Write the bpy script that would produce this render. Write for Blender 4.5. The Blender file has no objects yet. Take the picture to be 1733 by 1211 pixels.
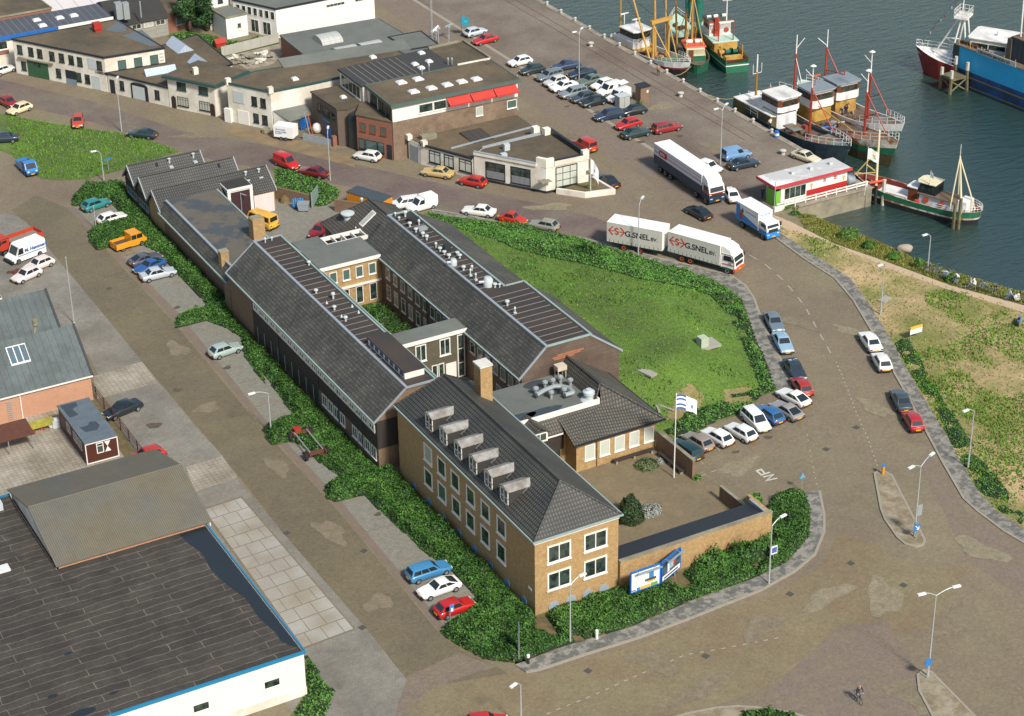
import bpy,bmesh,math,random
import numpy as np
from mathutils import Vector,Matrix
random.seed(7);RNG=np.random.default_rng(11)
S=bpy.context.scene;COL=S.collection;R=math.radians
# ---------------- camera, sky, sun, exposure
FPX,TH,RO,HD,H0=3502.407,0.4999474,-0.01458,0.4976104,110.0
CAMX,CAMY=-74.51,-133.47
_f=Vector((math.sin(HD),math.cos(HD),0))
_fw=_f*math.cos(TH)-Vector((0,0,1))*math.sin(TH)
_r=_fw.cross(Vector((0,0,1))).normalized();_u=_r.cross(_fw)
_r2=_r*math.cos(RO)+_u*math.sin(RO);_u2=-_r*math.sin(RO)+_u*math.cos(RO)
cd=bpy.data.cameras.new('camera');cam=bpy.data.objects.new('camera',cd);COL.objects.link(cam)
cd.sensor_width=36;cd.sensor_fit='HORIZONTAL';cd.lens=FPX/1733*36;cd.clip_start=1;cd.clip_end=4000
mw=Matrix((_r2,_u2,-_fw)).transposed().to_4x4();mw.translation=(CAMX,CAMY,H0)
cam.matrix_world=mw;S.camera=cam
SUN_EL,SUN_AZ=43.0,176.0
wd=bpy.data.worlds.new('World');S.world=wd;wd.use_nodes=True
nt=wd.node_tree;sky=nt.nodes.new('ShaderNodeTexSky');sky.sky_type='NISHITA';sky.sun_disc=False
sky.sun_elevation=R(SUN_EL);sky.sun_rotation=R(SUN_AZ);sky.air_density=1.3;sky.dust_density=1.5;sky.ozone_density=1.0
bg=nt.nodes['Background'];bg.inputs[1].default_value=0.098;nt.links.new(sky.outputs[0],bg.inputs[0])
sd=bpy.data.lights.new('sun','SUN');sd.energy=3.8;sd.angle=R(8.0);sd.color=(1,.96,.89)
sun=bpy.data.objects.new('sun',sd);COL.objects.link(sun)
_sv=Vector((math.sin(R(SUN_AZ))*math.cos(R(SUN_EL)),math.cos(R(SUN_AZ))*math.cos(R(SUN_EL)),math.sin(R(SUN_EL))))
sun.rotation_euler=_sv.to_track_quat('Z','Y').to_euler();sun.location=(0,-80,120)
S.view_settings.view_transform='Standard';S.view_settings.look='None';S.view_settings.exposure=0.46;S.view_settings.gamma=1
# ---------------- helpers
def P(x,y,z=0.0):
 d=_fw*FPX+_r2*(x-866.5)-_u2*(y-605.5)
 t=(z-H0)/d.z
 return Vector((CAMX,CAMY,H0))+d*t
def P2(x,y,z=0.0):
 p=P(x,y,z);return(p.x,p.y)
def PP(s,z=0.0):
 """string of pixel pairs -> list of ground points"""
 n=[float(a)for a in s.replace(',',' ').split()]
 return[P2(n[i],n[i+1],z)for i in range(0,len(n),2)]
def lin(h):
 if not isinstance(h,str):return h
 c=[int(h[i:i+2],16)/255 for i in(0,2,4)]
 return tuple(v/12.92 if v<=.04045 else((v+.055)/1.055)**2.4 for v in c)
MATS={}
def mat(name,col,rough=.75,var=.12,ns=1.5,bump=0,tex=None,metal=0,coat=0,col2=None,big=0,island=0,spec=.5,c2s=.15,c2w=.12,trans=0,fine=.5,grain=0,wob=0):
 """procedural material: base colour, noise variation, optional second colour in patches, optional pattern in metric UV"""
 if name in MATS:return MATS[name]
 m=bpy.data.materials.new(name);m.use_nodes=True;t=m.node_tree;N=t.nodes;L=t.links
 b=N['Principled BSDF'];b.inputs['Roughness'].default_value=rough;b.inputs['Metallic'].default_value=metal
 b.inputs['Coat Weight'].default_value=coat;b.inputs['Specular IOR Level'].default_value=spec
 c=lin(col);m.diffuse_color=(*c,1)
 geo=N.new('ShaderNodeNewGeometry')
 out=None
 def mix(fac,a,bb,mode='MIX'):
  x=N.new('ShaderNodeMix');x.data_type='RGBA';x.blend_type=mode
  for s,v in((x.inputs[0],fac),(x.inputs[6],a),(x.inputs[7],bb)):
   if hasattr(v,'links'):L.new(v,s)
   elif isinstance(v,(int,float)):s.default_value=v
   else:s.default_value=(*v,1)
  return x.outputs[2]
 def noise(sc,det=4,ro=.6):
  n=N.new('ShaderNodeTexNoise');n.inputs['Scale'].default_value=sc;n.inputs['Detail'].default_value=det;n.inputs['Roughness'].default_value=ro
  L.new(geo.outputs['Position'],n.inputs['Vector']);return n.outputs[0]
 def ramp(v,a,bb):
  r=N.new('ShaderNodeMapRange');r.inputs[1].default_value=a;r.inputs[2].default_value=bb;L.new(v,r.inputs[0]);return r.outputs[0]
 out=c
 if col2 is not None:out=mix(ramp(noise(c2s,6,.65),.5-c2w,.5+c2w),c,lin(col2))
 if var:
  n=ramp(noise(ns,5,.7),.25,.75)
  out=mix(n,mix(1.0,out,(1-var,)*3,'MULTIPLY'),mix(1.0,out,(1+var,)*3,'MULTIPLY'))
  if fine:
   n2=ramp(noise(ns*6,3,.7),.25,.75)
   q=var*fine
   out=mix(n2,mix(1.0,out,(1-q,)*3,'MULTIPLY'),mix(1.0,out,(1+q,)*3,'MULTIPLY'))
 if grain:
  for sc_,g_ in((6.5,grain),(2.2,grain*.85)):
   n3=ramp(noise(sc_,3,.8),.32,.68)
   out=mix(n3,mix(1.0,out,(1-g_,)*3,'MULTIPLY'),mix(1.0,out,(1+g_,)*3,'MULTIPLY'))
 if big:
  n=ramp(noise(.07,4,.6),.35,.65)
  out=mix(n,mix(1.0,out,(1-big,)*3,'MULTIPLY'),mix(1.0,out,(1+big,)*3,'MULTIPLY'))
 if island:
  r=N.new('ShaderNodeMapRange');r.inputs[3].default_value=1-island;r.inputs[4].default_value=1+island
  L.new(geo.outputs['Random Per Island'],r.inputs[0])
  cc=N.new('ShaderNodeCombineColor')
  for k in range(3):L.new(r.outputs[0],cc.inputs[k])
  out=mix(1.0,out,cc.outputs[0],'MULTIPLY')
 if tex:
  bw,bh,ms,dark,v2=tex[:5];off=tex[5]if len(tex)>5 else .5
  uv=N.new('ShaderNodeUVMap');bt=N.new('ShaderNodeTexBrick')
  bt.inputs['Scale'].default_value=1;bt.inputs['Brick Width'].default_value=bw;bt.inputs['Row Height'].default_value=bh
  bt.inputs['Mortar Size'].default_value=ms;bt.inputs['Mortar Smooth'].default_value=.3;bt.offset=off
  c1=tex[6]if len(tex)>6 else 1.0;bt.inputs['Color1'].default_value=(c1,c1,c1,1);bt.inputs['Color2'].default_value=(v2,v2,v2,1);bt.inputs['Mortar'].default_value=(dark,dark,dark,1)
  if wob:
   nz=N.new('ShaderNodeTexNoise');nz.inputs['Scale'].default_value=.45;nz.inputs['Detail'].default_value=4;L.new(geo.outputs['Position'],nz.inputs['Vector'])
   va=N.new('ShaderNodeVectorMath');va.operation='MULTIPLY_ADD';va.inputs[1].default_value=(wob,)*3;L.new(nz.outputs[1],va.inputs[0]);L.new(uv.outputs[0],va.inputs[2]);L.new(va.outputs[0],bt.inputs['Vector'])
  else:L.new(uv.outputs[0],bt.inputs['Vector'])
  out=mix(1.0,out,bt.outputs[0],'MULTIPLY')
  if bump:
   bp=N.new('ShaderNodeBump');bp.inputs['Strength'].default_value=.6;bp.inputs['Distance'].default_value=bump
   L.new(bt.outputs[0],bp.inputs['Height']);L.new(bp.outputs[0],b.inputs['Normal'])
 elif bump:
  bp=N.new('ShaderNodeBump');bp.inputs['Strength'].default_value=.6;bp.inputs['Distance'].default_value=bump
  L.new(noise(ns*2,4,.7),bp.inputs['Height']);L.new(bp.outputs[0],b.inputs['Normal'])
 if hasattr(out,'links'):L.new(out,b.inputs['Base Color'])
 else:b.inputs['Base Color'].default_value=(*out,1)
 if trans:
  b.inputs['Subsurface Weight'].default_value=0
 MATS[name]=m;return m
ORG={}
def tag(o,label=None,cat=None,group=None,kind=None):
 if label:o['label']=label
 if cat:o['category']=cat
 if group:o['group']=group
 if kind:o['kind']=kind
 return o
def thing(name,label,cat,loc=(0,0,0),rz=0,group=None):
 o=bpy.data.objects.new(name,None);COL.objects.link(o);o.empty_display_size=.3
 o.location=loc;o.rotation_euler=(0,0,rz);ORG[o.name]=Vector(loc)
 return tag(o,label,cat,group)
class MB:
 def __init__(s):s.v=[];s.f=[];s.m=[];s.uvs={}
 def add(s,vs,fs,m=0):
  n=len(s.v);s.v+=[tuple(v)for v in vs];s.f+=[tuple(n+i for i in f)for f in fs];s.m+=[m]*len(fs);return s
 def box(s,x0,x1,y0,y1,z0,z1,m=0):
  return s.add([(x0,y0,z0),(x1,y0,z0),(x1,y1,z0),(x0,y1,z0),(x0,y0,z1),(x1,y0,z1),(x1,y1,z1),(x0,y1,z1)],[(3,2,1,0),(4,5,6,7),(0,1,5,4),(1,2,6,5),(2,3,7,6),(3,0,4,7)],m)
 def cbox(s,c,d,rz=0,m=0):
  co,si=math.cos(rz),math.sin(rz);a,b,h=d[0]/2,d[1]/2,d[2]
  pts=[(c[0]+x*co-y*si,c[1]+x*si+y*co)for x,y in((-a,-b),(a,-b),(a,b),(-a,b))]
  return s.prism(pts,c[2],c[2]+h,m)
 def wbox(s,p0,d,u0,u1,z0,z1,t0,t1,m=0):
  """box against a wall: p0 start, d unit direction, thickness from t0 to t1 along the outward normal"""
  n=(d[1],-d[0]);q=lambda u,t:(p0[0]+d[0]*u+n[0]*t,p0[1]+d[1]*u+n[1]*t)
  return s.prism([q(u0,t1),q(u1,t1),q(u1,t0),q(u0,t0)],z0,z1,m)
 def prism(s,pts,z0,z1,m=0):
  n=len(pts);A=sum(pts[i][0]*pts[(i+1)%n][1]-pts[(i+1)%n][0]*pts[i][1]for i in range(n))
  if A<0:pts=pts[::-1]
  f0=(lambda p:z0)if not callable(z0)else z0;f1=(lambda p:z1)if not callable(z1)else z1
  vs=[(p[0],p[1],f0(p))for p in pts]+[(p[0],p[1],f1(p))for p in pts]
  fs=[tuple(range(n-1,-1,-1)),tuple(range(n,2*n))]+[(i,(i+1)%n,n+(i+1)%n,n+i)for i in range(n)]
  return s.add(vs,fs,m)
 def slab(s,pts,t=.16,m=0):
  n=len(pts);a=Vector((0,0,0))
  for i in range(n):a+=Vector(pts[i]).cross(Vector(pts[(i+1)%n]))
  if a.z<0:pts=pts[::-1]
  vs=[tuple(p)for p in pts]+[(p[0],p[1],p[2]-t)for p in pts]
  fs=[tuple(range(n)),tuple(range(2*n-1,n-1,-1))]+[((i+1)%n,i,n+i,n+(i+1)%n)for i in range(n)]
  return s.add(vs,fs,m)
 def tube(s,a,b,r0,r1=None,n=6,m=0):
  r1=r0 if r1 is None else r1;a=Vector(a);b=Vector(b);d=(b-a)
  if d.length<1e-6:return s
  d.normalize();x=d.orthogonal().normalized();y=d.cross(x)
  c=[(math.cos(2*math.pi*i/n),math.sin(2*math.pi*i/n))for i in range(n)]
  vs=[a+(x*p+y*q)*r0 for p,q in c]+[b+(x*p+y*q)*r1 for p,q in c]
  return s.add(vs,[(i,(i+1)%n,n+(i+1)%n,n+i)for i in range(n)]+[tuple(range(n-1,-1,-1)),tuple(range(n,2*n))],m)
 def path(s,pts,r,n=6,m=0):
  for a,b in zip(pts,pts[1:]):s.tube(a,b,r,r,n,m)
  return s
 def lathe(s,prof,c=(0,0,0),n=12,axis='z',m=0):
  vs=[];k=len(prof)
  for i in range(n):
   a=2*math.pi*i/n;co,si=math.cos(a),math.sin(a)
   for r,h in prof:
    p=(r*co,r*si,h)if axis=='z' else((h,r*co,r*si)if axis=='x' else(r*si,h,r*co))
    vs.append((c[0]+p[0],c[1]+p[1],c[2]+p[2]))
  fs=[(i*k+j,((i+1)%n)*k+j,((i+1)%n)*k+j+1,i*k+j+1)for i in range(n)for j in range(k-1)]
  fs+=[tuple(((n-1-i)*k)for i in range(n)),tuple(i*k+k-1 for i in range(n))]
  return s.add(vs,fs,m)
 def loft(s,secs,cap=True,closed=True,m=0):
  k=len(secs[0]);vs=[p for q in secs for p in q];fs=[]
  for i in range(len(secs)-1):
   for j in range(k if closed else k-1):
    fs.append((i*k+j,i*k+(j+1)%k,(i+1)*k+(j+1)%k,(i+1)*k+j))
  if cap:fs+=[tuple(range(k-1,-1,-1)),tuple((len(secs)-1)*k+j for j in range(k))]
  return s.add(vs,fs,m)
 def ribbon(s,pts,w,z0,z1,m=0,closed=False):
  """kerb-like strip of width w along a 2-D line, mitred"""
  L=offset(pts,w/2,closed);Rr=offset(pts,-w/2,closed);n=len(pts)
  for i in range(n if closed else n-1):
   j=(i+1)%n;s.prism([L[i],L[j],Rr[j],Rr[i]],z0,z1,m)
  return s
 def build(s,name,mats,parent=None,smooth=False,world=True,label=None,autos=None,fixn=False):
  o_=Vector((0,0,0))
  if parent is not None and world:o_=ORG.get(parent.name,Vector((0,0,0)))
  me=bpy.data.meshes.new(name)
  me.from_pydata([(v[0]-o_.x,v[1]-o_.y,v[2]-o_.z)for v in s.v],[],s.f)
  for mm in(mats if isinstance(mats,(list,tuple))else[mats]):me.materials.append(mm)
  if len(me.materials)>1:me.polygons.foreach_set('material_index',s.m)
  if fixn:
   bm=bmesh.new();bm.from_mesh(me);bmesh.ops.recalc_face_normals(bm,faces=bm.faces);bm.to_mesh(me);bm.free()
  uv=me.uv_layers.new(name='UVMap').data
  vv=me.vertices
  for p in me.polygons:
   n=p.normal
   if abs(n.z)>.985:U=Vector((1,0,0));V=Vector((0,1,0))
   else:
    U=Vector((-n.y,n.x,0)).normalized();V=n.cross(U)
   for li in p.loop_indices:
    c=vv[me.loops[li].vertex_index].co;c=Vector((c.x+o_.x,c.y+o_.y,c.z+o_.z));uv[li].uv=(c.dot(U),c.dot(V))
  if smooth:
   me.polygons.foreach_set('use_smooth',[True]*len(me.polygons))
  o=bpy.data.objects.new(name,me);COL.objects.link(o)
  if smooth and autos:
   me.set_sharp_from_angle(angle=R(autos))
  if parent is not None:o.parent=parent;ORG[o.name]=o_
  if label:o['label']=label
  return o
def offset(pts,d,closed=False):
 n=len(pts);out=[]
 for i in range(n):
  p=Vector(pts[i]).to_2d()
  a=Vector(pts[i-1]).to_2d()if(closed or i>0)else None;b=Vector(pts[(i+1)%n]).to_2d()if(closed or i<n-1)else None
  ds=[v.normalized()for v in([p-a]if a is not None else[])+([b-p]if b is not None else[])if v.length>1e-6]
  ns=[Vector((-v.y,v.x))for v in ds];nn=sum(ns,Vector((0,0)))
  nn.normalize();k=max(.5,nn.dot(ns[0]));q=p+nn*(d/k);out.append((q.x,q.y))
 return out
def kids(o):return[c for c in o.children]
def copy_tree(o,parent=None):
 c=o.copy();COL.objects.link(c);c.parent=parent;ORG[c.name]=Vector(c.location)
 for ch in o.children:copy_tree(ch,c)
 return c
def struct(mb,name,m,label=None,**k):
 o=mb.build(name,m,**k);return tag(o,label or name.replace('_',' '),None,None,'structure')
def inpoly(x,y,poly):
 r=np.zeros(len(x),bool);n=len(poly)
 for i in range(n):
  x0,y0=poly[i];x1,y1=poly[(i+1)%n]
  if y0==y1:continue
  c=((y0>y)!=(y1>y))&(x<(x1-x0)*(y-y0)/(y1-y0)+x0);r^=c
 return r
def sample(poly,dens):
 a=np.array(poly);lo,hi=a.min(0),a.max(0);n=int((hi-lo).prod()*dens)
 q=lo+RNG.random((n,2))*(hi-lo);k=inpoly(q[:,0],q[:,1],poly);return q[k]
def edgedist(q,poly):
 d=np.full(len(q),1e9);n=len(poly)
 for i in range(n):
  a=np.array(poly[i]);b=np.array(poly[(i+1)%n]);ab=b-a;L=(ab**2).sum()
  if L<1e-9:continue
  t=np.clip(((q-a)@ab)/L,0,1);d=np.minimum(d,np.hypot(*(q-a-t[:,None]*ab).T))
 return d
def vnoise(q,s,seed=0):
 """smooth value noise on 2-D points, 0..1"""
 g=np.random.default_rng(seed).random((256,256));p=np.asarray(q)/s+1000.0;i=np.floor(p).astype(int);f=p-i;f=f*f*(3-2*f)
 G=lambda a,b:g[a%256,b%256]
 return(G(i[:,0],i[:,1])*(1-f[:,0])+G(i[:,0]+1,i[:,1])*f[:,0])*(1-f[:,1])+(G(i[:,0],i[:,1]+1)*(1-f[:,0])+G(i[:,0]+1,i[:,1]+1)*f[:,0])*f[:,1]
def quads(name,V,m,parent=None):
 """numpy array (n,4,3) of loose quads -> mesh object"""
 n=len(V);me=bpy.data.meshes.new(name);me.vertices.add(n*4);me.vertices.foreach_set('co',V.reshape(-1).astype(np.float32))
 me.loops.add(n*4);me.loops.foreach_set('vertex_index',np.arange(n*4,dtype=np.int32));me.polygons.add(n)
 me.polygons.foreach_set('loop_start',np.arange(0,n*4,4,dtype=np.int32));me.update(calc_edges=True);me.validate()
 for mm in(m if isinstance(m,list)else[m]):me.materials.append(mm)
 if isinstance(m,list)and len(m)>1:me.polygons.foreach_set('material_index',RNG.integers(0,len(m),n).astype(np.int32))
 o=bpy.data.objects.new(name,me);COL.objects.link(o)
 if parent is not None:o.parent=parent
 return o
def leafquads(C,nrm,size,jit=.6):
 """leaf quads at centres C facing roughly nrm"""
 n=len(C);N_=nrm+RNG.normal(0,jit,(n,3));N_/=np.linalg.norm(N_,axis=1)[:,None]+1e-9
 t=RNG.normal(0,1,(n,3));U=np.cross(N_,t);U/=np.linalg.norm(U,axis=1)[:,None]+1e-9;V=np.cross(N_,U)
 s=(size*(.6+.8*RNG.random(n)))[:,None]
 return np.stack([C-U*s*.5,C-V*s*.32+U*s*.05,C+U*s*.5,C+V*s*.32],1)
 # ---------------- materials
M_road=mat('brick_paving','7d7359',.85,.10,.5,col2='796a58',c2s=.06,c2w=.15,big=.10,tex=(.22,.11,.012,.72,.86),fine=1.2,grain=0.16)
M_road2=mat('street_paving','746a5b',.85,.09,.5,col2='665650',c2s=.08,big=.09,tex=(.22,.11,.012,.75,.88),fine=1.2,grain=0.16)
M_purple=mat('purple_brick_paving','776a5d',.85,.10,.7,col2='7b6c5a',c2s=.4,c2w=.1,tex=(.22,.11,.012,.75,.88),fine=1.2,grain=0.16)
M_tanpave=mat('sandy_brick_paving','7f7457',.85,.10,.6,col2='7b6a50',c2s=.1,big=.06,tex=(.22,.11,.012,.72,.86),fine=1.2,grain=0.16)
M_quay=mat('quay_paving','7f7465',.85,.10,.5,col2='6c5e51',c2s=.08,big=.08,tex=(.22,.11,.012,.75,.88),fine=1.2,grain=0.16)
M_grey=mat('grey_paving','868074',.85,.12,.8,col2='706b60',c2s=.12,big=.07,tex=(.3,.3,.02,.8,.9),fine=.9,grain=0.12)
M_bay=mat('parking_bay_paving','7e7b70',.85,.14,1.2,col2='7f7a6b',c2s=.2,tex=(.3,.15,.015,.75,.88),fine=.9,grain=0.16)
M_walk=mat('pavement_tiles','66645c',.85,.15,1.2,col2='8a857a',c2s=1.1,c2w=.05,tex=(.6,.3,.02,.75,.82),fine=.9,grain=0.1)
M_slab=mat('concrete_slabs','9d9a91',.85,.12,1.0,col2='89806f',c2s=.25,fine=.9,big=.08)
M_yard=mat('yard_pavers','a59c8c',.85,.12,1.0,col2='857b69',c2s=.2,tex=(.5,.5,.04,.62,.88,0),fine=.9)
M_court=mat('court_paving','7f7054',.85,.10,.8,col2='72654e',c2s=.15,tex=(.22,.11,.012,.75,.88),big=.06,grain=0.14)
M_kerb=mat('kerb_stone','8f8777',.8,.12,1.5)
M_white_paint=mat('road_marking_paint','9a9384',.7,.15,2.5)
M_grass=mat('grass_turf','566b2b',.9,.22,.8,col2='4a592a',c2s=.12,big=.12,fine=1.2,grain=0.2)
M_dry=mat('dry_field','a8906a',.95,.16,.5,col2='6f7038',c2s=.09,c2w=.09,big=.1,fine=1.2,grain=0.2)
M_sand=mat('sand_path','b09a7d',.95,.1,.6,fine=.8)
M_soil=mat('soil','6d5a40',.95,.25,1.2,col2='55522c',c2s=.8,grain=0.2)
M_blade=mat('grass_blades','5a8029',.8,.15,.3,island=.25,spec=.2,fine=0)
M_bladedry=mat('dry_blades','83804a',.8,.2,.3,island=.4,spec=.2,fine=0)
M_leaf=mat('shrub_leaves','345722',.6,.35,.35,island=.55,spec=.2,col2='46682a',c2s=.5,fine=0)
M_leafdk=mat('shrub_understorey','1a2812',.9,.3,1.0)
M_tan=mat('tan_brick','a8895c',.85,.12,1.5,grain=.2,tex=(.21,.065,.012,.82,.85),fine=1.5)
M_brown=mat('brown_brick','7e6650',.85,.1,1.5,grain=.1,tex=(.21,.065,.012,.85,.82),fine=1.5)
M_redbr=mat('red_brick','8d5f4d',.85,.08,1.5,tex=(.21,.065,.012,.85,.82),fine=1.5)
M_salmon=mat('salmon_brick','b98a6d',.85,.08,1.5,tex=(.21,.065,.012,.85,.86),fine=1.5)
M_slate=mat('slate_roof','625f55',.7,.14,.8,col2='4d4c45',c2s=.3,tex=(.45,.38,.06,.4,.6),bump=.02,fine=1.4)
M_tile=mat('pantile_roof','5c5a52',.62,.12,.6,col2='4a4944',c2s=.3,tex=(.3,.38,.08,.3,.85,0),bump=.05,fine=1)
M_pan2=mat('mossy_pantile_roof','6a6558',.7,.14,.6,col2='57544b',c2s=.3,tex=(.3,.38,.08,.32,.8,0),bump=.04,fine=1)
M_felt=mat('bitumen_felt','3e352e',.8,.14,.6,col2='332f2c',c2s=.15,c2w=.06,fine=.8)
M_feltdk=mat('dark_felt_roof','373430',.85,.13,.7,col2='312f2b',c2s=.12,fine=.9)
M_grav=mat('gravel_roof','62543f',.95,.2,.8,col2='4c4436',c2s=.12,big=.1,fine=1.2)
M_gravg=mat('grey_roof_felt','6a6c64',.85,.08,.5,col2='5d605a',c2s=.12,fine=.9)
M_puddle=mat('wet_roof','3c4246',.25,.08,.5,spec=.6)
M_lead=mat('lead_flashing','8c9296',.55,.14,1.2)
M_leadg=mat('green_lead','8b9c96',.6,.14,1.2)
M_white=mat('white_paint','ddd8ce',.6,.06,.8)
M_render=mat('white_render','d8d2c4',.8,.07,.5,col2='c3baa8',c2s=.35,c2w=.1)
M_whiteclad=mat('white_cladding','d9d4cc',.5,.03,.6,tex=(.28,50,.02,.8,.98,0))
M_frame=mat('white_window_frame','dcd6cc',.5,.04,2)
M_glass=mat('window_glass','1f2926',.08,.35,1.1,spec=.6,fine=0,col2='3d4a42',c2s=.9,c2w=.06)
M_glassg=mat('green_glass','4c625c',.12,.2,.5,spec=.6,fine=0)
M_curt=mat('curtained_glass','a8a99c',.3,.1,.8)
M_blind=mat('blind_glass','b9bcae',.3,.06,.8)
M_darkwood=mat('dark_timber','37302a',.8,.15,1,tex=(6,.14,.02,.6,.85))
M_brownwood=mat('weathered_boards','54443a',.8,.16,.6,col2='6a5a4c',c2s=.2,tex=(5,.2,.02,.6,.85))
M_blackfr=mat('dark_frame','22262b',.5,.1,2)
M_green=mat('green_paint','31543a',.5,.12,1)
M_greentrim=mat('teal_trim','2b4a48',.5,.1,1)
M_blue=mat('blue_paint','2361a8',.45,.08,1)
M_bluetrim=mat('blue_trim','1d7da8',.4,.05,1)
M_redpaint=mat('red_paint','a02c22',.5,.1,1)
M_orange=mat('orange_paint','d68420',.5,.08,1)
M_galv=mat('galvanised_steel','9aa09f',.45,.1,2,metal=.3)
M_vent=mat('white_vent','b2b8b7',.5,.1,2)
M_dark=mat('black_rubber','1c1b1a',.8,.1,2)
M_iron=mat('rusty_iron','5a3526',.85,.3,2)
M_conc=mat('concrete','8d8570',.9,.14,.5,col2='6f6a58',c2s=.3)
M_corr=mat('corrugated_sheet','65635a',.8,.12,.5,col2='6c6450',c2s=.2,tex=(.2,60,.06,.68,.95,0))
M_metalroof=mat('zinc_roof','525c5a',.55,.1,.8,col2='454d4b',c2s=.4,c2w=.08,tex=(.75,80,.035,.5,.92,0),grain=.12)
M_trunk=mat('bark','4b3b2c',.9,.2,2)
M_skin=mat('skin','b98468',.6,.05,3)
M_yellowplate=mat('yellow_plate','d9a21a',.5,.02,3)
M_tail=mat('tail_light_red','8d1712',.3,.02,3)
M_lampglass=mat('headlight_glass','d0d3d3',.15,.05,3)
M_tyre=mat('tyre','171717',.85,.1,3)
M_rim=mat('wheel_rim','8a8c8c',.4,.1,3,metal=.4)
M_trimdk=mat('dark_bumper','2a2b2c',.6,.1,3)
M_carglass=mat('car_glass','232b2e',.06,.1,.5,spec=.7,fine=0)
# ---------------- ground
coast=[(84,700),(84,61),(73,61)]+PP('1340 352 1361 386 1413 412 1480 435 1543 458 1608 482 1733 516')
e1=coast[-1]
coast+=[(e1[0]+60,e1[1]-28),(e1[0]+160,e1[1]-90)]
mb=MB();poly=coast+[(coast[-1][0],-300),(-400,-300),(-400,700)]
mb.add([(x,y,0)for x,y in poly],[tuple(range(len(poly)))])
g=struct(mb,'ground',M_road,'brown brick paved ground')
if g.data.polygons[0].normal.z<0:g.data.flip_normals()
mw_=bpy.data.materials.new('harbour_water');mw_.use_nodes=True;t=mw_.node_tree;b=t.nodes['Principled BSDF']
b.inputs['Base Color'].default_value=(.022,.046,.039,1);b.inputs['Roughness'].default_value=.05;b.inputs['IOR'].default_value=1.85
geo=t.nodes.new('ShaderNodeNewGeometry');mp=t.nodes.new('ShaderNodeMapping');mp.inputs['Rotation'].default_value=(0,0,R(-25));mp.inputs['Scale'].default_value=(.45,1.25,1)
n1=t.nodes.new('ShaderNodeTexNoise');n1.inputs['Scale'].default_value=.9;n1.inputs['Detail'].default_value=6;n1.inputs['Roughness'].default_value=.6
bp=t.nodes.new('ShaderNodeBump');bp.inputs['Strength'].default_value=.8;bp.inputs['Distance'].default_value=.4
t.links.new(geo.outputs['Position'],mp.inputs[0]);t.links.new(mp.outputs[0],n1.inputs['Vector']);t.links.new(n1.outputs[0],bp.inputs['Height']);t.links.new(bp.outputs[0],b.inputs['Normal'])
WZ=-2.5
mb=MB();mb.add([(55,-300,WZ),(700,-300,WZ),(700,800,WZ),(55,800,WZ)],[(0,1,2,3)]);struct(mb,'water',mw_,'grey green rippled harbour water')
mb=MB();mb.add([(50,-320,-9),(720,-320,-9),(720,820,-9),(50,820,-9)],[(0,1,2,3)]);struct(mb,'seabed',M_soil,'harbour bed')
mb=MB();mb.box(83.2,84.15,60.1,700,-8,-.004);mb.box(72,83.2,60.2,61.0,-8,-.004);o=mb.build('quay_wall',M_conc);tag(o,'stained concrete quay wall under the kiosk pier','wall',kind='structure')
mb=MB();mb.box(83.35,84.25,61.05,700,.002,.05);mb.box(72.5,84.25,60.05,61.04,.002,.18);struct(mb,'quay_coping',mat('coping_stone','857b6b',.85,.16,.6,col2='9a9080',c2s=.5,tex=(1.2,1.2,.03,.7,.9),grain=.14),'concrete coping along the quay edge')
top=PP('1340 352 1361 386 1413 412 1480 435 1543 458 1608 482 1733 516')+coast[-2:]
wl=[P2(x,y,WZ)for x,y in((1366,352),(1374,362),(1428,386),(1480,404),(1545,435),(1621,461),(1733,495))]
wl+=[(wl[-1][0]+60,wl[-1][1]-28),(wl[-1][0]+160,wl[-1][1]-90)]
def resamp(pts,n):
 p=np.array(pts);d=np.r_[0,np.cumsum(np.hypot(*np.diff(p,axis=0).T))];t=np.linspace(0,d[-1],n);return np.stack([np.interp(t,d,p[:,k])for k in(0,1)],1)
TB,WB=resamp(top,200),resamp(wl,200)
mb=MB();V=[];K=10
for i in range(200):
 dirv=WB[i]-TB[i]
 for j in range(K+1):
  f=j/8.0;z=.003+(WZ-.003)*f-(0 if j<=8 else .3*(j-8));q=TB[i]+dirv*f
  z+=.25*(vnoise(q[None,:],1.5,3)[0]-.5)*(1 if 0<j<9 else 0);V.append((q[0],q[1],z))
mb.add(V,[(i*(K+1)+j,i*(K+1)+j+1,(i+1)*(K+1)+j+1,(i+1)*(K+1)+j)for i in range(199)for j in range(K)])
M_bank=mat('bank_turf','6f6a30',.95,.25,.8,col2='4a4a2a',c2s=.3)
o=struct(mb,'grassy_bank',M_bank,'yellow green grassy bank down to the water',smooth=True,fixn=True)
def sheet(name,poly,z,m,label=None):
 mb=MB();n=len(poly);A=sum(poly[i][0]*poly[(i+1)%n][1]-poly[(i+1)%n][0]*poly[i][1]for i in range(n))
 if A<0:poly=poly[::-1]
 mb.add([(x,y,z)for x,y in poly],[tuple(range(n))]);return struct(mb,name,m,label)
def raised(name,poly,h,m,label=None):
 mb=MB();mb.prism(poly,-.05,h);return struct(mb,name,m,label)
sheet('street',PP('-260 70 10 136 160 172 310 222 480 250 600 277 720 305 905 343 1010 368 1050 385 1060 420 1000 405 900 388 740 355 600 318 480 292 330 264 160 207 10 172 -260 120'),.004,M_road2,'grey brown paved street past the white workshops')
sheet('tan_road',PP('500 905 745 1071 860 1135 915 1140 1100 1082 1300 1005 1390 960 1420 900 1480 920 1550 960 1640 960 1580 1060 1420 1100 1250 1180 1020 1260 700 1260 715 1165'),.004,M_tanpave,'sandy brick junction')
M_left=mat('side_street_paving','71674e',.85,.1,.6,col2='665c49',c2s=.1,big=.08,tex=(.22,.11,.012,.72,.86),fine=1.2,grain=.16)
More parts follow.
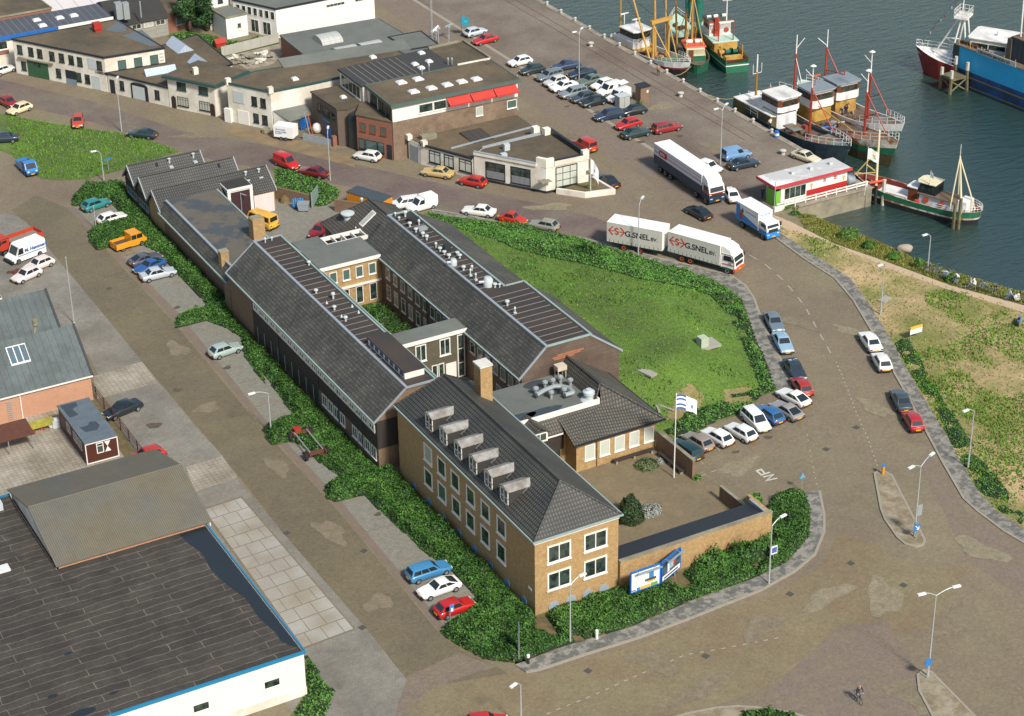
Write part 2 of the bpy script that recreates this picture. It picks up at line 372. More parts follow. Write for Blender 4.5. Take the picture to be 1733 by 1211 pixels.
sheet('left_street',PP('60 330 115 352 296 548 441 722 570 862 745 1073 860 1140 700 1165 482 905 377 771 239 610 86 425 20 355'),.008,M_left,'sandy brick side street')
sheet('quay_road',[(60.5,61),(66.3,61),(66.3,400),(60.5,400)],.004,M_purple,'purple brick quay road')
sheet('junction_corner',PP('1420 1060 1500 1050 1550 1130 1570 1260 1260 1260 1300 1170'),.012,M_purple,'purple brick patch of the junction')
sheet('right_road_edge',PP('1570 760 1640 870 1733 935 1733 1010 1640 950 1590 850 1555 780'),.008,M_purple,'purple brick edge of the curved road')
sheet('purple_crossing',PP('690 1145 775 1105 840 1128 770 1150 720 1170 680 1215 668 1210'),.024,M_purple,'purple brick crossing at the side street mouth')
sheet('quay_apron',[(66.9,61.2),(83.3,61.2),(83.3,400),(66.9,400)],.004,M_quay,'brick paved quay apron')
sheet('gutter_strip',[(66.3,75),(66.9,75),(66.9,400),(66.3,400)],.005,M_kerb,'pale strip between quay road and apron')
M_purpstrip=mat('red_brick_gutter','78695b',.85,.12,.8,tex=(.22,.11,.012,.75,.88))
sheet('brick_gutter',PP('114 352 296 540 441 716 570 858 745 1068 752 1058 577 846 448 707 305 530 125 347'),.012,M_purpstrip,'red brick gutter along the parking bays')
sheet('parking_bays',PP('126 350 305 533 448 709 577 848 752 1059 830 1040 700 850 560 720 420 560 300 420 215 330'),.016,M_bay,'grey paver parking bays')
sheet('grey_pavement',PP('-80 362 10 362 29 365 47 378 86 425 125 471 192 552 239 610 270 649 338 730 377 771 405 816 482 905 542 975 622 1066 700 1165 660 1240 520 1240 300 950 240 800 150 600 -80 560'),.016,M_grey,'grey paved forecourt')
mb=MB();sl=[P2(345,862),P2(408,842),P2(599,1064),P2(513,1096)]
NU,NV=4,13
def bil(u,v):a=[sl[0][k]*(1-u)+sl[1][k]*u for k in(0,1)];b_=[sl[3][k]*(1-u)+sl[2][k]*u for k in(0,1)];return(a[0]*(1-v)+b_[0]*v,a[1]*(1-v)+b_[1]*v)
for j in range(NV):
 us=[0,.3,.65,1]if j%3 else[0,.18,.5,.82,1]
 for i in range(len(us)-1):
  e=.007;pts=[bil(us[i]+e,(j+.03)/NV),bil(us[i+1]-e,(j+.03)/NV),bil(us[i+1]-e,(j+.97)/NV),bil(us[i]+e,(j+.97)/NV)]
  mb.prism(pts,.01,.03)
mb_slabs=mb
sheet('slab_bed',[P2(340,862),P2(409,839),P2(602,1065),P2(513,1099)],.020,mat('joint_soil','706654',.9,.2,1.5),'dark joints between the concrete slabs')
struct(mb_slabs,'concrete_slabs',M_slab,'large pale concrete slabs beside the warehouse')
sheet('light_paving',[P2(315,790),P2(375,772),P2(402,808),P2(330,832)],.020,M_yard,'lighter block paving by the corrugated shed')
sheet('pale_paving',[P2(158,636),P2(240,612),P2(268,648),P2(162,676)],.020,M_yard,'paler block paving in the forecourt')
sheet('yard_paving',[(-60,36),(-21.6,36),(-21.6,58),(-60,58)],.020,M_yard,'pale block paved yard by the cabin')
sheet('service_yard',[(-.5,69),(24,69),(26,79),(21.5,86),(21,93),(14,97),(8,97),(6,80)],.006,M_bay,'grey paved service yard behind the offices')
sheet('court_paving',[(8.7,1),(25.2,1),(27.2,7),(25,19),(8.7,22)],.004,M_court,'sandy brick entrance court')
sheet('inner_court_soil',[(7.3,44),(15.6,44),(15.6,64),(7.3,64)],.01,M_soil,'bare soil of the planted inner court')
sheet('inner_court_paving',[(7.3,28),(15.6,28),(15.6,43),(7.3,43)],.01,M_bay,'paving of the small inner court')
sheet('lawn',PP('-60 178 10 194 60 204 122 214 145 217 205 225 229 232 270 243 306 256 215 282 208 287 143 303 104 305 70 302 40 285 20 262 -60 230'),.03,M_grass,'rough green lawn beside the street')
sheet('verge',PP('462 283 500 290 545 305 575 322 570 336 552 347 538 350 528 348 468 318'),.03,M_grass,'green verge behind the brick wall')
sheet('warehouse_verge',PP('517 1108 534 1126 544 1149 565 1170 557 1193 540 1230 480 1230 515 1175'),.03,M_grass,'grass by the white warehouse corner')
W1i='736 366 860 380 938 396 1000 409 1083 435 1120 448 1190 469 1229 487 1255 505 1270 549 1281 580 1296 610 1305 640 1316 662'
W1o='730 355 800 366 901 389 990 404 1120 438 1237 466 1262 484 1276 505 1291 547 1310 586 1322 610 1341 650 1336 662'
def band(inner,outer,name,label,kerbside=True,h=.10):
 a,b_=PP(inner),PP(outer);raised(name,a+b_[::-1],h,M_walk,label)
 mb=MB();mb.ribbon(offset(b_,.0),.24,-.05,h+.012);struct(mb,'kerb',M_kerb,'kerb stones of the '+name.replace('_',' '))
band(W1i,W1o,'lawn_pavement','tiled pavement curving round the raised lawn')
W2i='1314 391 1377 432 1439 471 1475 521 1504 570 1543 639 1558 665 1595 727 1623 777 1657 834 1686 865 1733 896 1850 960'
W2o='1311 401 1361 438 1413 471 1444 508 1475 560 1512 629 1527 655 1563 722 1595 782 1631 844 1654 865 1699 899 1733 919 1850 985'
band(W2i,W2o,'field_pavement','tiled pavement along the dry field')
W3i='872 1126 964 1092 1063 1064 1172 1017 1275 980 1332 952 1369 908 1371 860 1361 833'
W3o='890 1138 912 1134 990 1108 1083 1079 1172 1045 1288 999 1345 967 1379 939 1395 900 1395 873 1387 831'
band(W3i,W3o,'corner_pavement','tiled pavement round the office corner')
def island(name,s,label):
 a=PP(s);raised(name,a,.11,M_isl,label);mb=MB();mb.ribbon(a,.22,-.05,.125,closed=True);struct(mb,'kerb',M_kerb,'kerb stones of the '+label)
M_isl=mat('island_paving','9a8f78',.85,.12,1.0,col2='7d6e54',c2s=.6,c2w=.1,tex=(.22,.11,.012,.75,.86),fine=1)
island('traffic_island','1480 802 1491 862 1498 880 1519 910 1532 921 1550 926 1562 922 1565 915 1556 897 1509 805 1498 799 1487 798','long traffic island')
island('traffic_island','1553 1143 1556 1170 1580 1215 1625 1270 1700 1270 1647 1210 1576 1138 1563 1135','traffic island at the bottom corner')
island('traffic_island','1120 1222 1160 1209 1210 1199 1250 1196 1290 1199 1335 1206 1400 1225 1400 1262 1120 1262','planted island at the bottom edge')
sheet('field',PP(W2i)[::-1]+PP('1312 380 1387 404 1452 430 1517 456 1595 484 1733 525 1850 560'),.03,M_dry,'dry sandy field with patches of grass')
sheet('sand_path',PP('1305 362 1340 376 1361 387 1413 413 1480 436 1543 459 1608 483 1733 517 1850 552 1850 566 1733 529 1595 487 1517 459 1452 432 1387 406 1312 381'),.036,M_sand,'pale sand path above the bank')
lawn=[P2(722,362)]+PP(W1i)[1:-1]+PP('1316 662 1290 668 1255 696 1210 714 1185 727 1151 744 1120 727')+[(25.6,20),(25.6,29),(26.6,30),(26.6,66),(24,72),(23,78)]
outer=PP(W1i)[0:-1]+PP('1316 662 1290 668 1255 696 1210 714 1185 727 1151 744 1120 727')
def mound_h(q):
 d=np.full(len(q),1e9);pts=[np.array(p)for p in outer]
 for a,b_ in zip(pts,pts[1:]):
  ab=b_-a;t_=np.clip(((q-a)@ab)/(ab@ab),0,1);d=np.minimum(d,np.hypot(*(q-a-t_[:,None]*ab).T))
 s_=np.clip(d/11.,0,1);s_=s_*s_*(3-2*s_)
 return .1+2.6*s_+.35*(vnoise(q,5,2)-.5)*np.clip(d/2,0,1)+.14*(vnoise(q,1.3,5)-.5)*np.clip(d,0,1)
bm=bmesh.new();GX=.7
xs=np.arange(22,78,GX);ys=np.arange(10,90,GX);gx,gy=np.meshgrid(xs,ys,indexing='ij');q=np.stack([gx.ravel(),gy.ravel()],1)
ins=inpoly(q[:,0],q[:,1],lawn);hz=mound_h(q);ed=edgedist(q,lawn);ins|=ed<GX*.75
hz=np.where(inpoly(q[:,0],q[:,1],lawn),hz,.06);keep=ins.reshape(gx.shape);idx=-np.ones(len(q),int);vs=[]
for i in np.where(ins)[0]:idx[i]=len(vs);vs.append((q[i,0],q[i,1],hz[i]))
idx=idx.reshape(gx.shape);fs=[]
for i in range(len(xs)-1):
 for j in range(len(ys)-1):
  c=(idx[i,j],idx[i+1,j],idx[i+1,j+1],idx[i,j+1])
  if min(c)>=0:fs.append(c)
mb=MB();mb.add(vs,fs)
M_lawn=mat('mound_grass','5a7527',.9,.24,.8,col2='4a5a27',c2s=.1,big=.15,fine=1.2,grain=0.2)
struct(mb,'grass_mound',M_lawn,'raised green lawn between the offices and the bend',smooth=True)
def dash(line,L,gap,w,name,label,z=.02):
 pts=resamp(PP(line),400);d=np.r_[0,np.cumsum(np.hypot(*np.diff(pts,axis=0).T))];mb=MB();s0=0
 while s0<d[-1]-L:
  a=[np.interp(s0,d,pts[:,k])for k in(0,1)];b_=[np.interp(s0+L,d,pts[:,k])for k in(0,1)]
  mb.ribbon([tuple(a),tuple(b_)],w,z-.003,z);s0+=L+gap
 return struct(mb,name,M_white_paint,label)
dash('1268 431 1295 447 1330 478 1362 518 1382 555 1402 590 1413 612',1.5,1.6,.16,'lane_marking','white lane dashes in the bend')
dash('1415 612 1435 660 1450 700 1468 740 1480 775 1487 793',.28,.62,.14,'lane_marking','short white dashes up to the island')
dash('925 1208 1000 1178 1080 1142 1160 1108 1230 1096 1318 1079',.4,.6,.12,'lane_marking','short white dashes across the junction')
dash('1366 735 1372 770 1378 800 1384 825',.25,.8,.1,'lane_marking','faint dashes at the car park mouth')
dash('1186 805 1220 793 1260 779 1300 767',.6,.7,.1,'lane_marking','faint dashes across the car park')
for a,b_ in(('1200 735','1218 763'),('1170 763','1190 785'),('1238 726','1250 746'),('1318 714','1328 722'),('1262 716','1275 735')):
 mb=MB();mb.ribbon(PP(a)+PP(b_),.09,.015,.019);struct(mb,'bay_line',M_white_paint,'white parking bay line')
def strokes(mb,o,ex,ey,segs,w,z0,z1):
 for s_ in segs:
  pts=[(o[0]+ex[0]*u+ey[0]*v,o[1]+ex[1]*u+ey[1]*v)for u,v in s_];mb.ribbon(pts,w,z0,z1)
MB_NP=MB()
for k_,s_ in enumerate(('1303 799 1288.5 803.6 1280.6 796.6 1288 794.1 1293.9 800.7','1291.4 807.3 1308.7 802.8 1297.2 813.1 1315.3 809')):
 MB_NP.ribbon(PP(s_),.21,.014,.019)
struct(MB_NP,'painted_letters',mat('bright_marking_paint','b8b3a8',.7,.12,2.5),'white letters NP painted on the car park')
mb=MB()
for x in(79.2,80.7):mb.box(x-.05,x+.05,82,400,.004,.014)
struct(mb,'quay_rails',M_iron,'rusty crane rails set in the quay')
for x,y in((485,902),(357,682),(1529,990),(1337,1005),(1194,1110),(1440,953),(613,1062),(1449,723),(185,488),(1398,760),(616,932),(995,1135)):
 p=P(x,y);mb=MB();mb.cbox((p.x,p.y,.006),(.6,.6,.02),.3);tag(mb.build('manhole_cover',mat('cast_iron','4b463e',.7,.15,2)),'dark cast iron cover set in the paving','manhole cover','iron covers in the paving')
M_pat=mat('dark_repair_patch','70654f',.85,.14,.8,col2='786d58',c2s=.9,c2w=.1,grain=.18);M_pat2=mat('pale_repair_patch','827860',.85,.14,.8,col2='7a7058',c2s=.9,c2w=.1,grain=.18)
M_stain=mat('oil_stain','54493c',.7,.2,1.5,grain=.15)
for k,(px,py,a,b_,rz_)in enumerate(((1290,1060,2.6,1.3,.3),(1400,1010,3.2,1.0,.2),(1105,1120,1.2,2.6,.5),(1495,1010,3.0,1.6,1.0),(1620,1050,3.4,1.4,.4),(1660,930,1.2,3.0,.3),(1395,735,2.6,1.2,.2),(1480,690,1.0,2.4,.1),(1345,545,.9,3.0,.5),(1440,560,.8,2.2,.5),(1180,1170,4,.9,.2),(560,900,1.1,2.4,.1),(470,790,.9,2.0,.1),(350,690,1.4,1.0,.1),(640,1020,1.5,1.1,.3),(200,420,1.2,3,.2),(300,590,1,2,.1),(930,350,3,1,-.4),(1090,330,2,1.6,.2),(1150,300,1.6,3,.1),(1210,250,1.4,2.4,0),(1120,180,2,1.2,0),(560,250,2.6,1,-.6),(330,230,3,.9,-.5),(1560,1180,2,3,.3),(1250,790,2.4,1.2,.2))):
 p=P(px,py);rg=np.random.default_rng(k);n_=18;ph=rg.random(3)*6
 pts=[(p.x+math.cos(rz_)*(a*math.cos(t)*f)-math.sin(rz_)*(b_*math.sin(t)*f),p.y+math.sin(rz_)*(a*math.cos(t)*f)+math.cos(rz_)*(b_*math.sin(t)*f))for t,f in[(2*math.pi*i/n_,1+.22*math.sin(3*2*math.pi*i/n_+ph[0])+.15*math.sin(5*2*math.pi*i/n_+ph[1]))for i in range(n_)]]
 sheet('paving_patch',pts,.0272+.0001*k,(M_pat,M_pat2)[k%2]if px>760 else M_pat,'worn patch in the brick paving')
for k,(px,py,a)in enumerate(((1200,735,.5),(1245,765,.4),(1300,740,.45),(250,470,.5),(300,520,.4),(385,622,.5),(1010,190,.5),(1085,240,.6),(1150,230,.5),(720,1000,.4),(700,880,.6),(640,870,.4),(960,180,.4),(200,700,.6),(260,720,.8),(300,660,.5))):
 p=P(px,py);sheet('oil_stain',[(p.x+a*(1+.3*math.sin(3*t+k))*math.cos(t),p.y+a*.8*(1+.25*math.cos(2*t+k))*math.sin(t))for t in[i*math.pi/6 for i in range(12)]],.031+.0001*k,M_stain,'dark oil stain on the paving')
for k,(px,py,L_)in enumerate(((270,620,3),(400,650,3.2),(425,690,3.2),(620,900,3.2),(640,880,3.2),(320,500,3.2),(290,480,3.0),(300,470,2.5))):
 p=P(px,py);mb=MB();mb.box(p.x,p.x+L_,p.y-.06,p.y+.06,.017,.0205);struct(mb,'bay_divider',M_purpstrip,'reddish brick divider between parking bays')
 # ---------------- building helpers
def window(par,p0,d,u,z,w,h,fm=None,gm=None,nx=1,nz=1,ft=.09,proud=.05,sill=True,name='window',split=None,label=None):
 """a framed window on a wall: frame (part) with pane (sub-part)"""
 fm=fm or M_frame;gm=gm or M_glass;mb=MB()
 mb.wbox(p0,d,u,u+ft,z,z+h,.002,proud);mb.wbox(p0,d,u+w-ft,u+w,z,z+h,.002,proud)
 mb.wbox(p0,d,u+ft,u+w-ft,z+h-ft,z+h,.002,proud);mb.wbox(p0,d,u+ft,u+w-ft,z,z+ft,.002,proud)
 b=ft*.6
 for i in range(1,nx):x=u+w*i/nx;mb.wbox(p0,d,x-b/2,x+b/2,z+ft,z+h-ft,.002,proud-.004)
 for i in range(1,nz):y=z+h*i/nz;mb.wbox(p0,d,u+ft,u+w-ft,y-b/2,y+b/2,.002,proud-.008)
 if split:y=z+h*split;mb.wbox(p0,d,u+ft,u+w-ft,y-b/2,y+b/2,.002,proud-.008)
 if sill:mb.wbox(p0,d,u-.06,u+w+.06,z-.09,z-.002,.002,proud+.07)
 o=mb.build(name,fm,par,label=label)
 p=MB();p.wbox(p0,d,u+ft*.8,u+w-ft*.8,z+ft*.8,z+h-ft*.8,.001,proud*.45);p.build('pane',gm,o)
 return o
def panel(par,name,p0,d,u,z,w,h,m,t=.05,t0=.002,label=None):
 mb=MB();mb.wbox(p0,d,u,u+w,z,z+h,t0,t);return mb.build(name,m,par,label=label)
def vent(par,x,y,z,h=.7,r=.14,kind=0,name='roof_vent',m=None):
 r*=.66;h*=.85
 m=m or M_vent;mb=MB()
 if kind==0:mb.lathe([(r*.7,0),(r*.7,h*.6),(r*1.5,h*.62),(r*1.6,h*.85),(r*.8,h),(.01,h*1.02)],(x,y,z),8)
 elif kind==1:mb.lathe([(r*1.1,0),(r*1.1,h*.6),(r*2.4,h*.64),(r*2.4,h*.82),(r*1.8,h*.92),(.01,h*.95)],(x,y,z),10)
 elif kind==2:mb.lathe([(r*1.6,0),(.02,h*.8)],(x,y,z),8)
 elif kind==3:mb.cbox((x,y,z),(r*3,r*3,h*.25));mb.tube((x,y,z+h*.2),(x,y,z+h),r*.7,n=8);mb.lathe([(r*1.4,h*.95),(.02,h*1.3)],(x,y,z),8)
 return mb.build(name,m,par)
def text(par,s,loc,size,m,ex,ey,name='lettering',depth=.012,bold=False,world=True,align='LEFT'):
 """raised lettering; ex = reading direction, ey = up direction"""
 c=bpy.data.curves.new(name,'FONT');c.body=s;c.size=size;c.extrude=depth/2;c.align_x=align
 if bold:c.offset=size*.022
 t=bpy.data.objects.new(name,c);dg=bpy.context.evaluated_depsgraph_get();COL.objects.link(t)
 dg.update();me=bpy.data.meshes.new_from_object(t.evaluated_get(dg));bpy.data.objects.remove(t);bpy.data.curves.remove(c)
 ex=Vector(ex).normalized();ey=Vector(ey).normalized();ez=ex.cross(ey)
 M=Matrix((ex,ey,ez)).transposed().to_4x4();o_=ORG.get(par.name,Vector((0,0,0)))if(par is not None and world)else Vector((0,0,0))
 M.translation=Vector(loc)-o_;me.transform(M);me.materials.append(m)
 o=bpy.data.objects.new(name,me);COL.objects.link(o);o.parent=par;return o
def ridge(par,a,b,r=.12,m=None,name='ridge_tiles'):
 mb=MB();mb.tube(a,b,r,n=6);return mb.build(name,m or M_tile,par)
SE,SW,NE,NW=(1,0),(0,-1),(0,1),(-1,0)
# ---------------- front office block (hipped, dormers)
B=thing('office_block','two storey tan brick office block with hipped dark roof and six dormers','building',(0,0,0))
X1,Y1,EZ,RZ=8.7,27.6,8.1,11.35
mb=MB();mb.box(0,X1,0,Y1,-.1,EZ);mb.build('wall',M_tan,B)
o_=.22;c=[(-o_,-o_,EZ),(X1+o_,-o_,EZ),(X1+o_,Y1+o_,EZ),(-o_,Y1+o_,EZ)];r0,r1=(X1/2,3.0,RZ),(X1/2,25.6,RZ)
mb=MB()
for q in((c[0],c[1],r0),(c[1],c[2],r1,r0),(c[2],c[3],r1),(c[3],c[0],r0,r1)):mb.slab(q,.14)
roof=mb.build('roof',M_tile,B)
mb=MB();mb.tube(r0,r1,.13)
for a,b_ in((c[0],r0),(c[1],r0),(c[2],r1),(c[3],r1)):mb.tube(a,b_,.1)
mb.build('ridge_tiles',M_tile,roof)
mb=MB();g_=.34
mb.box(-g_,X1+g_,-g_,-o_,EZ-.16,EZ);mb.box(-g_,X1+g_,Y1+o_,Y1+g_,EZ-.16,EZ);mb.box(-g_,-o_,-o_,Y1+o_,EZ-.16,EZ);mb.box(X1+o_,X1+g_,-o_,Y1+o_,EZ-.16,EZ)
mb.build('gutter',M_leadg,B)
mb=MB();mb.box(-.06,X1+.06,-.06,-.002,EZ-.5,EZ-.17);mb.build('cornice',M_frame,B)
def PXy(px,py,xc):
 d=_fw*FPX+_r2*(px-866.5)-_u2*(py-605.5);t=(xc-CAMX)/d.x;return CAMY+d.y*t,H0+d.z*t
def PYx(px,py,yc):
 d=_fw*FPX+_r2*(px-866.5)-_u2*(py-605.5);t=(yc-CAMY)/d.y;return CAMX+d.x*t,H0+d.z*t
for i,(px,py)in enumerate(((725,773),(748,796),(771,821),(797,845),(822,870),(849,893))):
 y,z=PXy(px,py,0);window(B,(0,y+.88),SW,0,5.05,1.75,1.95,gm=M_glass if i else M_curt,proud=.06,ft=.19)
for i,(px,py)in enumerate(((726,821),(749,845),(773,870),(797,892),(822,918),(849,944))):
 y,z=PXy(px,py,0);window(B,(0,y+.88),SW,0,2.2,1.75,1.95,gm=(M_glassg,M_glass)[i!=1],proud=.06,ft=.19)
for u in(1.25,5.05):
 for z in(2.3,5.2):window(B,(0,0),SE,u,z-.1,2.45,1.9,nx=2,ft=.16,proud=.07)
M_well=mat('grey_blue_light_well','8d9aa0',.5,.1,2)
for u in(1.9,3.7,5.5,7.2):
 mb=MB();mb.lathe([(.02,-.02),(.55,-.02),(.55,.06),(.02,.06)],(u,-.05,.35),16,'y');mb.build('basement_light',M_well,B)
for k in range(8):
 mb=MB();mb.lathe([(.02,-.02),(.5,-.02),(.5,.06),(.02,.06)],(-.05,2+k*3.2,.35),16,'x');mb.build('basement_light',mat('blue_light_well','6a93b8',.5,.1,2),B)
panel(B,'street_sign',(0,1.5),SW,.3,2.3,.6,.22,M_frame)
for i,(px,py)in enumerate(((728,713),(752,737),(777,762),(802,786),(828,811),(855,835))):
 y,z=PXy(px,py,.75);z0=EZ+.55
 y=21.15-i*3.0
 D=MB();w=.74;xf=.35;zb=8.55;zt=10.1
 D.prism([(xf,y-w),(xf,y+w),(2.5,y+w),(2.5,y-w)],zb-.3,zt);dm=D.build('dormer',M_feltdk,B)
 q=MB()
 for sgn in(-1,1):
  q.slab([(xf-.12,y+sgn*(w+.1),zt-.02),(xf-.12,y,zt+.32),(3.0,y,zt+.32),(2.6,y+sgn*(w+.1),zt-.02)],.07)
 q.build('dormer_roof',mat('zinc_dormer_roof','97948e',.5,.2,1.5,col2='7c7468',c2s=1.2),dm)
 q=MB();q.add([(xf-.03,y-w,zt),(xf-.03,y+w,zt),(xf-.03,y,zt+.3),(xf+.1,y-w,zt),(xf+.1,y+w,zt),(xf+.1,y,zt+.3)],[(0,2,1),(3,4,5),(0,1,4,3),(1,2,5,4),(2,0,3,5)]);q.build('dormer_gable',M_frame,dm)
 q=MB();q.slab([(xf,y-w-.06,zb-.1),(xf,y-w+.02,zb-.1),(2.55,y-w+.02,zt),(2.55,y-w-.06,zt)],.14);q.build('verge_strip',M_lead,dm)
 fr=MB()
 for a,b_,z0,z1 in((-w,-w+.14,zb,zt),(w-.14,w,zb,zt),(-.05,.05,zb,zt),(-w,w,zb-.02,zb+.12),(-w,w,zt-.1,zt+.01),(-w,w,zb+.68,zb+.75)):
  fr.box(xf-.07,xf-.002,y+a,y+b_,z0,z1)
 f=fr.build('dormer_window',M_frame,dm);q=MB();q.box(xf-.03,xf-.001,y-w+.1,y+w-.1,zb+.1,zt-.05);q.build('pane',M_glass,f)
ch=MB();ch.box(6.75,8.05,22.6,24.0,8.6,12.75);cm=ch.build('chimney',M_tan,B)
ch=MB();ch.box(6.68,8.12,22.53,24.07,12.752,12.95);ch.build('chimney_cap',mat('lime_stained_cap','c4c0b6',.7,.25,1.5),cm)
# ---------------- west wing
B=thing('long_wing','long brick wing with slate roof, flat ridge and dark timber front along the hedge','building',(-1.4,29.5,0))
xa,xb,ya,yb,ez,fz,fl,fr_=-1.4,7.5,29.5,68.5,6.0,8.7,1.9,5.2
mb=MB();n=6;prof=[(xa,-.1),(xb,-.1),(xb,ez),(fr_,fz-.05),(fl,fz-.05),(xa,ez)]
mb.loft([[(x,ya,z)for x,z in prof],[(x,yb,z)for x,z in prof]]);mb.build('wall',M_brown,B,fixn=True)
mb=MB();mb.slab([(xa-.35,ya-.15,ez-.28),(xa-.35,yb+.15,ez-.28),(fl,yb+.15,fz),(fl,ya-.15,fz)],.12)
mb.slab([(xb+.35,ya-.15,ez-.28),(xb+.35,yb+.15,ez-.28),(fr_,yb+.15,fz),(fr_,ya-.15,fz)],.12);rf=mb.build('slate_roof',M_slate,B)
mb=MB();mb.box(fl+.1,fr_-.1,ya-.1,yb+.1,fz-.12,fz-.02)
flat=mb.build('flat_roof',M_felt,B)
mb=MB()
for k in range(26):mb.box(fl+.25,fr_-.25,ya+6.6+k*1.2,ya+6.68+k*1.2,fz-.03,fz+.02)
mb.build('felt_ribs',mat('felt_rib','7a7068',.8,.1,2),flat)
mb=MB();mb.box(fl-.12,fl+.18,ya-.2,yb+.2,fz-.1,fz+.12);mb.build('lead_edge',M_lead,rf)
mb=MB();mb.box(fr_-.1,fr_+.1,ya-.2,yb+.2,fz-.1,fz+.1);mb.build('lead_edge',M_leadg,rf)
mb=MB();mb.box(fl+.18,fr_-.1,yb+.02,yb+.2,fz-.1,fz+.12);mb.box(fl+.18,fr_-.1,ya-.2,ya-.02,fz-.1,fz+.1);mb.build('lead_edge',M_lead,rf)
mb=MB()
for y in(ya-.16,yb+.0):
 for a,b_ in(((xa-.4,ez-.3),(fl,fz)),((xb+.4,ez-.3),(fr_,fz))):
  mb.add([(a[0],y,a[1]-.14),(b_[0],y,b_[1]-.14),(b_[0],y,b_[1]+.06),(a[0],y,a[1]+.06),(a[0],y+.16,a[1]-.14),(b_[0],y+.16,b_[1]-.14),(b_[0],y+.16,b_[1]+.06),(a[0],y+.16,a[1]+.06)],[(0,1,2,3),(7,6,5,4),(0,4,5,1),(1,5,6,2),(2,6,7,3),(3,7,4,0)]);mb.build('verge_board',M_lead,B,fixn=True);mb=MB()
mb=MB();mb.box(xa-.5,xa-.34,ya-.1,yb+.1,ez-.42,ez-.26);mb.box(xb+.34,xb+.5,ya-.1,yb+.1,ez-.42,ez-.26);mb.build('gutter',M_leadg,B)
panel(B,'timber_cladding',(xa,yb-.2),SW,6.5,2.5,yb-ya-6.6,3.0,M_darkwood,.08)
panel(B,'timber_cladding',(xa,yb-.2),SW,6.5,.6,17.5,1.85,M_darkwood,.07)
panel(B,'timber_cladding',(xa+.05,ya),SE,0,2.5,xb-xa-.1,3.2,M_darkwood,.05)
for k in range(20):
 u=7.2+k*1.58;window(B,(xa-.08,yb),SW,u,4.2,1.42,.95,nx=2,ft=.26,sill=False,proud=.09)
for k in range(9):
 u=25.3+k*1.5
 if k==4:continue
 window(B,(xa,yb),SW,u,.95,1.2,1.35,nx=2,ft=.12,gm=M_glassg,proud=.06)
for k in range(9):mb=MB();mb.tube((xa-.12,60.5-k*1.9,.3),(xa-.12,60.5-k*1.9,2.3),.04);mb.build('cladding_post',M_galv,B)
for y in(54.5,43.9,38.8,33.0):mb=MB();mb.tube((xa-.14,y,0),(xa-.14,y,5.6),.05);mb.build('downpipe',M_greentrim,B)
mb=MB();mb.box(2.55,4.75,31.0,39.5,fz-.02,fz+.75);sb=mb.build('skylight_box',M_frame,B)
mb=MB();mb.box(2.45,4.85,30.9,39.6,fz+.752,fz+.9);mb.box(2.75,4.55,31.2,39.3,fz+.89,fz+.91);mb.build('skylight_roof',M_felt,sb)
for k in range(7):panel(sb,'skylight_pane',(2.55,39.2),SW,.2+k*1.15,fz+.15,.8,.45,mat('blue_skylight_glass','3c5a78',.2,.1,2),.02)
for px,py,kd,h in((449,410,0,.8),(460,406,0,.5),(523,448,1,.7),(535,496,1,.7),(564,505,1,1.0),(553,513,2,.5),(596,519,2,.5),(566,524,1,.7),(607,529,2,.5),(578,536,2,.5),(585,543,1,.8)):
 p=P(px,py,fz);vent(B,min(max(p.x,2.3),4.9),p.y,fz-.03,h,.15,kd)
 # ---------------- east wing
B=thing('long_wing','long brick wing with slate roof and many white roof vents beside the lawn','building',(15.4,30,0))
xa,xb,ya,yb,ez,fz,fl=15.4,27.2,30.0,67.2,6.0,8.7,18.25
def prof(f,e):return[(xa,-.1),(e,-.1),(e,ez),(f,fz-.05),(fl,fz-.05),(xa,ez)]
mb=MB();mb.loft([[(x,ya,z)for x,z in prof(23.6,27.2)],[(x,44.2,z)for x,z in prof(23.6,27.2)]]);mb.loft([[(x,44.2,z)for x,z in prof(21.2,26.0)],[(x,yb,z)for x,z in prof(21.2,26.0)]])
mb.build('wall',M_brown,B,fixn=True)
mb=MB();mb.slab([(xa-.35,ya-.15,ez-.28),(xa-.35,yb,ez-.28),(fl,yb,fz),(fl,ya-.15,fz)],.12)
mb.slab([(27.5,ya-.15,ez-.2),(27.5,44.3,ez-.2),(23.6,44.3,fz),(23.6,ya-.15,fz)],.12)
mb.slab([(26.4,44.32,ez-.2),(26.4,yb,ez-.2),(21.2,yb,fz),(21.2,44.32,fz)],.12);rf=mb.build('slate_roof',M_slate,B)
mb=MB();mb.box(fl+.1,23.5,ya-.1,44.2,fz-.12,fz-.02);mb.box(fl+.1,21.1,44.21,yb,fz-.12,fz-.02);flat=mb.build('flat_roof',M_felt,B)
mb=MB()
for k in range(11):mb.box(fl+.3,23.3,ya+.9+k*1.15,ya+.98+k*1.15,fz-.03,fz+.02)
mb.build('felt_ribs',MATS['felt_rib'],flat);mb=MB()
for k in range(18):mb.box(fl+.3,20.9,45+k*1.2,45.08+k*1.2,fz-.03,fz+.02)
mb.build('felt_ribs',MATS['felt_rib'],flat)
mb=MB();mb.box(fl-.12,fl+.18,ya-.2,yb+.1,fz-.1,fz+.12);mb.build('lead_edge',M_lead,rf)
mb=MB();mb.box(23.5,23.72,ya-.2,44.3,fz-.1,fz+.1);mb.box(21.1,21.32,44.31,yb+.1,fz-.1,fz+.1);mb.box(fl+.19,23.49,ya-.2,ya-.02,fz-.1,fz+.1);mb.box(21.33,23.49,44.15,44.3,fz-.1,fz+.1);mb.box(fl+.19,21.09,yb-.1,yb+.1,fz-.1,fz+.12);mb.build('lead_edge',M_leadg,rf)
mb=MB()
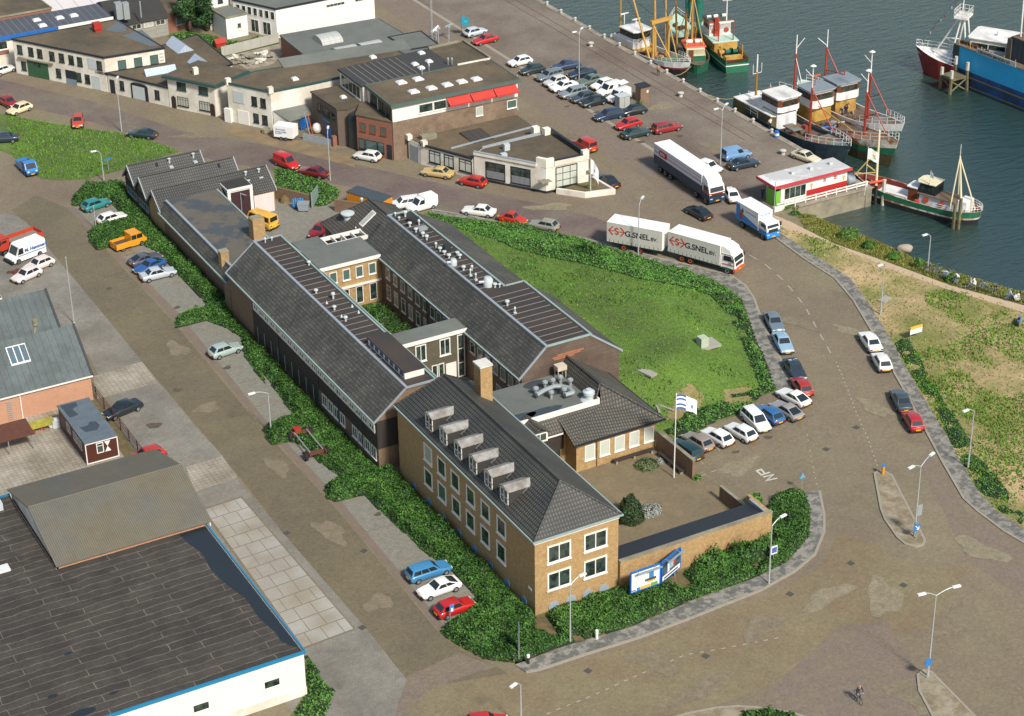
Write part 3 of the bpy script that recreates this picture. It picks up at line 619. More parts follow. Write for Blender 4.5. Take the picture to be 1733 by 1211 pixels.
for y in(ya-.16,):
 for a,b_ in(((xa-.4,ez-.3),(fl,fz)),((27.55,ez-.24),(23.6,fz))):
  mb.add([(a[0],y,a[1]-.2),(b_[0],y,b_[1]-.2),(b_[0],y,b_[1]+.06),(a[0],y,a[1]+.06),(a[0],y+.16,a[1]-.2),(b_[0],y+.16,b_[1]-.2),(b_[0],y+.16,b_[1]+.06),(a[0],y+.16,a[1]+.06)],[(0,1,2,3),(7,6,5,4),(0,4,5,1),(1,5,6,2),(2,6,7,3),(3,7,4,0)]);mb.build('verge_board',M_lead,B,fixn=True);mb=MB()
mb=MB();mb.loft([[(x,ya-.05,z)for x,z in((xa+.1,.2),(27.15,.2),(27.15,5.9),(23.55,8.5),(18.3,8.5),(xa+.1,5.8))],[(x,ya-.002,z)for x,z in((xa+.1,.2),(27.15,.2),(27.15,5.9),(23.55,8.5),(18.3,8.5),(xa+.1,5.8))]]);gb=mb.build('gable_cladding',M_brownwood,B,fixn=True)
mb=MB();mb.wbox((19.6,ya),SE,0,3.2,7.15,7.32,.05,.09);mb.wbox((19.0,ya),SE,0,3.4,6.95,7.1,.05,.09);mb.wbox((19.2,ya),SE,0,2.4,6.75,6.9,.05,.09);mb.build('fresh_boards',mat('fresh_orange_boards','9a6247',.8,.15,2),gb)
mb=MB();mb.box(xa-.5,xa-.34,ya-.1,63,ez-.42,ez-.26);mb.build('gutter',M_leadg,B)
mb=MB();mb.wbox((xa,63.4),SW,0,33,5.15,5.5,.002,.1);mb.build('fascia',M_frame,B)
for k in range(6):window(B,(xa,63),SW,.8+k*1.9,3.55,1.05,1.35,gm=M_glassg);window(B,(xa,63),SW,.8+k*1.9,.9,1.05,1.75,gm=(M_glassg,M_curt)[k%2],split=.7)
for k in range(5):window(B,(xa,51.2),SW,.3+k*1.55,3.55,1.1,1.35,gm=(M_glass,M_glassg)[k%2])
window(B,(xa,51.2),SW,.2,.6,4.2,1.9,nx=4,gm=M_glassg)
for k in range(7):window(B,(xa,42),SW,.6+k*1.7,3.55,1.1,1.35,gm=(M_glass,M_glassg)[k%2])
for k in range(3):window(B,(xa,42),SW,4.2+k*2.2,.9,1.1,1.5,gm=M_glassg)
mb=MB();mb.tube((xa-.12,51.6,0),(xa-.12,51.6,5.6),.06);mb.build('downpipe',M_greentrim,B)
Z=lambda zx,zy:(430+zx*.2597,300+zy*.2597)
for zx,zy,kd,h in((920,250,0,.6),(945,275,0,.5),(985,255,1,1.0),(1015,320,1,.8),(1075,310,0,.9),(1055,355,1,.7),(1100,385,1,.8),(1125,405,1,.8),(1185,455,0,.8),(1212,480,1,.7),(1240,500,1,.6),(1270,525,1,.7),(1325,505,1,.6),(1340,525,1,.7),(1365,605,1,.8),(1420,605,0,.8),(1410,640,3,.9),(1445,670,3,.9),(1570,715,1,.7),(1600,715,0,.6),(1650,835,1,.9),(1700,885,3,.8)):
 p=P(*Z(zx,zy),fz);vent(B,p.x,p.y,fz-.03,h,.16,kd)
for zx,zy,w in((1300,570,.8),(1525,705,1.1)):
 p=P(*Z(zx,zy),fz);mb=MB();mb.lathe([(w*.5,0),(w*.5,w*.7),(w*.35,w*.95),(.02,w)],(p.x,p.y,fz-.02),12);mb.tube((p.x-.2,p.y,fz+w*.5),(p.x-w,p.y+.1,fz+w*.6),.14);mb.build('extractor_fan',M_vent,B,smooth=True,autos=40)
p=P(*Z(1095,340),fz);mb=MB();mb.cbox((p.x,p.y,fz),(1.1,.7,.35));mb.build('duct_box',M_galv,B)
p=P(*Z(1258,480),fz);mb=MB();mb.cbox((p.x,p.y,fz),(.7,.5,.9));mb.build('duct_box',M_trimdk,B)
p=P(*Z(1035,285),fz);mb=MB();mb.cbox((p.x,p.y,fz),(1.2,.9,.5),.4);mb.build('duct_box',M_trimdk,B)
# ---------------- north hipped end with skylight
B=thing('hipped_wing','low hipped tile roofed building with skylight next to the service yard','building',(12,68,0))
mb=MB();mb.box(15.0,24.4,67.5,78.6,-.1,3.9);mb.build('wall',M_brown,B)
e=[(14.6,67.25,3.9),(24.8,67.25,3.9),(24.8,79.0,3.9),(14.6,79.0,3.9)];a_,b_=(19.5,67.25,7.4),(19.5,75.2,7.4)
mb=MB();mb.slab([e[0],a_,b_,e[3]],.14);mb.slab([e[1],e[2],b_,a_],.14);mb.slab([e[3],b_,e[2]],.14);rf=mb.build('roof',M_pan2,B)
mb=MB();mb.add([e[0],e[1],a_,(14.6,67.5,3.9),(24.8,67.5,3.9),(19.5,67.5,7.4)],[(0,1,2),(3,5,4),(0,2,5,3),(1,4,5,2)]);mb.build('gable',M_brown,B)
mb=MB();mb.tube(a_,b_,.12);mb.tube(e[3],b_,.1);mb.tube(e[2],b_,.1);mb.build('ridge_tiles',M_tile,rf)
sl_=lambda x:3.9+(x-14.6)/4.9*3.5
mb=MB();mb.slab([(17.0,71.9,sl_(17.0)+.1),(17.0,72.9,sl_(17.0)+.1),(18.9,72.9,sl_(18.9)+.1),(18.9,71.9,sl_(18.9)+.1)],.12);sk=mb.build('skylight',M_frame,B)
mb=MB();mb.slab([(17.12,72.02,sl_(17.12)+.13),(17.12,72.78,sl_(17.12)+.13),(18.78,72.78,sl_(18.78)+.13),(18.78,72.02,sl_(18.78)+.13)],.05);mb.build('pane',M_curt,sk)
mb=MB();mb.lathe([(.5,0),(.5,.7),(.85,.8),(.85,.95),(.3,1.1)],(16.8,75.6,sl_(16.8)-.3),14);mb.build('extractor_fan',M_vent,B,smooth=True,autos=40)
vent(B,19.2,76.6,6.2,1.2,.12,1);vent(B,16.4,72.5,sl_(16.4)-.1,.6,.1,0)
# ---------------- north link
B=thing('link_building','flat roofed tan brick link between the two long wings, four upper windows','building',(8,63.6,0))
mb=MB();mb.box(7.52,15.38,63.5,68.6,-.1,5.8);mb.build('wall',M_tan,B)
mb=MB();mb.box(7.6,15.3,63.3,68.8,5.802,6.05);mb.build('flat_roof',M_gravg,B)
mb=MB();mb.wbox((7.55,63.3),SE,0,7.7,5.65,6.1,.0,.08);mb.build('fascia',M_frame,B)
mb=MB();mb.wbox((8,63.5),SE,0,7.3,2.75,2.95,.0,.25);mb.build('canopy_edge',M_frame,B)
for k in range(4):window(B,(7.5,63.5),SE,1.3+k*1.65,3.75,.95,1.4,gm=M_glassg,proud=.07)
for k in range(4):window(B,(7.5,63.5),SE,1.0+k*1.75,.4,.95,2.2,gm=M_glass,proud=.06,sill=False)
mb=MB();mb.box(8.0,11.2,69.0,72.0,-.1,5.6);mb.build('annex',M_brown,B)
mb=MB();mb.box(7.9,11.3,68.9,72.1,5.6,5.75);mb.build('annex_roof',M_gravg,B)
mb=MB()
for y in(69.6,71.6):mb.box(11.3,16.6,y-.12,y+.12,5.2,5.65)
for k in range(5):mb.box(11.4+k*1.25,11.55+k*1.25,69.72,71.48,5.22,5.62)
for x,y in((11.6,71.6),(16.4,71.6),(14,71.6)):mb.box(x-.1,x+.1,y-.1,y+.1,0,5.2)
mb.build('pergola_frame',M_frame,B)
# ---------------- middle link
B=thing('link_building','narrow flat roofed link clad in dark timber between the wings','building',(8,42,0))
mb=MB();mb.box(7.52,15.38,42.3,44.7,-.1,5.8);mb.build('wall',mat('olive_timber_boards','5d5643',.85,.12,1,tex=(6,.16,.02,.6,.85)),B)
mb=MB();mb.box(7.6,15.35,42.1,44.9,5.802,6.05);mb.build('flat_roof',M_gravg,B)
mb=MB();mb.wbox((7.55,42.1),SE,0,7.8,5.65,6.1,0,.08);mb.build('fascia',M_frame,B)
for u in(1.7,4.6):window(B,(7.5,42.3),SE,u,3.4,1.3,2.0,nx=2,ft=.12,proud=.08)
for u in(3.6,4.4):window(B,(7.5,42.3),SE,u,.2,.7,2.3,ft=.1,gm=M_glass,sill=False)
panel(B,'door',(7.5,42.3),SE,5.3,.05,1.25,2.2,M_frame,.08)
window(B,(7.5,42.3),SE,6.75,.2,.9,5.2,nz=3,ft=.12,sill=False)
# ---------------- single storey office with hipped roof round a flat deck
B=thing('office_wing','single storey tan brick office with five blinds-drawn windows facing the court','building',(15.6,19.2,0))
mb=MB();mb.box(15.6,25.0,19.2,29.8,-.1,3.5);mb.box(8.72,15.58,21.3,29.8,-.1,3.5);mb.build('wall',M_tan,B)
mb=MB();mb.box(8.75,20.3,22.4,29.7,3.52,5.3);fl_=mb.build('flat_deck',M_gravg,B)
mb=MB();mb.box(8.8,20.2,22.36,22.55,5.05,5.62);mb.box(20.1,20.3,22.56,22.9,5.05,5.62);mb.build('fascia',M_frame,B)
A0,A1,A2,A3=(15.1,18.8,3.55),(25.7,18.8,3.55),(25.7,29.9,3.55),(20.7,29.9,6.9);RE=(20.7,23.2,6.9);T0,T1=(15.1,22.3,5.1),(20.3,22.3,5.1)
mb=MB();mb.slab([A0,A1,RE,T1,T0],.14)if 0 else None
mb.slab([A0,A1,RE,T1],.14);mb.slab([A0,T1,T0],.14);mb.slab([A1,A2,A3,RE],.14)
mb.slab([(19.7,22.6,5.4),RE,A3,(19.7,29.9,5.4)],.12)
mb.slab([(8.9,20.9,4.1),(15.1,20.9,4.1),(15.1,22.3,5.1),(8.9,22.3,5.1)],.14);rf=mb.build('roof',M_pan2,B,fixn=True)
mb=MB();mb.tube(RE,A3,.13);mb.tube(A1,RE,.12);mb.tube((19.9,22.6,5.6),RE,.1);mb.build('ridge_tiles',M_tile,rf)
mb=MB();mb.box(15.0,25.85,18.62,18.78,3.36,3.52);mb.box(25.7,25.86,18.79,29.9,3.36,3.52);mb.build('gutter',M_blackfr,B)
for k in range(5):window(B,(15.6,19.2),SE,.95+k*1.75,1.05,1.2,1.75,gm=M_blind,ft=.11,proud=.05)
mb=MB();mb.tube((17.95,19.1,0),(17.95,19.1,3.3),.05);mb.build('downpipe',M_brown,B)
panel(B,'timber_entrance',(8.8,21.3),SE,.3,1.9,6.2,1.5,M_darkwood,.08)
panel(B,'entrance_door',(8.8,21.3),SE,3.9,.02,2.2,1.86,M_glass,.06)
panel(B,'fascia_board',(8.8,21.0),SE,2.6,3.75,3.7,.28,M_frame,.1)
mb=MB();mb.box(11.2,13.0,20.4,22.5,3.9,5.0);dm=mb.build('dormer',M_frame,B)
mb=MB()
for s_ in(-1,1):mb.slab([(12.1,20.2,5.75),(12.1+s_*1.1,20.2,4.95),(12.1+s_*1.1,23.2,4.95),(12.1,23.2,5.75)],.1)
mb.build('dormer_roof',M_pan2,dm)
mb=MB();mb.add([(11.2,20.38,4.95),(13.0,20.38,4.95),(12.1,20.38,5.6)],[(0,1,2)]);mb.build('gable_pane',M_glass,dm)
window(dm,(11.2,20.4),SE,.1,4.0,1.6,1.0,nx=2,ft=.12,proud=.06,sill=False)
dk=5.3;Q=lambda zx,zy,z=dk:P(860+zx*.2597,600+zy*.2597,z)
mb=MB()
for zx,zy in((180,245),(240,205),(290,190),(340,170),(405,190),(280,270),(365,250)):
 p=Q(zx,zy,dk+.3);mb.lathe([(.16,-.3),(.16,.35),(.32,.4),(.3,.6),(.02,.75)],(p.x,p.y,dk+.3),10)
L_=[Q(185,262,dk+.6),Q(235,232,dk+.7),Q(300,205,dk+.7),Q(345,205,dk+.7),Q(395,215,dk+.7),Q(425,245,dk+.6),Q(370,262,dk+.6)]
mb.path(L_,.24,8);mb.build('air_ducts',M_galv,B,smooth=True,autos=40)
p=Q(340,148);mb=MB()
for a,b_ in((-.45,-.35),(.45,-.35),(.45,.35),(-.45,.35)):mb.tube((p.x+a,p.y+b_,dk),(p.x+a,p.y+b_,dk+1.3),.05)
mb.cbox((p.x,p.y,dk+1.0),(1.1,.9,.5));mb.build('air_handler',mat('cream_unit','c0b4a0',.5,.1,2),B)
p=Q(525,290);mb=MB();mb.lathe([(.9,0),(.75,.15),(.5,.2),(.5,.6),(.62,.65),(.62,.95),(.3,1.1),(.3,1.2),(.02,1.22)],(p.x,p.y,dk),16);mb.build('extractor_fan',M_vent,B,smooth=True,autos=40)
mb=MB()
for cx,cy,rx,ry in((11.5,23.6,2.0,.8),(14.4,23.5,2.1,.7),(16.4,28.6,1.4,1.0),(17.4,26.4,1.0,.6),(10.0,27.8,.8,.7)):
 mb.add([(cx+rx*math.cos(a)*(1+.15*math.sin(3*a)),cy+ry*math.sin(a),dk+.005)for a in[i*math.pi/8 for i in range(16)]],[tuple(range(16))]);mb.build('rain_puddle',M_puddle,fl_);mb=MB()
 # ---------------- sawtooth sheds
B=thing('workshop_sheds','three adjoining gabled brick sheds with dark pantile roofs and pale verges','building',(-.4,93.4,0))
RID=[(105.3,9.3),(100.9,12.2),(96.3,14.8)];hw=2.25;ze,zr=2.85,5.05
for i,(yc,xe)in enumerate(RID):
 mb=MB();pr=[(yc-hw,-.1),(yc+hw,-.1),(yc+hw,ze),(yc,zr),(yc-hw,ze)]
 if i==2:pr=[(yc-hw-.7,-.1),(yc+hw,-.1),(yc+hw,ze),(yc,zr),(yc-hw-.7,2.8)]
 mb.loft([[(-.3,y,z-.1)for y,z in pr],[(xe-.2,y,z-.1)for y,z in pr]]);mb.build('wall',M_brown if i<2 else M_tan,B,fixn=True)
 mb=MB();lo=(yc-hw-.8,2.85)if i==2 else(yc-hw,ze)
 mb.slab([(-.6,yc,zr),(xe,yc,zr),(xe,yc+hw,ze),(-.6,yc+hw,ze)],.12);mb.slab([(-.6,lo[0],lo[1]),(xe,lo[0],lo[1]),(xe,yc,zr),(-.6,yc,zr)],.12)
 rf=mb.build('roof',M_tile,B);mb=MB();mb.tube((-.6,yc,zr+.02),(xe,yc,zr+.02),.1);mb.build('ridge_tiles',M_tile,rf)
 for xx in(-.72,xe):
  for yy,zz in((yc+hw,ze),(lo[0],lo[1])):
   mb=MB();mb.add([(xx,yy,zz-.2),(xx,yc,zr-.2),(xx,yc,zr+.08),(xx,yy,zz+.08),(xx+.12,yy,zz-.2),(xx+.12,yc,zr-.2),(xx+.12,yc,zr+.08),(xx+.12,yy,zz+.08)],[(0,1,2,3),(7,6,5,4),(0,4,5,1),(1,5,6,2),(2,6,7,3),(3,7,4,0)]);mb.build('verge_board',M_lead,B,fixn=True)
 mb=MB();mb.box(-.66,-.55,yc-.5,yc+.5,zr-.75,zr-.65);mb.tube((-.62,yc,zr-.7),(-.62,yc,zr-.1),.06);mb.build('gable_truss',M_lead,B)
 if i<2:
  panel(B,'gable_boards',(-.3,yc+hw-.1),SW,.1,1.75,4.2,1.0,M_darkwood,.08)
  window(B,(-.3,yc+hw),SW,.6,.75,3.4,.95,nx=5,ft=.12,gm=M_glassg,fm=M_lead)
for x,i in((4.9,0),(8.2,0),(11.8,2),(13.6,2)):
 yc=RID[i][0];f=.5;z=zr-(zr-ze)*f*.9
 mb=MB();mb.cbox((x,yc-hw*f*.9,z-.1),(.5,.75,.22));mb.tube((x,yc-hw*f*.5,z),(x,yc-hw*f*.5,z+.9),.13);mb.lathe([(.2,.85),(.25,1.0),(.02,1.1)],(x,yc-hw*f*.5,z),8);mb.build('roof_vent',M_vent,B)
for x,i in((3.2,0),(10.0,1)):
 mb=MB();mb.lathe([(.2,-.1),(.12,.4),(.01,.6)],(x,RID[i][0]-.6,zr-.6),8);mb.build('roof_vent',M_trimdk,B)
dy=93.3;mb=MB();mb.box(8.3,11.3,dy-.3,dy+2.2,2.9,4.1);mb.box(8.1,11.5,dy-.45,dy+2.4,4.1,4.4);mb.box(8.1,8.5,dy-.45,dy-.05,.0,4.099);mb.box(11.1,11.5,dy-.45,dy-.05,0,4.099);dm=mb.build('door_dormer',M_frame,B);mb=MB();mb.box(8.2,11.4,dy-.3,dy+2.3,4.402,4.46);mb.build('dormer_felt',M_feltdk,dm)
panel(B,'workshop_door',(8.5,dy-.32),SE,.02,.02,2.56,3.85,mat('plum_door','3a2226',.6,.12,2),.06)
panel(B,'garage_door',(11.6,dy-.1),SE,.1,.05,2.7,2.6,mat('pinkish_white_door','d5c4bd',.6,.06,1,tex=(.3,5,.02,.8,.98,0)),.06)
mb=MB();mb.tube((9.8,dy-.5,.1),(9.8,dy-.5,3.7),.05);mb.tube((9.8,dy-.5,3.6),(10.3,dy-1.2,3.5),.06);mb.build('hoist_post',M_lead,B)
# ---------------- flat workshop
B=thing('workshop','flat roofed brick workshop with worn bitumen roof beside the hedge','building',(0,76,0))
mb=MB();mb.box(-.3,6.9,68.7,93.3,-.1,3.1);mb.build('wall',M_brown,B)
mb=MB();mb.box(.5,7.0,69.2,93.9,3.12,4.1);mb.build('upper_wall',M_tan,B)
M_worn=mat('worn_bitumen_roof','5c564b',.8,.12,.6,col2='43484b',c2s=.25,c2w=.03,fine=1)
mb=MB();mb.box(.3,7.2,69.0,94.0,4.11,4.25);mb.build('flat_roof',M_worn,B)
mb=MB();mb.slab([(-.75,69.5,3.0),(-.75,93.9,3.0),(.35,93.9,4.2),(.35,69.5,4.2)],.1);rf=mb.build('slate_strip',M_slate,B)
mb=MB();mb.box(.25,.55,69.0,94.05,4.2,4.4);mb.build('lead_edge',M_lead,rf);mb=MB();mb.box(7.1,7.3,69.0,94.05,4.2,4.34);mb.build('lead_edge',M_leadg,rf)
mb=MB();mb.box(-.92,-.76,69.5,93.9,2.85,3.02);mb.build('gutter',M_leadg,B)
p=P(439,405,4.2);mb=MB();mb.cbox((p.x,p.y+.5,3),(1.5,1.4,3.9));cm=mb.build('chimney',M_tan,B);mb=MB();mb.cbox((p.x,p.y+.5,6.9),(1.2,1.1,.1));mb.build('chimney_cap',M_conc,cm)
p=P(380,450,3.5);mb=MB();mb.cbox((p.x,p.y,2),(1.0,.9,3.4));cm=mb.build('chimney',M_tan,B);mb=MB();mb.cbox((p.x,p.y,5.4),(1.1,1.0,.15));mb.build('chimney_cap',M_conc,cm)
mb=MB();mb.add([(-1.4,68.8,-.1),(2.2,68.8,-.1),(2.2,70.6,-.1),(-1.4,70.6,-.1),(-1.4,68.8,3.2),(2.2,68.8,5.2),(2.2,70.6,5.2),(-1.4,70.6,3.2)],[(3,2,1,0),(4,5,6,7),(0,1,5,4),(1,2,6,5),(2,3,7,6),(3,0,4,7)]);mb.build('buttress_wall',M_brown,B)
# ---------------- courtyard walls
def gwall(name,label,pts,h,t,m,cap=True,cat='wall'):
 B=thing(name,label,cat,(pts[0][0],pts[0][1],0));mb=MB();mb.ribbon(pts,t,-.1,h);mb.build('brickwork',m,B)
 if cap:mb=MB();mb.ribbon(pts,t+.06,h,h+.08);mb.build('coping',M_conc,B)
 return B
gwall('garden_wall','brown brick wall beside the flagpole next to the parked cars',[(25.0,18.9),(25.05,12.2)],2.2,.34,M_brown)
gwall('garden_wall','short brown brick wall at the far end of the cycle shelter',[(25.3,7.8),(25.35,3.6)],1.55,.3,M_brown)
gwall('garden_wall','brick wall stub at the outer corner of the cycle shelter',[(27.8,5.4),(27.0,1.2)],1.0,.3,M_brown)if 0 else None
B=thing('cycle_shelter','long dark corrugated lean-to roof behind the tan brick street wall','shelter',(8.8,0,0))
mb=MB();mb.box(8.75,25.6,-.35,0,-.1,2.95);mb.box(25.25,25.6,.01,3.4,-.1,2.95);mb.build('street_wall',M_tan,B)
mb=MB();mb.box(8.75,25.66,-.4,.05,2.95,3.05);mb.build('coping',M_conc,B)
mb=MB();mb.slab([(8.75,.05,2.9),(25.0,.05,2.9),(25.0,2.6,2.55),(8.75,2.6,2.55)],.08);mb.build('corrugated_roof',mat('dark_corrugated_roof','33353a',.5,.1,1,tex=(60,.24,.09,.3,.95)),B)
mb=MB();mb.box(25.0,25.24,.06,2.7,2.5,2.96);mb.build('lead_edge',M_lead,B)
for x in(12,15.5,19,22.5):mb=MB();mb.tube((x,2.5,0),(x,2.5,2.5),.05);mb.build('post',M_galv,B)
def pw(s):return PP(s)
gwall('yard_wall','brown brick yard wall below the green verge',pw('464 335 527 350'),1.7,.25,M_brown,False)
gwall('yard_wall','brown brick wall in front of the orange container',pw('567 357 625 366'),1.7,.25,M_brown,False)
B=thing('yard_gate','pale metal gate standing open at the yard entrance','gate',P(528,352));a,b_=P(528,352),P(539,337)
mb=MB();mb.ribbon([(a.x,a.y),(b_.x,b_.y)],.06,.05,2.1);mb.build('gate_leaf',mat('pale_green_gate','7f9188',.6,.1,2,tex=(.18,9,.03,.6,.95,0)),B)
mb=MB();mb.tube((a.x,a.y,0),(a.x,a.y,2.2),.07);mb.build('gate_post',M_galv,B)
# ================= buildings round the edges
def block(name,label,cat,poly,h,wm,rm,par_h=.0,trim=None,roofname='roof',wallname='wall',base=-.1):
 """flat roofed block on a footprint polygon (counter-clockwise or not), slightly raised edge"""
 B=thing(name,label,cat,(poly[0][0],poly[0][1],0))
 mb=MB();mb.prism(poly,base,h);mb.build(wallname,wm,B)
 mb=MB();mb.prism(offset_poly(poly,-.06),h+.002,h+.06);rf=mb.build(roofname,rm,B)
 if trim is not None:mb=MB();mb.ribbon(offset_poly(poly,.02),.22,h-.12,h+.14+par_h,closed=True);mb.build('roof_edge',trim,rf)
 return B,rf
def offset_poly(poly,d):
 n=len(poly);A=sum(poly[i][0]*poly[(i+1)%n][1]-poly[(i+1)%n][0]*poly[i][1]for i in range(n))
 return offset(poly,-d if A>0 else d,True)
def wl(p,q):
 v=Vector((q[0]-p[0],q[1]-p[1]));L=v.length;v.normalize();return(v.x,v.y),L
def rowwin(B,p,q,fr,z,w,h,**k):
 d,L=wl(p,q)
 for f in fr:window(B,p,d,f*L-w/2,z,w,h,**k)
def dome(B,x,y,z,w=1.1,l=1.1,rz=0,name='roof_light'):
 mb=MB();mb.cbox((x,y,z-.05),(w+.1,l+.1,.2),rz);co,si=math.cos(rz),math.sin(rz);secs=[]
 for k,s_ in((0,1),(.1,.9),(.2,.65),(.24,.3)):
  secs.append([(x+(a*co-b_*si)*s_,y+(a*si+b_*co)*s_,z+.15+k)for a,b_ in((-w/2,-l/2),(w/2,-l/2),(w/2,l/2),(-w/2,l/2))])
 mb.loft(secs);return mb.build(name,M_skyl,B)
M_skyl=mat('milky_roof_light','cfcfca',.3,.05,2)
M_wareroof=mat('striped_felt_roof','8c8072',.85,.12,.8,tex=(7.3,.98,.04,.45,.12,.37,.165),fine=1,wob=.7,col2='a39684',c2s=.5,c2w=.1,grain=.15)
# ---- white warehouse with black roof
wp=[(-22.6,-.2),(-22.6,22.2),(-36.9,22.2),(-36.9,36.5),(-75,36.5),(-75,-.2)]
B,rf=block('warehouse','big white clad warehouse with striped black flat roof and blue edge','warehouse',wp,4.45,M_whiteclad,M_wareroof,trim=None)
mb=MB();mb.ribbon([(-75,-.28),(-22.52,-.28),(-22.52,22.2)],.14,4.32,4.62);mb.build('blue_edge',mat('deep_blue_edge','1f7398',.45,.08,1),rf)
mb=MB();mb.ribbon([(-36.9,36.6),(-75,36.6)],.14,4.32,4.62);mb.build('blue_edge',mat('deep_blue_edge','1f7398',.45,.08,1),rf)
mb=MB();mb.wbox((-75,-.2),SE,0,52.4,-.05,.8,.002,.12);mb.build('plinth',M_render,B)
for px,py in((460,1153),(340,1193)):
 x,z=PYx(px,py,-.2);window(B,(-75,-.2),SE,x+75-.75,1.9,1.5,.85,fm=M_frame,ft=.08,sill=True)
mb=MB();pl=[(-22.75,22),(-25.3,22),(-25.2,20.5),(-24.6,18),(-24.9,15),(-24.5,12),(-23.9,9.5),(-24.0,6),(-23.6,3.5),(-23.7,2),(-22.75,.3)]
mb.add([(x,y,4.516)for x,y in pl],[tuple(range(len(pl)))]);mb.build('rain_puddle',mat('black_puddle','262b2e',.3,.08,.5),rf)
for x,y,a in((-41.5,1.2,1.0),(-43,4.5,.4),(-40.0,9.5,.35),(-38.5,2.4,.35)):
 mb=MB();mb.add([(x+a*math.cos(t*math.pi/6)*1.1,y+a*.5*math.sin(t*math.pi/6),4.517)for t in range(12)],[tuple(range(12))]);mb.build('rain_puddle',MATS['black_puddle'],rf)
mb=MB();mb.box(-42.2,-40.6,24.0,25.0,4.5,4.75);mb.build('roof_light',M_skyl,rf)
mb=MB();mb.box(-39.4,-38.2,34.2,35.4,4.5,5.3);mb.build('roof_box',M_vent,rf)
# ---- corrugated shed
B=thing('corrugated_shed','gabled shed with mossy grey corrugated roof standing against the warehouse','shed',(-36.8,22.4,0))
prf=[(22.3,-.1),(36.7,-.1),(36.7,4.9),(29.5,6.9),(22.3,4.9)]
mb=MB();mb.loft([[(-36.7,y,z)for y,z in prf],[(-22.3,y,z)for y,z in prf]]);mb.build('wall',M_salmon,B,fixn=True)
mb=MB();mb.loft([[(-36.76,y,z)for y,z in((22.5,4.5),(36.5,4.5),(36.5,4.85),(29.5,6.8),(22.5,4.85))],[(-36.703,y,z)for y,z in((22.5,4.5),(36.5,4.5),(36.5,4.85),(29.5,6.8),(22.5,4.85))]]);mb.build('gable_boards',M_render,B,fixn=True)
mb=MB();mb.slab([(-37,22.0,4.92),(-22,22.0,4.92),(-22,29.5,7.05),(-37,29.5,7.05)],.1);mb.slab([(-37,37.0,4.92),(-22,37.0,4.92),(-22,29.5,7.05),(-37,29.5,7.05)],.1);rf=mb.build('roof',M_corr,B)
mb=MB();mb.tube((-37,29.5,7.06),(-22,29.5,7.06),.1);mb.build('ridge_cap',M_corr,rf)
mb=MB();mb.tube((-22.2,22.1,4.8),(-22.2,22.1,4.4),.07);mb.build('downpipe',M_frame,B)
mb=MB();mb.tube((-22.0,31.5,3.4),(-20.9,31.7,3.6),.09);mb.build('wall_lamp',M_frame,B)
# ---- cabin
B=thing('site_cabin','brown site cabin with flat grey roof and hourglass shutter','cabin',(-26.7,45.3,0))
mb=MB();mb.box(-26.7,-23.4,45.3,54.1,.15,2.5);mb.build('wall',mat('cabin_brown','4a2318',.55,.1,1),B)
mb=MB();mb.box(-26.8,-23.3,45.2,54.2,2.5,2.62);rf=mb.build('roof',mat('cabin_roof','5c666b',.7,.15,.8,tex=(20,1.4,.03,.7,.95)),B)
for pts in([(-26.5,53.9),(-24.8,53.9),(-24.9,53),(-25.6,52.6),(-25.4,51.2),(-26.4,51)],[(-26.2,48.6),(-25.3,48.6),(-24.9,49.2),(-24.3,49),(-24.2,48),(-24.8,47.2),(-25.9,47.4)]):
 mb=MB();mb.add([(x,y,2.626)for x,y in pts],[tuple(range(len(pts)))]);mb.build('roof_patch',M_puddle,rf)
mb=MB()
for x,y in((-26.72,45.28),(-23.38,45.28)):mb.cbox((x,y,.1),(.1,.1,2.4))
mb.box(-26.66,-23.44,45.22,45.29,2.36,2.5);mb.box(-26.66,-23.44,45.22,45.29,.1,.2);mb.build('corner_trim',M_frame,B)
window(B,(-26.7,45.3),SE,1.1,1.05,.75,1.2,nz=1,split=.7,sill=False)
mb=MB()
mb.add([(-24.75,45.26,2.25),(-24.1,45.26,2.25),(-24.43,45.26,1.65),(-24.75,45.26,1.05),(-24.1,45.26,1.05)],[(0,2,1),(2,3,4)]);mb.build('hourglass_shutter',M_frame,B)
for u in(2.6,4.8,6.3):window(B,(-26.7,54.1),SW,u,1.0,1.2,1.1,nx=2,sill=False)
# ---- salmon brick works with sawtooth zinc roofs
B=thing('brick_workshop','salmon brick workshop with two weathered zinc ridge roofs','building',(-21.8,58,0))
for y0 in(57.9,67.6):
 mb=MB();pr=[(y0,-.1),(y0+9.6,-.1),(y0+9.6,3.2),(y0+4.8,6.9),(y0,3.2)]
 mb.loft([[(-75,y,z)for y,z in pr],[(-21.8,y,z)for y,z in pr]]);mb.build('wall',M_salmon,B,fixn=True)
 mb=MB();mb.slab([(-75,y0-.2,3.1),(-21.6,y0-.2,3.1),(-21.6,y0+4.8,7.0),(-75,y0+4.8,7.0)],.1);mb.slab([(-75,y0+9.7,3.2),(-21.6,y0+9.7,3.2),(-21.6,y0+4.8,7.0),(-75,y0+4.8,7.0)],.1);rf=mb.build('roof',M_metalroof,B)
 mb=MB();mb.slab([(-21.75,y0-.2,3.2),(-21.5,y0-.2,3.2),(-21.5,y0+4.8,7.12),(-21.75,y0+4.8,7.12)],.25);mb.build('verge_board',M_trimdk,rf)
mb=MB();mb.box(-75,-21.6,57.6,57.75,2.95,3.1);mb.build('gutter',M_frame,B)
rz_=lambda y:3.1+(y-57.7)/5*3.9
mb=MB();mb.slab([(-29.4,60.3,rz_(60.3)+.1),(-27.3,60.3,rz_(60.3)+.1),(-27.3,62.0,rz_(62.0)+.1),(-29.4,62.0,rz_(62.0)+.1)],.12);sk=mb.build('skylight',M_frame,B)
mb=MB()
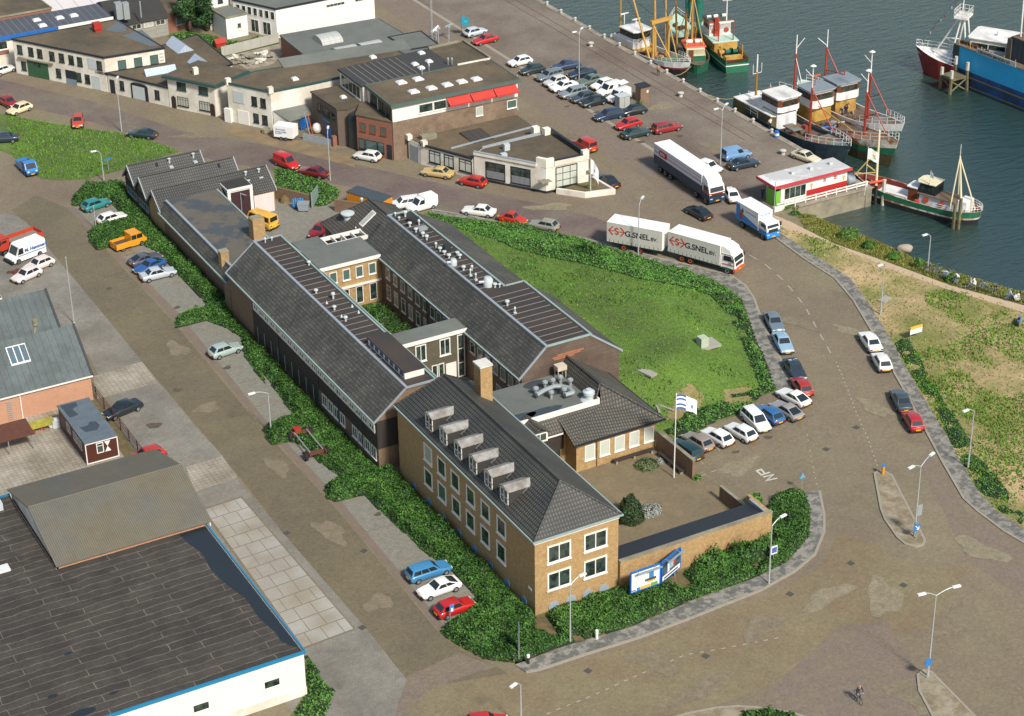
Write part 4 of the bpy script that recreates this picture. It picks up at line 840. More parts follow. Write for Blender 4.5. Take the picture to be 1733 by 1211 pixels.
for k in range(3):x=-29.3+k*.68;mb.slab([(x,60.4,rz_(60.4)+.12),(x+.58,60.4,rz_(60.4)+.12),(x+.58,61.9,rz_(61.9)+.12),(x,61.9,rz_(61.9)+.12)],.05)
mb.build('skylight_pane',mat('blue_grey_glass','51636b',.2,.1,2),sk)
mb=MB();mb.tube((-26,62.9,6.4),(-25.6,63.2,7.6),.14);mb.lathe([(.22,7.6),(.3,7.7),(.3,7.9),(.2,8.0),(.32,8.1),(.32,8.4),(.02,8.5)],(-25.6,63.2,0),10);mb.build('flue',M_conc,B)
mb=MB();mb.tube((-29.6,57.8,0),(-29.6,57.8,3.0),.07);mb.build('downpipe',M_frame,B)
for k in range(9):mb=MB();mb.box(-31.1,-30.6,57.8,57.9,.3+k*.25,.36+k*.25);mb.build('ladder_rung',M_galv,B)
B=thing('lean_to','small rusty brown lean-to roof at the left edge of the paved yard','shelter',(-32,52,0))
mb=MB();mb.slab([(-36,51.0,1.9),(-30.2,51.0,1.9),(-30.2,54.2,2.1),(-36,54.2,2.1)],.08);mb.build('roof',M_iron,B)
for x in(-30.5,-33):mb=MB();mb.tube((x,51.2,0),(x,51.2,1.85),.05);mb.build('post',M_galv,B)
B,rf=block('outhouse','small white outhouse with dark roof at the left edge behind the zinc roofs','building',[(-31,81.6),(-24.4,81.6),(-24.4,86.2),(-31,86.2)],2.6,M_render,M_feltdk);window(B,(-31,81.6),SE,4.6,.8,.9,1.2)
def simple(name,label,cat,mb,m,group=None,smooth=False):o=mb.build(name,m,smooth=smooth,autos=40 if smooth else None);return tag(o,label,cat,group)
p=P(46,730);B=thing('metal_cabinet','rusty orange cabinet with a grey top against the salmon brick wall','cabinet',p)
mb=MB();mb.cbox(p,(.9,.7,.9));mb.build('body',mat('rust_orange','9a5a2c',.7,.2,2),B);mb=MB();mb.cbox((p.x,p.y,.9),(1.0,.8,.12));mb.build('lid',M_lead,B)
p=P(71,727);B=thing('work_trough','long mossy yellow trough on red legs by the salmon brick wall','trough',p)
mb=MB();mb.cbox((p.x,p.y,.55),(2.6,.9,.5));mb.build('trough',mat('moss_yellow','8a8432',.8,.25,2,col2='a59a3e',c2s=.8),B)
for x in(-1.0,0,1.0):mb=MB();mb.tube((p.x+x-.2,p.y-.3,0),(p.x+x+.3,p.y+.2,.56),.06);mb.tube((p.x+x+.3,p.y-.3,0),(p.x+x-.2,p.y+.2,.56),.06);mb.build('leg',M_redpaint,B)
for px,lb in((88,'white drum lying on its side beside the brown cabin'),(95,'white boxy canister squeezed next to the brown cabin corner')):
 p=P(px,722);mb=MB()
 if px==88:mb.lathe([(.02,-.4),(.42,-.4),(.45,-.3),(.45,.3),(.42,.4),(.18,.41),(.1,.3)],(p.x,p.y,.45),14,'y')
 else:mb.cbox(p,(.8,.7,.95));mb.cbox((p.x,p.y,.95),(.4,.35,.1))
 simple('drum' if px==88 else 'canister',lb,'drum' if px==88 else 'canister',mb,M_vent)
mb=MB();p=P(54,727);mb.lathe([(.2,0),(.26,.1),(.26,.6),(.14,.8),(.14,1.0)],p,10);simple('gas_bottle','white gas bottle between the orange cabinet and the yellow trough','gas bottle',mb,M_vent)
B=thing('wire_fence','rusty wire mesh fence along the yard beside the cabin','fence',(-21.4,42,0))
for k in range(8):mb=MB();mb.tube((-21.4,42.5+k*2.6,0),(-21.4,42.5+k*2.6,1.5),.05);mb.build('post',M_iron,B)
mb=MB()
for z in(.2,.7,1.1,1.45):mb.box(-21.42,-21.38,42.5,60.7,z,z+.03)
for k in range(60):mb.box(-21.41,-21.39,42.6+k*.3,42.62+k*.3,.2,1.45)
mb.build('wire_mesh',M_iron,B)
mb=MB();mb.box(-22.9,-21.6,43,57.9,.022,.05);tag(mb.build('dark_soil_strip',M_soil),'dark soil strip between the cabin and the wire fence',None,None,'structure')
# ---- white two storey workshop
W_,S_,E_,N_=(0.6,158.6),(9.8,144.1),(18.7,143.4),(16.8,158.8)
B,rf=block('white_workshop','white two storey workshop with green doors and moss grown flat roof','building',[W_,S_,E_,N_],5.3,M_render,M_grav,trim=M_blackfr)
d,L=wl(W_,S_)
for u in(1.2,3.3,5.0,7.3,9.1,10.9,12.5,16.1):window(B,W_,d,u-.45,3.25,.95,1.35,fm=M_blackfr,gm=M_glass,ft=.06)
for u,w in((1.6,.9),(8.2,.9),(12.0,.9),(13.6,.9)):window(B,W_,d,u-.45,.75,w,1.35,fm=M_blackfr,gm=M_glass,ft=.06)
panel(B,'green_doors',W_,d,2.4,.02,3.9,2.55,M_green,.1)
for u in(3.6,4.4):panel(B,'door_pane',W_,d,u,1.75,.55,.55,M_glass,.12,.1)
panel(B,'canopy_ledge',W_,d,.8,2.62,6.6,.14,M_conc,.35)
panel(B,'dark_doors',W_,d,9.6,.9,1.9,1.3,M_blackfr,.08);panel(B,'blue_doors',W_,d,9.6,.02,1.9,.88,mat('faded_blue_door','6f7f88',.6,.15,1),.08)
panel(B,'loading_door',W_,d,14.1,3.1,1.5,1.7,M_vent,.06);panel(B,'loading_door',W_,d,14.5,.05,1.5,2.1,M_vent,.06)
rowwin(B,S_,E_,(.28,.55,.82),3.1,1.2,1.4,fm=M_blackfr,gm=M_glassg,ft=.06)
for k in range(5):panel(B,'wall_rung',S_,wl(S_,E_)[0],8.2,2.5+k*.5,.5,.07,M_galv,.08)
text(B,'LASBEDRIJF - TECHNIEK',(W_[0]+d[0]*15.2+d[1]*.03,W_[1]+d[1]*15.2-d[0]*.03,2.62),.5,M_trimdk,(d[0],d[1],0),(0,0,1),bold=True)
mb=MB();x,y=P2(165,52,5.4);mb.cbox((x,y,5.3),(.9,.9,.5));mb.cbox((x,y,5.8),(1.2,1.2,.9));mb.build('roof_box',M_redpaint,rf)
for k,pts in enumerate(('178 50 200 36 212 42 214 52 196 54','206 60 240 50 272 77 255 78 230 69')):
 mb=MB();mb.add([(*q,5.366+.004*k)for q in PP(pts,5.36)],[tuple(range(5))]);mb.build('wet_patch',mat('blue_grey_roof_patch','5c6365',.6,.08,.6),rf)
 # ---- lower white extension with arched door
a,b_=(9.9,143.9),(15.5,133.9)
B,rf=block('white_extension','single storey white workshop wing with arched garage door and three ridge skylights','building',[a,b_,(27.0,138.0),(27.2,152.4),(18.9,150),(18.75,143.3)],2.95,M_render,M_grav,trim=M_blackfr)
d,L=wl(a,b_)
panel(B,'door',a,d,.4,.02,.9,2.1,M_blackfr,.05);window(B,a,d,2.3,.9,.8,1.4,fm=M_blackfr,ft=.06);window(B,a,d,8.9,.8,.85,1.35,fm=M_blackfr,ft=.06)
panel(B,'garage_door',a,d,4.7,.05,2.3,2.0,M_vent,.06);
mb=MB();n_=(d[1],-d[0])
arc=[(4.4+1.6*(1-math.cos(t*math.pi/8)),2.0+.55*math.sin(t*math.pi/8))for t in range(9)]
mb.wbox(a,d,4.4,4.7,.02,2.05,.002,.05);mb.wbox(a,d,7.0,7.6,.02,2.05,.002,.05)
for(u0,z0),(u1,z1)in zip(arc,arc[1:]):mb.wbox(a,d,u0,u1,2.06,max(z0,z1)+.02,.002,.05)
mb.build('door_arch',M_blackfr,B)
def ridgelight(B,p,q,w,h,z):
 d,L=wl(p,q);n=(d[1]*w/2,-d[0]*w/2);A_=[(p[0]+n[0],p[1]+n[1],z),(q[0]+n[0],q[1]+n[1],z),(q[0]-n[0],q[1]-n[1],z),(p[0]-n[0],p[1]-n[1],z)]
 mb=MB();r0_,r1_=(p[0],p[1],z+h),(q[0],q[1],z+h);mb.add(A_+[r0_,r1_],[(3,2,1,0),(0,1,5,4),(2,3,4,5),(1,2,5),(3,0,4)]);return mb.build('ridge_skylight',mat('pale_blue_skylight','a9b4c0',.25,.06,1.5,tex=(.5,9,.03,.75,.97,0)),B,fixn=True)
ridgelight(rf,P2(292,62,3.9),P2(314,78,3.9),2.6,1.1,3.0);ridgelight(rf,P2(330,92,3.9),P2(345,105,3.9),2.6,1.1,3.0);ridgelight(rf,P2(244,118,3.8),P2(296,109,3.8),1.6,.9,3.0)
# ---- white house with teal eaves
a,b_=(15.5,133.8),(19.9,127.0)
hp=[a,b_,(25.6,129.6),(21.4,136.6)]
B,rf=block('white_house','small white two storey house with teal eaves and arched doors','building',hp,4.7,M_render,M_grav)
mb=MB();mb.ribbon(offset_poly(hp,.3),.5,4.55,4.85,closed=True);mb.build('eaves',M_greentrim,rf);mb=MB();mb.prism(offset_poly(hp,.25),4.851,4.95);mb.build('roof_deck',M_grav,rf)
d,L=wl(a,b_)
for u in(1.8,5.6):window(B,a,d,u-.2,3.0,1.6,1.2,fm=M_greentrim,nx=2,ft=.08);window(B,a,d,u-.3,.6,1.9,1.35,fm=M_blackfr,nx=4,ft=.06,gm=M_curt,split=.72)
for u in(.45,7.2):
 mb=MB();mb.wbox(a,d,u,u+.75,.02,1.5,.002,.06)
 for k in range(4):mb.wbox(a,d,u+.06*k*k*.5,u+.75-.06*k*k*.5,1.5+.1*k,1.6+.1*k,.002,.06)
 mb.build('arched_door',mat('brown_door','35261f',.6,.1,2),B)
mb=MB();x,y=P2(331,124,5);mb.cbox((x,y,4.9),(.7,.7,1.0));mb.build('chimney',M_render,B)
# ---- white warehouse with brown roof
a,b_=(20.9,124.4),(24.8,118.1)
hp=[a,b_,(30.0,118.0),(36.0,118.2),(36.4,120.2),(47.6,117.6),(47,124.2),(26,126.4)]
B,rf=block('white_storehouse','white two storey storehouse with long brown gravel roof behind the brick shop','building',hp,5.75,M_render,M_grav,trim=M_greentrim)
d,L=wl(a,b_)
panel(B,'loading_door',a,d,1.0,3.1,1.8,1.75,M_vent,.06);panel(B,'white_doors',a,d,1.5,.03,1.9,2.0,M_frame,.08);panel(B,'open_door',a,d,-.5,.03,1.1,2.0,M_frame,.5)
for u in(4.2,5.7):window(B,a,d,u-.1,3.2,.9,1.35,fm=M_blackfr,ft=.06);window(B,a,d,u,.7,.9,1.35,fm=M_blackfr,ft=.06)
for q in(a,(b_[0]-.1,b_[1]+.2)):mb=MB();mb.cbox((q[0]+.2,q[1],5.5),(.7,.7,.9));mb.build('parapet_pier',M_render,B)
mb=MB();mb.slab([(30,125.5,5.9),(49,123.2,5.9),(49,125.6,6.6),(30,127.6,6.6)],.2);mb.build('grey_roof_strip',M_gravg,rf)
for px,py in((499,134),(631,97)):x,y=P2(px,py,5.85);dome(rf,x,y,5.85,.8,.8)
mb=MB();mb.add([(24.9,117.9,.0),(29.6,116.6,0),(29.6,117.9,0),(25.2,117.95,0),(24.9,117.9,2.9),(26.4,115.6,1.9),(29.6,116.6,1.9),(29.6,117.9,2.9)],[(4,5,6,7),(0,1,6,5),(0,5,4),(1,2,7,6),(2,3,4,7),(3,0,4),(3,2,1,0)]);mb.build('lean_to_shed',M_render,B,fixn=True)
mb=MB();mb.slab([(24.9,117.9,3.0),(26.3,115.4,2.0),(30,116.3,2.0),(30,117.9,3.0)],.1);mb.build('lean_to_roof',M_gravg,B)
panel(B,'blue_door',(26.4,115.6),wl((26.4,115.6),(29.6,116.6))[0],1.8,.03,.9,1.8,M_blue,.08);panel(B,'blue_door',(26.4,115.6),wl((26.4,115.6),(29.6,116.6))[0],2.9,.03,.4,1.8,M_blue,.08)
# ---- brick ship chandler's with upper white storey
B=thing('brick_shop','brick shop with white upper storey, ribbed black roof, red awnings and roof lights','building',(34.7,100,0))
mb=MB();mb.prism([(34.7,100.0),(53.6,99.7),(53.9,108.5),(35.0,108.4)],-.1,5.5);mb.prism([(34.4,108.5),(54.1,108.6),(54.1,117.0),(34.4,116.0)],-.1,5.5);mb.build('wall',mat('dark_brown_brick','75614f',.85,.12,1.2,col2='8a7560',c2s=.3,tex=(.3,.1,.02,.75,.8)),B)
mb=MB();mb.prism([(34.72,99.96),(53.62,99.66),(53.92,108.45),(35.02,108.4)],5.502,7.7);up=mb.build('upper_storey',M_whiteclad,B)
mb=MB();mb.prism([(34.5,99.7),(53.9,99.4),(54.1,108.5),(34.8,108.45)],7.702,8.0);rf=mb.build('roof',M_grav,B)
mb=MB();mb.ribbon([(34.5,99.72),(53.9,99.42),(54.1,108.4),(34.8,108.38)],.16,7.6,8.06,closed=True);mb.build('roof_edge',mat('grey_green_fascia','4d5f56',.5,.08,1),rf)
for zx,zy in((958,535),(1068,513),(1040,595),(1155,572),(1258,550),(1353,530),(1448,513)):
 x,y=P2(430+zx*.2597,zy*.2597,8.1);dome(rf,x,y,8.0,1.25,1.1)
d,L=wl((34.72,99.96),(53.62,99.66));p0=(34.72,99.96)
window(B,p0,d,3.9,6.0,2.1,1.25,ft=.07,fm=M_frame);window(B,p0,d,6.1,6.0,1.9,1.25,ft=.07,fm=M_frame)
for k in range(3):
 u=8.0+k*3.55;q=lambda uu,t:(p0[0]+d[0]*uu+d[1]*t,p0[1]+d[1]*uu-d[0]*t)
 mb=MB();mb.slab([(*q(u,.05),7.45),(*q(u+3.4,.05),7.45),(*q(u+3.4,1.15),6.75),(*q(u,1.15),6.75)],.06);mb.prism([q(u,1.12),q(u+3.4,1.12),q(u+3.4,1.17),q(u,1.17)],6.5,6.74);mb.build('red_awning',mat('red_awning_cloth','b5352a',.7,.08,1,tex=(.5,9,.02,.85,.97,0)),B)
 window(B,p0,d,u+.2,6.0,3.0,1.25,ft=.07,nx=2)
window(B,p0,d,12.4,3.9,1.1,1.3,gm=M_curt,ft=.06);window(B,p0,d,17.2,4.0,1.5,1.2,gm=M_glassg)
d2,L2=wl((35.02,108.4),p0)
for u,w in((1.0,2.4),(3.8,2.2),(6.2,2.0)):window(B,(35.02,108.4),d2,u,5.65,w,1.9,nx=3,ft=.07,fm=M_blackfr)
mb=MB();mb.prism([(34.42,108.5),(54.1,108.62),(54.1,117.0),(34.42,116.0)],5.502,7.7);mb.build('upper_storey',M_render,B)
mb=MB();mb.prism([(34.2,108.47),(48.6,108.56),(48.6,116.9),(34.2,116.2)],7.702,7.95);r2_=mb.build('ribbed_roof',mat('black_ribbed_roof','3a3936',.7,.1,1),B)
mb=MB()
for k in range(9):x=35.3+k*.95;mb.prism([(x,108.7),(x+.12,108.7),(x+.12,116.0),(x,116.0)],7.94,8.0)
mb.build('roof_ribs',MATS['felt_rib'],r2_)
mb=MB();mb.prism([(48.7,108.6),(54.2,108.66),(54.2,117.2),(48.7,117)],7.702,7.9);r3_=mb.build('brown_roof',M_grav,B)
mb=MB();mb.ribbon([(48.7,116.8),(54.3,117.1),(54.3,108.8)],.3,7.5,8.2);mb.build('parapet',M_conc,r3_)
mb=MB();mb.prism([(54.0,108.3),(49.0,108.4),(49.0,108.6),(54.0,108.5)],7.9,8.25);mb.build('parapet',M_render,r3_)
for zx,zy in((1048,418),(1090,443),(1140,400),(1090,345)):x,y=P2(430+zx*.2597,zy*.2597,8.0);dome(r2_,x,y,7.95,.8,.8)
for zx,zy in((1140,460),(1265,420),(1290,420),(1095,490)):x,y=P2(430+zx*.2597,zy*.2597,7.95);vent(r2_,x,y,7.9,1.3,.14,0,m=M_galv)
d3,L3=wl((34.42,116.0),(34.42,108.5));window(B,(34.42,116.0),d3,.5,5.6,6.2,1.9,nx=5,ft=.12,fm=M_frame);panel(B,'fascia_board',(34.42,116.0),d3,0,7.55,7.4,.35,M_leadg,.12)
fp=[(31.7,105.0),(34.66,100.1),(34.9,108.3),(34.3,108.6),(33.8,108.2)]
mb=MB();mb.prism(fp,-.1,5.45);mb.build('front_bay',M_redbr,B);mb=MB();mb.prism(offset_poly(fp,.12),5.452,5.6);mb.build('front_bay_roof',M_grav,B)
d,L=wl((31.7,105.0),(34.66,100.1))
for u in(1.0,2.6,4.3):window(B,(31.7,105.0),d,u-.45,3.35,.95,1.2,fm=mat('orange_window_frame','87401f',.5,.1,2),gm=M_glassg,ft=.1)
for u,w in((.25,.9),(1.3,1.9),(3.3,1.0)):window(B,(31.7,105.0),d,u,.7,w,1.5,fm=M_blackfr,gm=M_glassg,ft=.06)
panel(B,'door',(31.7,105.0),d,4.75,.02,.8,2.1,M_blackfr,.05)
fp=[(30.0,116.0),(30.4,108.4),(31.6,107.7),(34.3,108.8),(34.35,116.0)]
mb=MB();mb.prism(fp,-.1,5.3);mb.build('side_bay',mat('grey_brown_brick','6a5b4e',.85,.1,1.2,tex=(.21,.065,.012,.85,.82)),B);mb=MB();mb.prism(offset_poly(fp,.12),5.302,5.5);sr=mb.build('side_bay_roof',M_grav,B)
d,L=wl((30.0,116.0),(30.4,108.4));window(B,(30.0,116.0),d,3.2,3.3,2.2,1.2,fm=M_blackfr,nx=2,ft=.07);window(B,(30.0,116.0),d,6.0,3.4,1.0,1.1,fm=M_blackfr,ft=.07);window(B,(30.0,116.0),d,1.8,3.3,.9,1.1,fm=M_blackfr,ft=.07)
panel(B,'blue_door',(30.0,116.0),d,4.0,.02,1.5,2.0,M_blue,.06);panel(B,'blue_sign',(30.0,116.0),d,3.2,2.5,2.0,.3,M_bluetrim,.1)
dome(sr,*P2(585,144,5.5),5.5,.9,.9);dome(sr,*P2(581,165,5.5),5.5,.7,.7)
mb=MB();mb.prism([(31.3,106.9),(32.1,105.4),(34.2,106.5),(33.8,108.2)],-.1,5.0);mb.build('stair_glazing',mat('dark_glazing','2f3836',.2,.1,1),B)
# ---- white boat shop
Bp=[(36.7,99.55),(37.3,97.0),(41.0,89.2),(43.2,90.2),(53.3,90.5),(53.4,99.6)]
B,rf=block('boat_shop','white single storey shop with dark framed windows and tall corner entrance bay','building',Bp,2.85,M_render,M_grav)
mb=MB();mb.ribbon([(37.3,97.0),(41.0,89.2)],.3,2.75,3.0);mb.build('roof_edge',M_blackfr,rf)
d,L=wl((37.3,97.0),(41.0,89.2))
for u,w in((1.4,1.9),(3.9,1.6),(6.4,2.1)):window(B,(37.3,97.0),d,u,.7,w,1.75,fm=M_blackfr,nx=2,gm=M_blind,ft=.13,split=.75)
panel(B,'garage_door',(36.7,99.55),wl((36.7,99.55),(37.3,97.0))[0],.4,.05,1.7,2.2,M_lead,.05)
for q in((36.8,99.5),(37.6,96.6)):mb=MB();mb.cbox((q[0],q[1],2.8),(.7,.8,.7));mb.build('parapet_pier',M_render,B)
Hp=[(41.1,89.0),(47.0,80.25),(53.2,80.0),(53.3,90.4),(42.9,90.1)]
mb=MB();mb.prism(Hp,-.1,3.55);mb.build('tall_wall',M_render,B);mb=MB();mb.prism(offset_poly(Hp,-.15),3.552,3.6);mb.build('gravel_roof',M_grav,B)
mb=MB();mb.ribbon(offset_poly(Hp[:3],0)[:3]if 0 else[Hp[0],(46.2,81.4)],.35,3.55,3.95);mb.build('parapet',M_render,B);mb=MB();mb.ribbon([Hp[0],(46.2,81.4)],.4,3.952,4.04);mb.build('coping',M_lead,B)
mb=MB();mb.ribbon([(48.2,80.3),(52.4,80.1)],.35,3.55,4.3);mb.build('parapet',M_render,B);mb=MB();mb.ribbon([(48.2,80.3),(52.4,80.1)],.42,4.302,4.38);mb.build('coping',M_blackfr,B)
mb=MB();mb.prism([(46.2,81.5),(46.95,80.2),(48.1,80.1),(48.15,80.5),(47.3,80.6),(46.6,81.7)],3.55,4.75);mb.build('corner_pylon',M_render,B)
mb=MB();mb.cbox((52.8,80.25,3.55),(.95,.6,1.3));mb.build('corner_pylon',M_render,B)
mb=MB();mb.ribbon([(53.2,80.6),(53.25,90.2)],.4,3.55,4.3);mb.build('dark_parapet',M_blackfr,B)
mb=MB();mb.ribbon([(41.0,89.1),(46.98,80.2),(53.25,79.95)],.1,-.05,.3);mb.build('plinth',M_blackfr,B)
d,L=wl(Hp[0],Hp[1])
for u in(1.7,5.4):window(B,Hp[0],d,u,.55,2.9,2.35,fm=M_blackfr,nx=2,gm=M_glass,ft=.1,split=.72);panel(B,'curtain',Hp[0],d,u+.15,.65,2.6,1.0,mat('grey_curtain','87898a',.8,.1,3,tex=(.18,9,.05,.5,.95,0)),.06,.03)
d,L=wl(Hp[1],Hp[2]);window(B,Hp[1],d,1.35,.45,3.2,2.9,fm=M_blackfr,nx=3,nz=3,gm=M_blind,ft=.13)
panel(B,'shop_sign',Hp[1],d,1.45,3.5,3.1,.62,mat('brown_orange_sign','9a5a34',.6,.06,2),.06)
nx_,ny_=d[1]*.07,-d[0]*.07
text(B,'Bob  Meester  bv',(Hp[1][0]+d[0]*1.55+nx_,Hp[1][1]+d[1]*1.55+ny_,3.68),.42,M_frame,(d[0],d[1],0),(0,0,1),bold=True)
for q in((46.6,79.9),(53.6,80.0)):mb=MB();mb.cbox((q[0],q[1],1.9),(1.5,1.1,.1));mb.build('canopy',M_conc,B)
for q in((45.4,88,.9),(44.0,86.2,.5)):mb=MB();mb.cbox((q[0],q[1],3.6),(.8,.6,q[2]));mb.build('roof_unit',M_vent,rf)
mb=MB();mb.cbox((39.0,98.2,2.9),(2.2,1.0,.7));mb.tube((38.2,98.3,3.5),(38.2,98.3,4.5),.05);mb.build('roof_unit',M_conc,rf)
mb=MB();mb.slab([(43.4,93.5,2.95),(46.6,93.5,2.95),(46.6,97.5,3.15),(43.4,97.5,3.15)],.1);mb.build('dark_roof_panel',mat('dark_rib_panel','3c3833',.8,.1,1,tex=(.9,9,.05,1.6,.95,0)),rf)
mb=MB();mb.ribbon([(40,93.5),(53.3,94.5)],.2,2.9,3.1);mb.build('roof_kerb',M_lead,rf);mb=MB();mb.ribbon([(43,90.3),(53.2,90.8)],.25,2.9,3.75);mb.build('roof_kerb',M_lead,rf)
for q in((51.6,91.2),(52.6,90.0)):mb=MB();mb.cbox((q[0],q[1],3.5),(.9,.8,1.0));mb.build('chimney',M_render,rf)
B=thing('planter','low white walled triangular planter in front of the boat shop','planter',P(990,333));pl=PP('942 327 990 334 1038 328 1003 307')
mb=MB();mb.ribbon(pl,.35,-.05,.75);mb.build('planter_wall',M_render,B);mb=MB();mb.prism(pl,.02,.4);mb.build('soil_bed',M_soil,B)
# ---- grey roofed depot, dark hut, white block at the top
hp=[(37.4,144.2),(37.0,131.2),(54.2,125.6),(53.4,143.4)]
B,rf=block('brick_depot','brick depot with grey felt roof and three arched roof lights','building',hp,3.5,M_redbr,M_gravg,trim=M_gravg)
for zx,zy in((480,245),(600,330),(760,300)):
 x,y=P2(430+zx*.2597,zy*.2597,3.9);mb=MB();secs=[]
 for k in range(9):t=math.pi*k/8;secs.append([(x-1.7,y+1.9*math.cos(t),3.55+.95*math.sin(t)),(x+1.7,y+1.9*math.cos(t),3.55+.95*math.sin(t))])
 V=[p for s_ in secs for p in s_];mb.add(V,[(2*k,2*k+1,2*k+3,2*k+2)for k in range(8)]+[tuple(range(0,18,2)),tuple(range(17,0,-2))]);mb.build('arched_roof_light',mat('vaulted_light','b4b3aa',.35,.06,2,tex=(.9,.5,.04,.7,.97,0)),rf,fixn=True)
hp=[P2(658,63,3.6),P2(712,53,3.6),P2(742,76,3.6),P2(694,84,3.6)]
B,rf=block('dark_hut','low dark roofed brick hut beside the depot','building',hp,3.6,M_redbr,M_gravg,trim=M_blackfr)
hp=[(40.2,152.4),(57.2,152.9),(57.2,175),(36,175),(36.2,160)]
B,rf=block('white_hall','white rendered hall with narrow window strip on its blank wall','building',hp,4.75,M_white,M_gravg,trim=M_blackfr)
d,L=wl(hp[0],hp[1])
for u in(8.6,13.6):window(B,hp[0],d,u,3.35,3.2,.5,nx=5,ft=.06,sill=False,gm=M_glass)
d,L=wl(hp[4],hp[0])
for k in range(7):window(B,hp[4],d,.6+k*1.15,2.9,.8,1.3,ft=.06,sill=False)
for k in range(3):window(B,hp[4],d,1.0+k*2.4,.2,1.6,2.1,ft=.08,sill=False,nx=2)
B,rf=block('white_annex','white cube annex with one small window beside the tree','building',[(33.3,156.0),(36.9,156.2),(36.2,161.0),(32.9,160.6)],3.5,M_white,M_gravg,trim=M_conc);window(B,(33.3,156.0),wl((33.3,156.0),(36.9,156.2))[0],1.9,1.6,.55,.6,fm=M_brown,ft=.05)
B,rf=block('white_tower_house','taller white house wall with small window at the top edge behind the tree','building',[(32.6,161.2),(36.0,161.4),(36.0,176),(32.6,176)],6.0,M_white,M_gravg);window(B,(32.6,161.2),SE,1.6,4.2,.8,1.0,fm=M_blackfr,ft=.05)
B=thing('panel_wall','long pale concrete panel wall round the overgrown yard behind the workshops','wall',P(375,93));mb=MB();mb.ribbon(PP('375 95 420 84 472 71'),.18,-.05,1.5);mb.build('panels',mat('pale_panel_wall','a5a195',.8,.1,.8,tex=(1.6,1.6,.05,.75,.93,0)),B)
B=thing('old_shed','low mossy dark roofed shed behind the white storehouse','shed',(30,128.5,0));mb=MB();mb.box(26.5,36.5,127.8,131,-.1,2.5);mb.build('wall',M_conc,B);mb=MB();mb.slab([(26.2,127.5,2.5),(36.8,127.5,2.5),(36.8,131.2,3.0),(26.2,131.2,3.0)],.12);mb.build('roof',M_feltdk,B)
# ---- top left roofs
B=thing('blue_trimmed_shed','long black roofed shed with half blue half white fascia','shed',(0,162,0))
mb=MB();mb.box(-25,17.0,162.2,168.4,-.1,4.4);mb.build('wall',M_render,B)
mb=MB();mb.slab([(-25,161.9,4.7),(17.2,161.9,4.7),(17.2,168.6,5.0),(-25,168.6,5.0)],.2);rf=mb.build('roof',mat('black_seamed_roof','53555a',.6,.12,.7,tex=(1.05,30,.07,1.5,.9,0,.75)),B)
mb=MB();mb.box(-25,8.6,161.7,161.88,4.3,4.85);mb.build('blue_fascia',M_blue,B);mb=MB();mb.box(8.61,17.3,161.7,161.88,4.3,4.85);mb.build('white_fascia',M_frame,B)
for px,py in((62,34),(72,43),(101,30),(125,26)):x,y=P2(px,py,4.9);dome(rf,x,y,4.85,1.1,.9)
window(B,(-25,162.2),SE,24.3,2.7,1.4,1.3);panel(B,'brick_band',(-25,162.2),SE,20,1.9,5.8,.7,M_redbr,.03)
B,rf=block('brown_roof_hall','hall with brown gravel roof at the top left corner','building',[(-25,169),(9.9,169),(9.0,184),(-25,184)],5.4,M_redbr,M_grav,trim=M_conc)
B=thing('white_roof_hall','hall with pale seamed white roof at the top left','building',(10,169,0));mb=MB();mb.box(10.2,20.4,169.2,190,-.1,4.6);mb.build('wall',M_render,B)
mb=MB();mb.slab([(10.0,169.0,4.65),(20.6,169.0,4.65),(20.6,190,6.5),(10.0,190,6.5)],.2);mb.build('roof',mat('white_seamed_roof','cbc3bd',.6,.06,.6,tex=(2.4,60,.05,.45,.97,0)),B)
B=thing('concrete_workshop','grey concrete panel workshop with dark gabled roof and window strip','building',(18,162,0))
mb=MB();mb.box(17.6,26.2,162.6,174,-.1,3.0);mb.build('wall',mat('panel_concrete','8f8c82',.85,.1,.8,tex=(2.2,.6,.04,.7,.93,0)),B)
mb=MB();mb.slab([(17.3,162.3,3.0),(26.5,162.3,3.0),(26.5,168,5.4),(17.3,168,5.4)],.14);mb.slab([(17.3,174.2,3.0),(26.5,174.2,3.0),(26.5,168,5.4),(17.3,168,5.4)],.14);mb.build('roof',M_feltdk,B)
for k in range(4):window(B,(17.6,162.6),SE,.8+k*1.95,1.9,1.5,.8,nx=2,ft=.07,gm=M_glass if k!=2 else M_curt,sill=False)
for px,w in((200,1.1),(212,.9)):x,y=P2(px,10,6);mb=MB();mb.cbox((x,y,4),(w,w,2.6));mb.build('roof_duct',M_galv,B)
mb=MB();x,y=P2(237,8,6);mb.tube((x,y,4),(x,y,6.6),.12);mb.build('flue',M_galv,B)
B=thing('red_brick_shed','small red brick shed with mossy flat roof next to the tree','shed',(27,163.5,0));mb=MB();mb.box(26.5,30.2,163.6,170,-.1,3.0);mb.build('wall',M_redbr,B);mb=MB();mb.box(26.3,30.4,163.4,170.2,3.0,3.15);mb.build('roof',M_grav,B);window(B,(26.5,163.6),SE,1.4,1.0,1.5,1.1,fm=M_lead,nx=2,gm=M_glassg)
B=thing('red_tiled_house','house with orange red tiled roof at the top edge beside the tree','building',(24,180,0));mb=MB();mb.box(23,30.5,177,186,-.1,3.4);mb.build('wall',M_redbr,B)
mb=MB();mb.slab([(22.7,176.6,3.3),(30.8,176.6,3.3),(30.8,181.5,6.6),(22.7,181.5,6.6)],.15);mb.slab([(22.7,186.4,3.3),(30.8,186.4,3.3),(30.8,181.5,6.6),(22.7,181.5,6.6)],.15);mb.build('roof',mat('orange_tiles','a2543a',.75,.12,1,tex=(.3,.38,.06,.5,.85,0)),B)
sheet('overgrown_yard',PP('280 58 320 50 400 70 440 62 475 62 472 74 375 97 340 75 300 75'),.03,M_grass,'overgrown green yard behind the workshops')
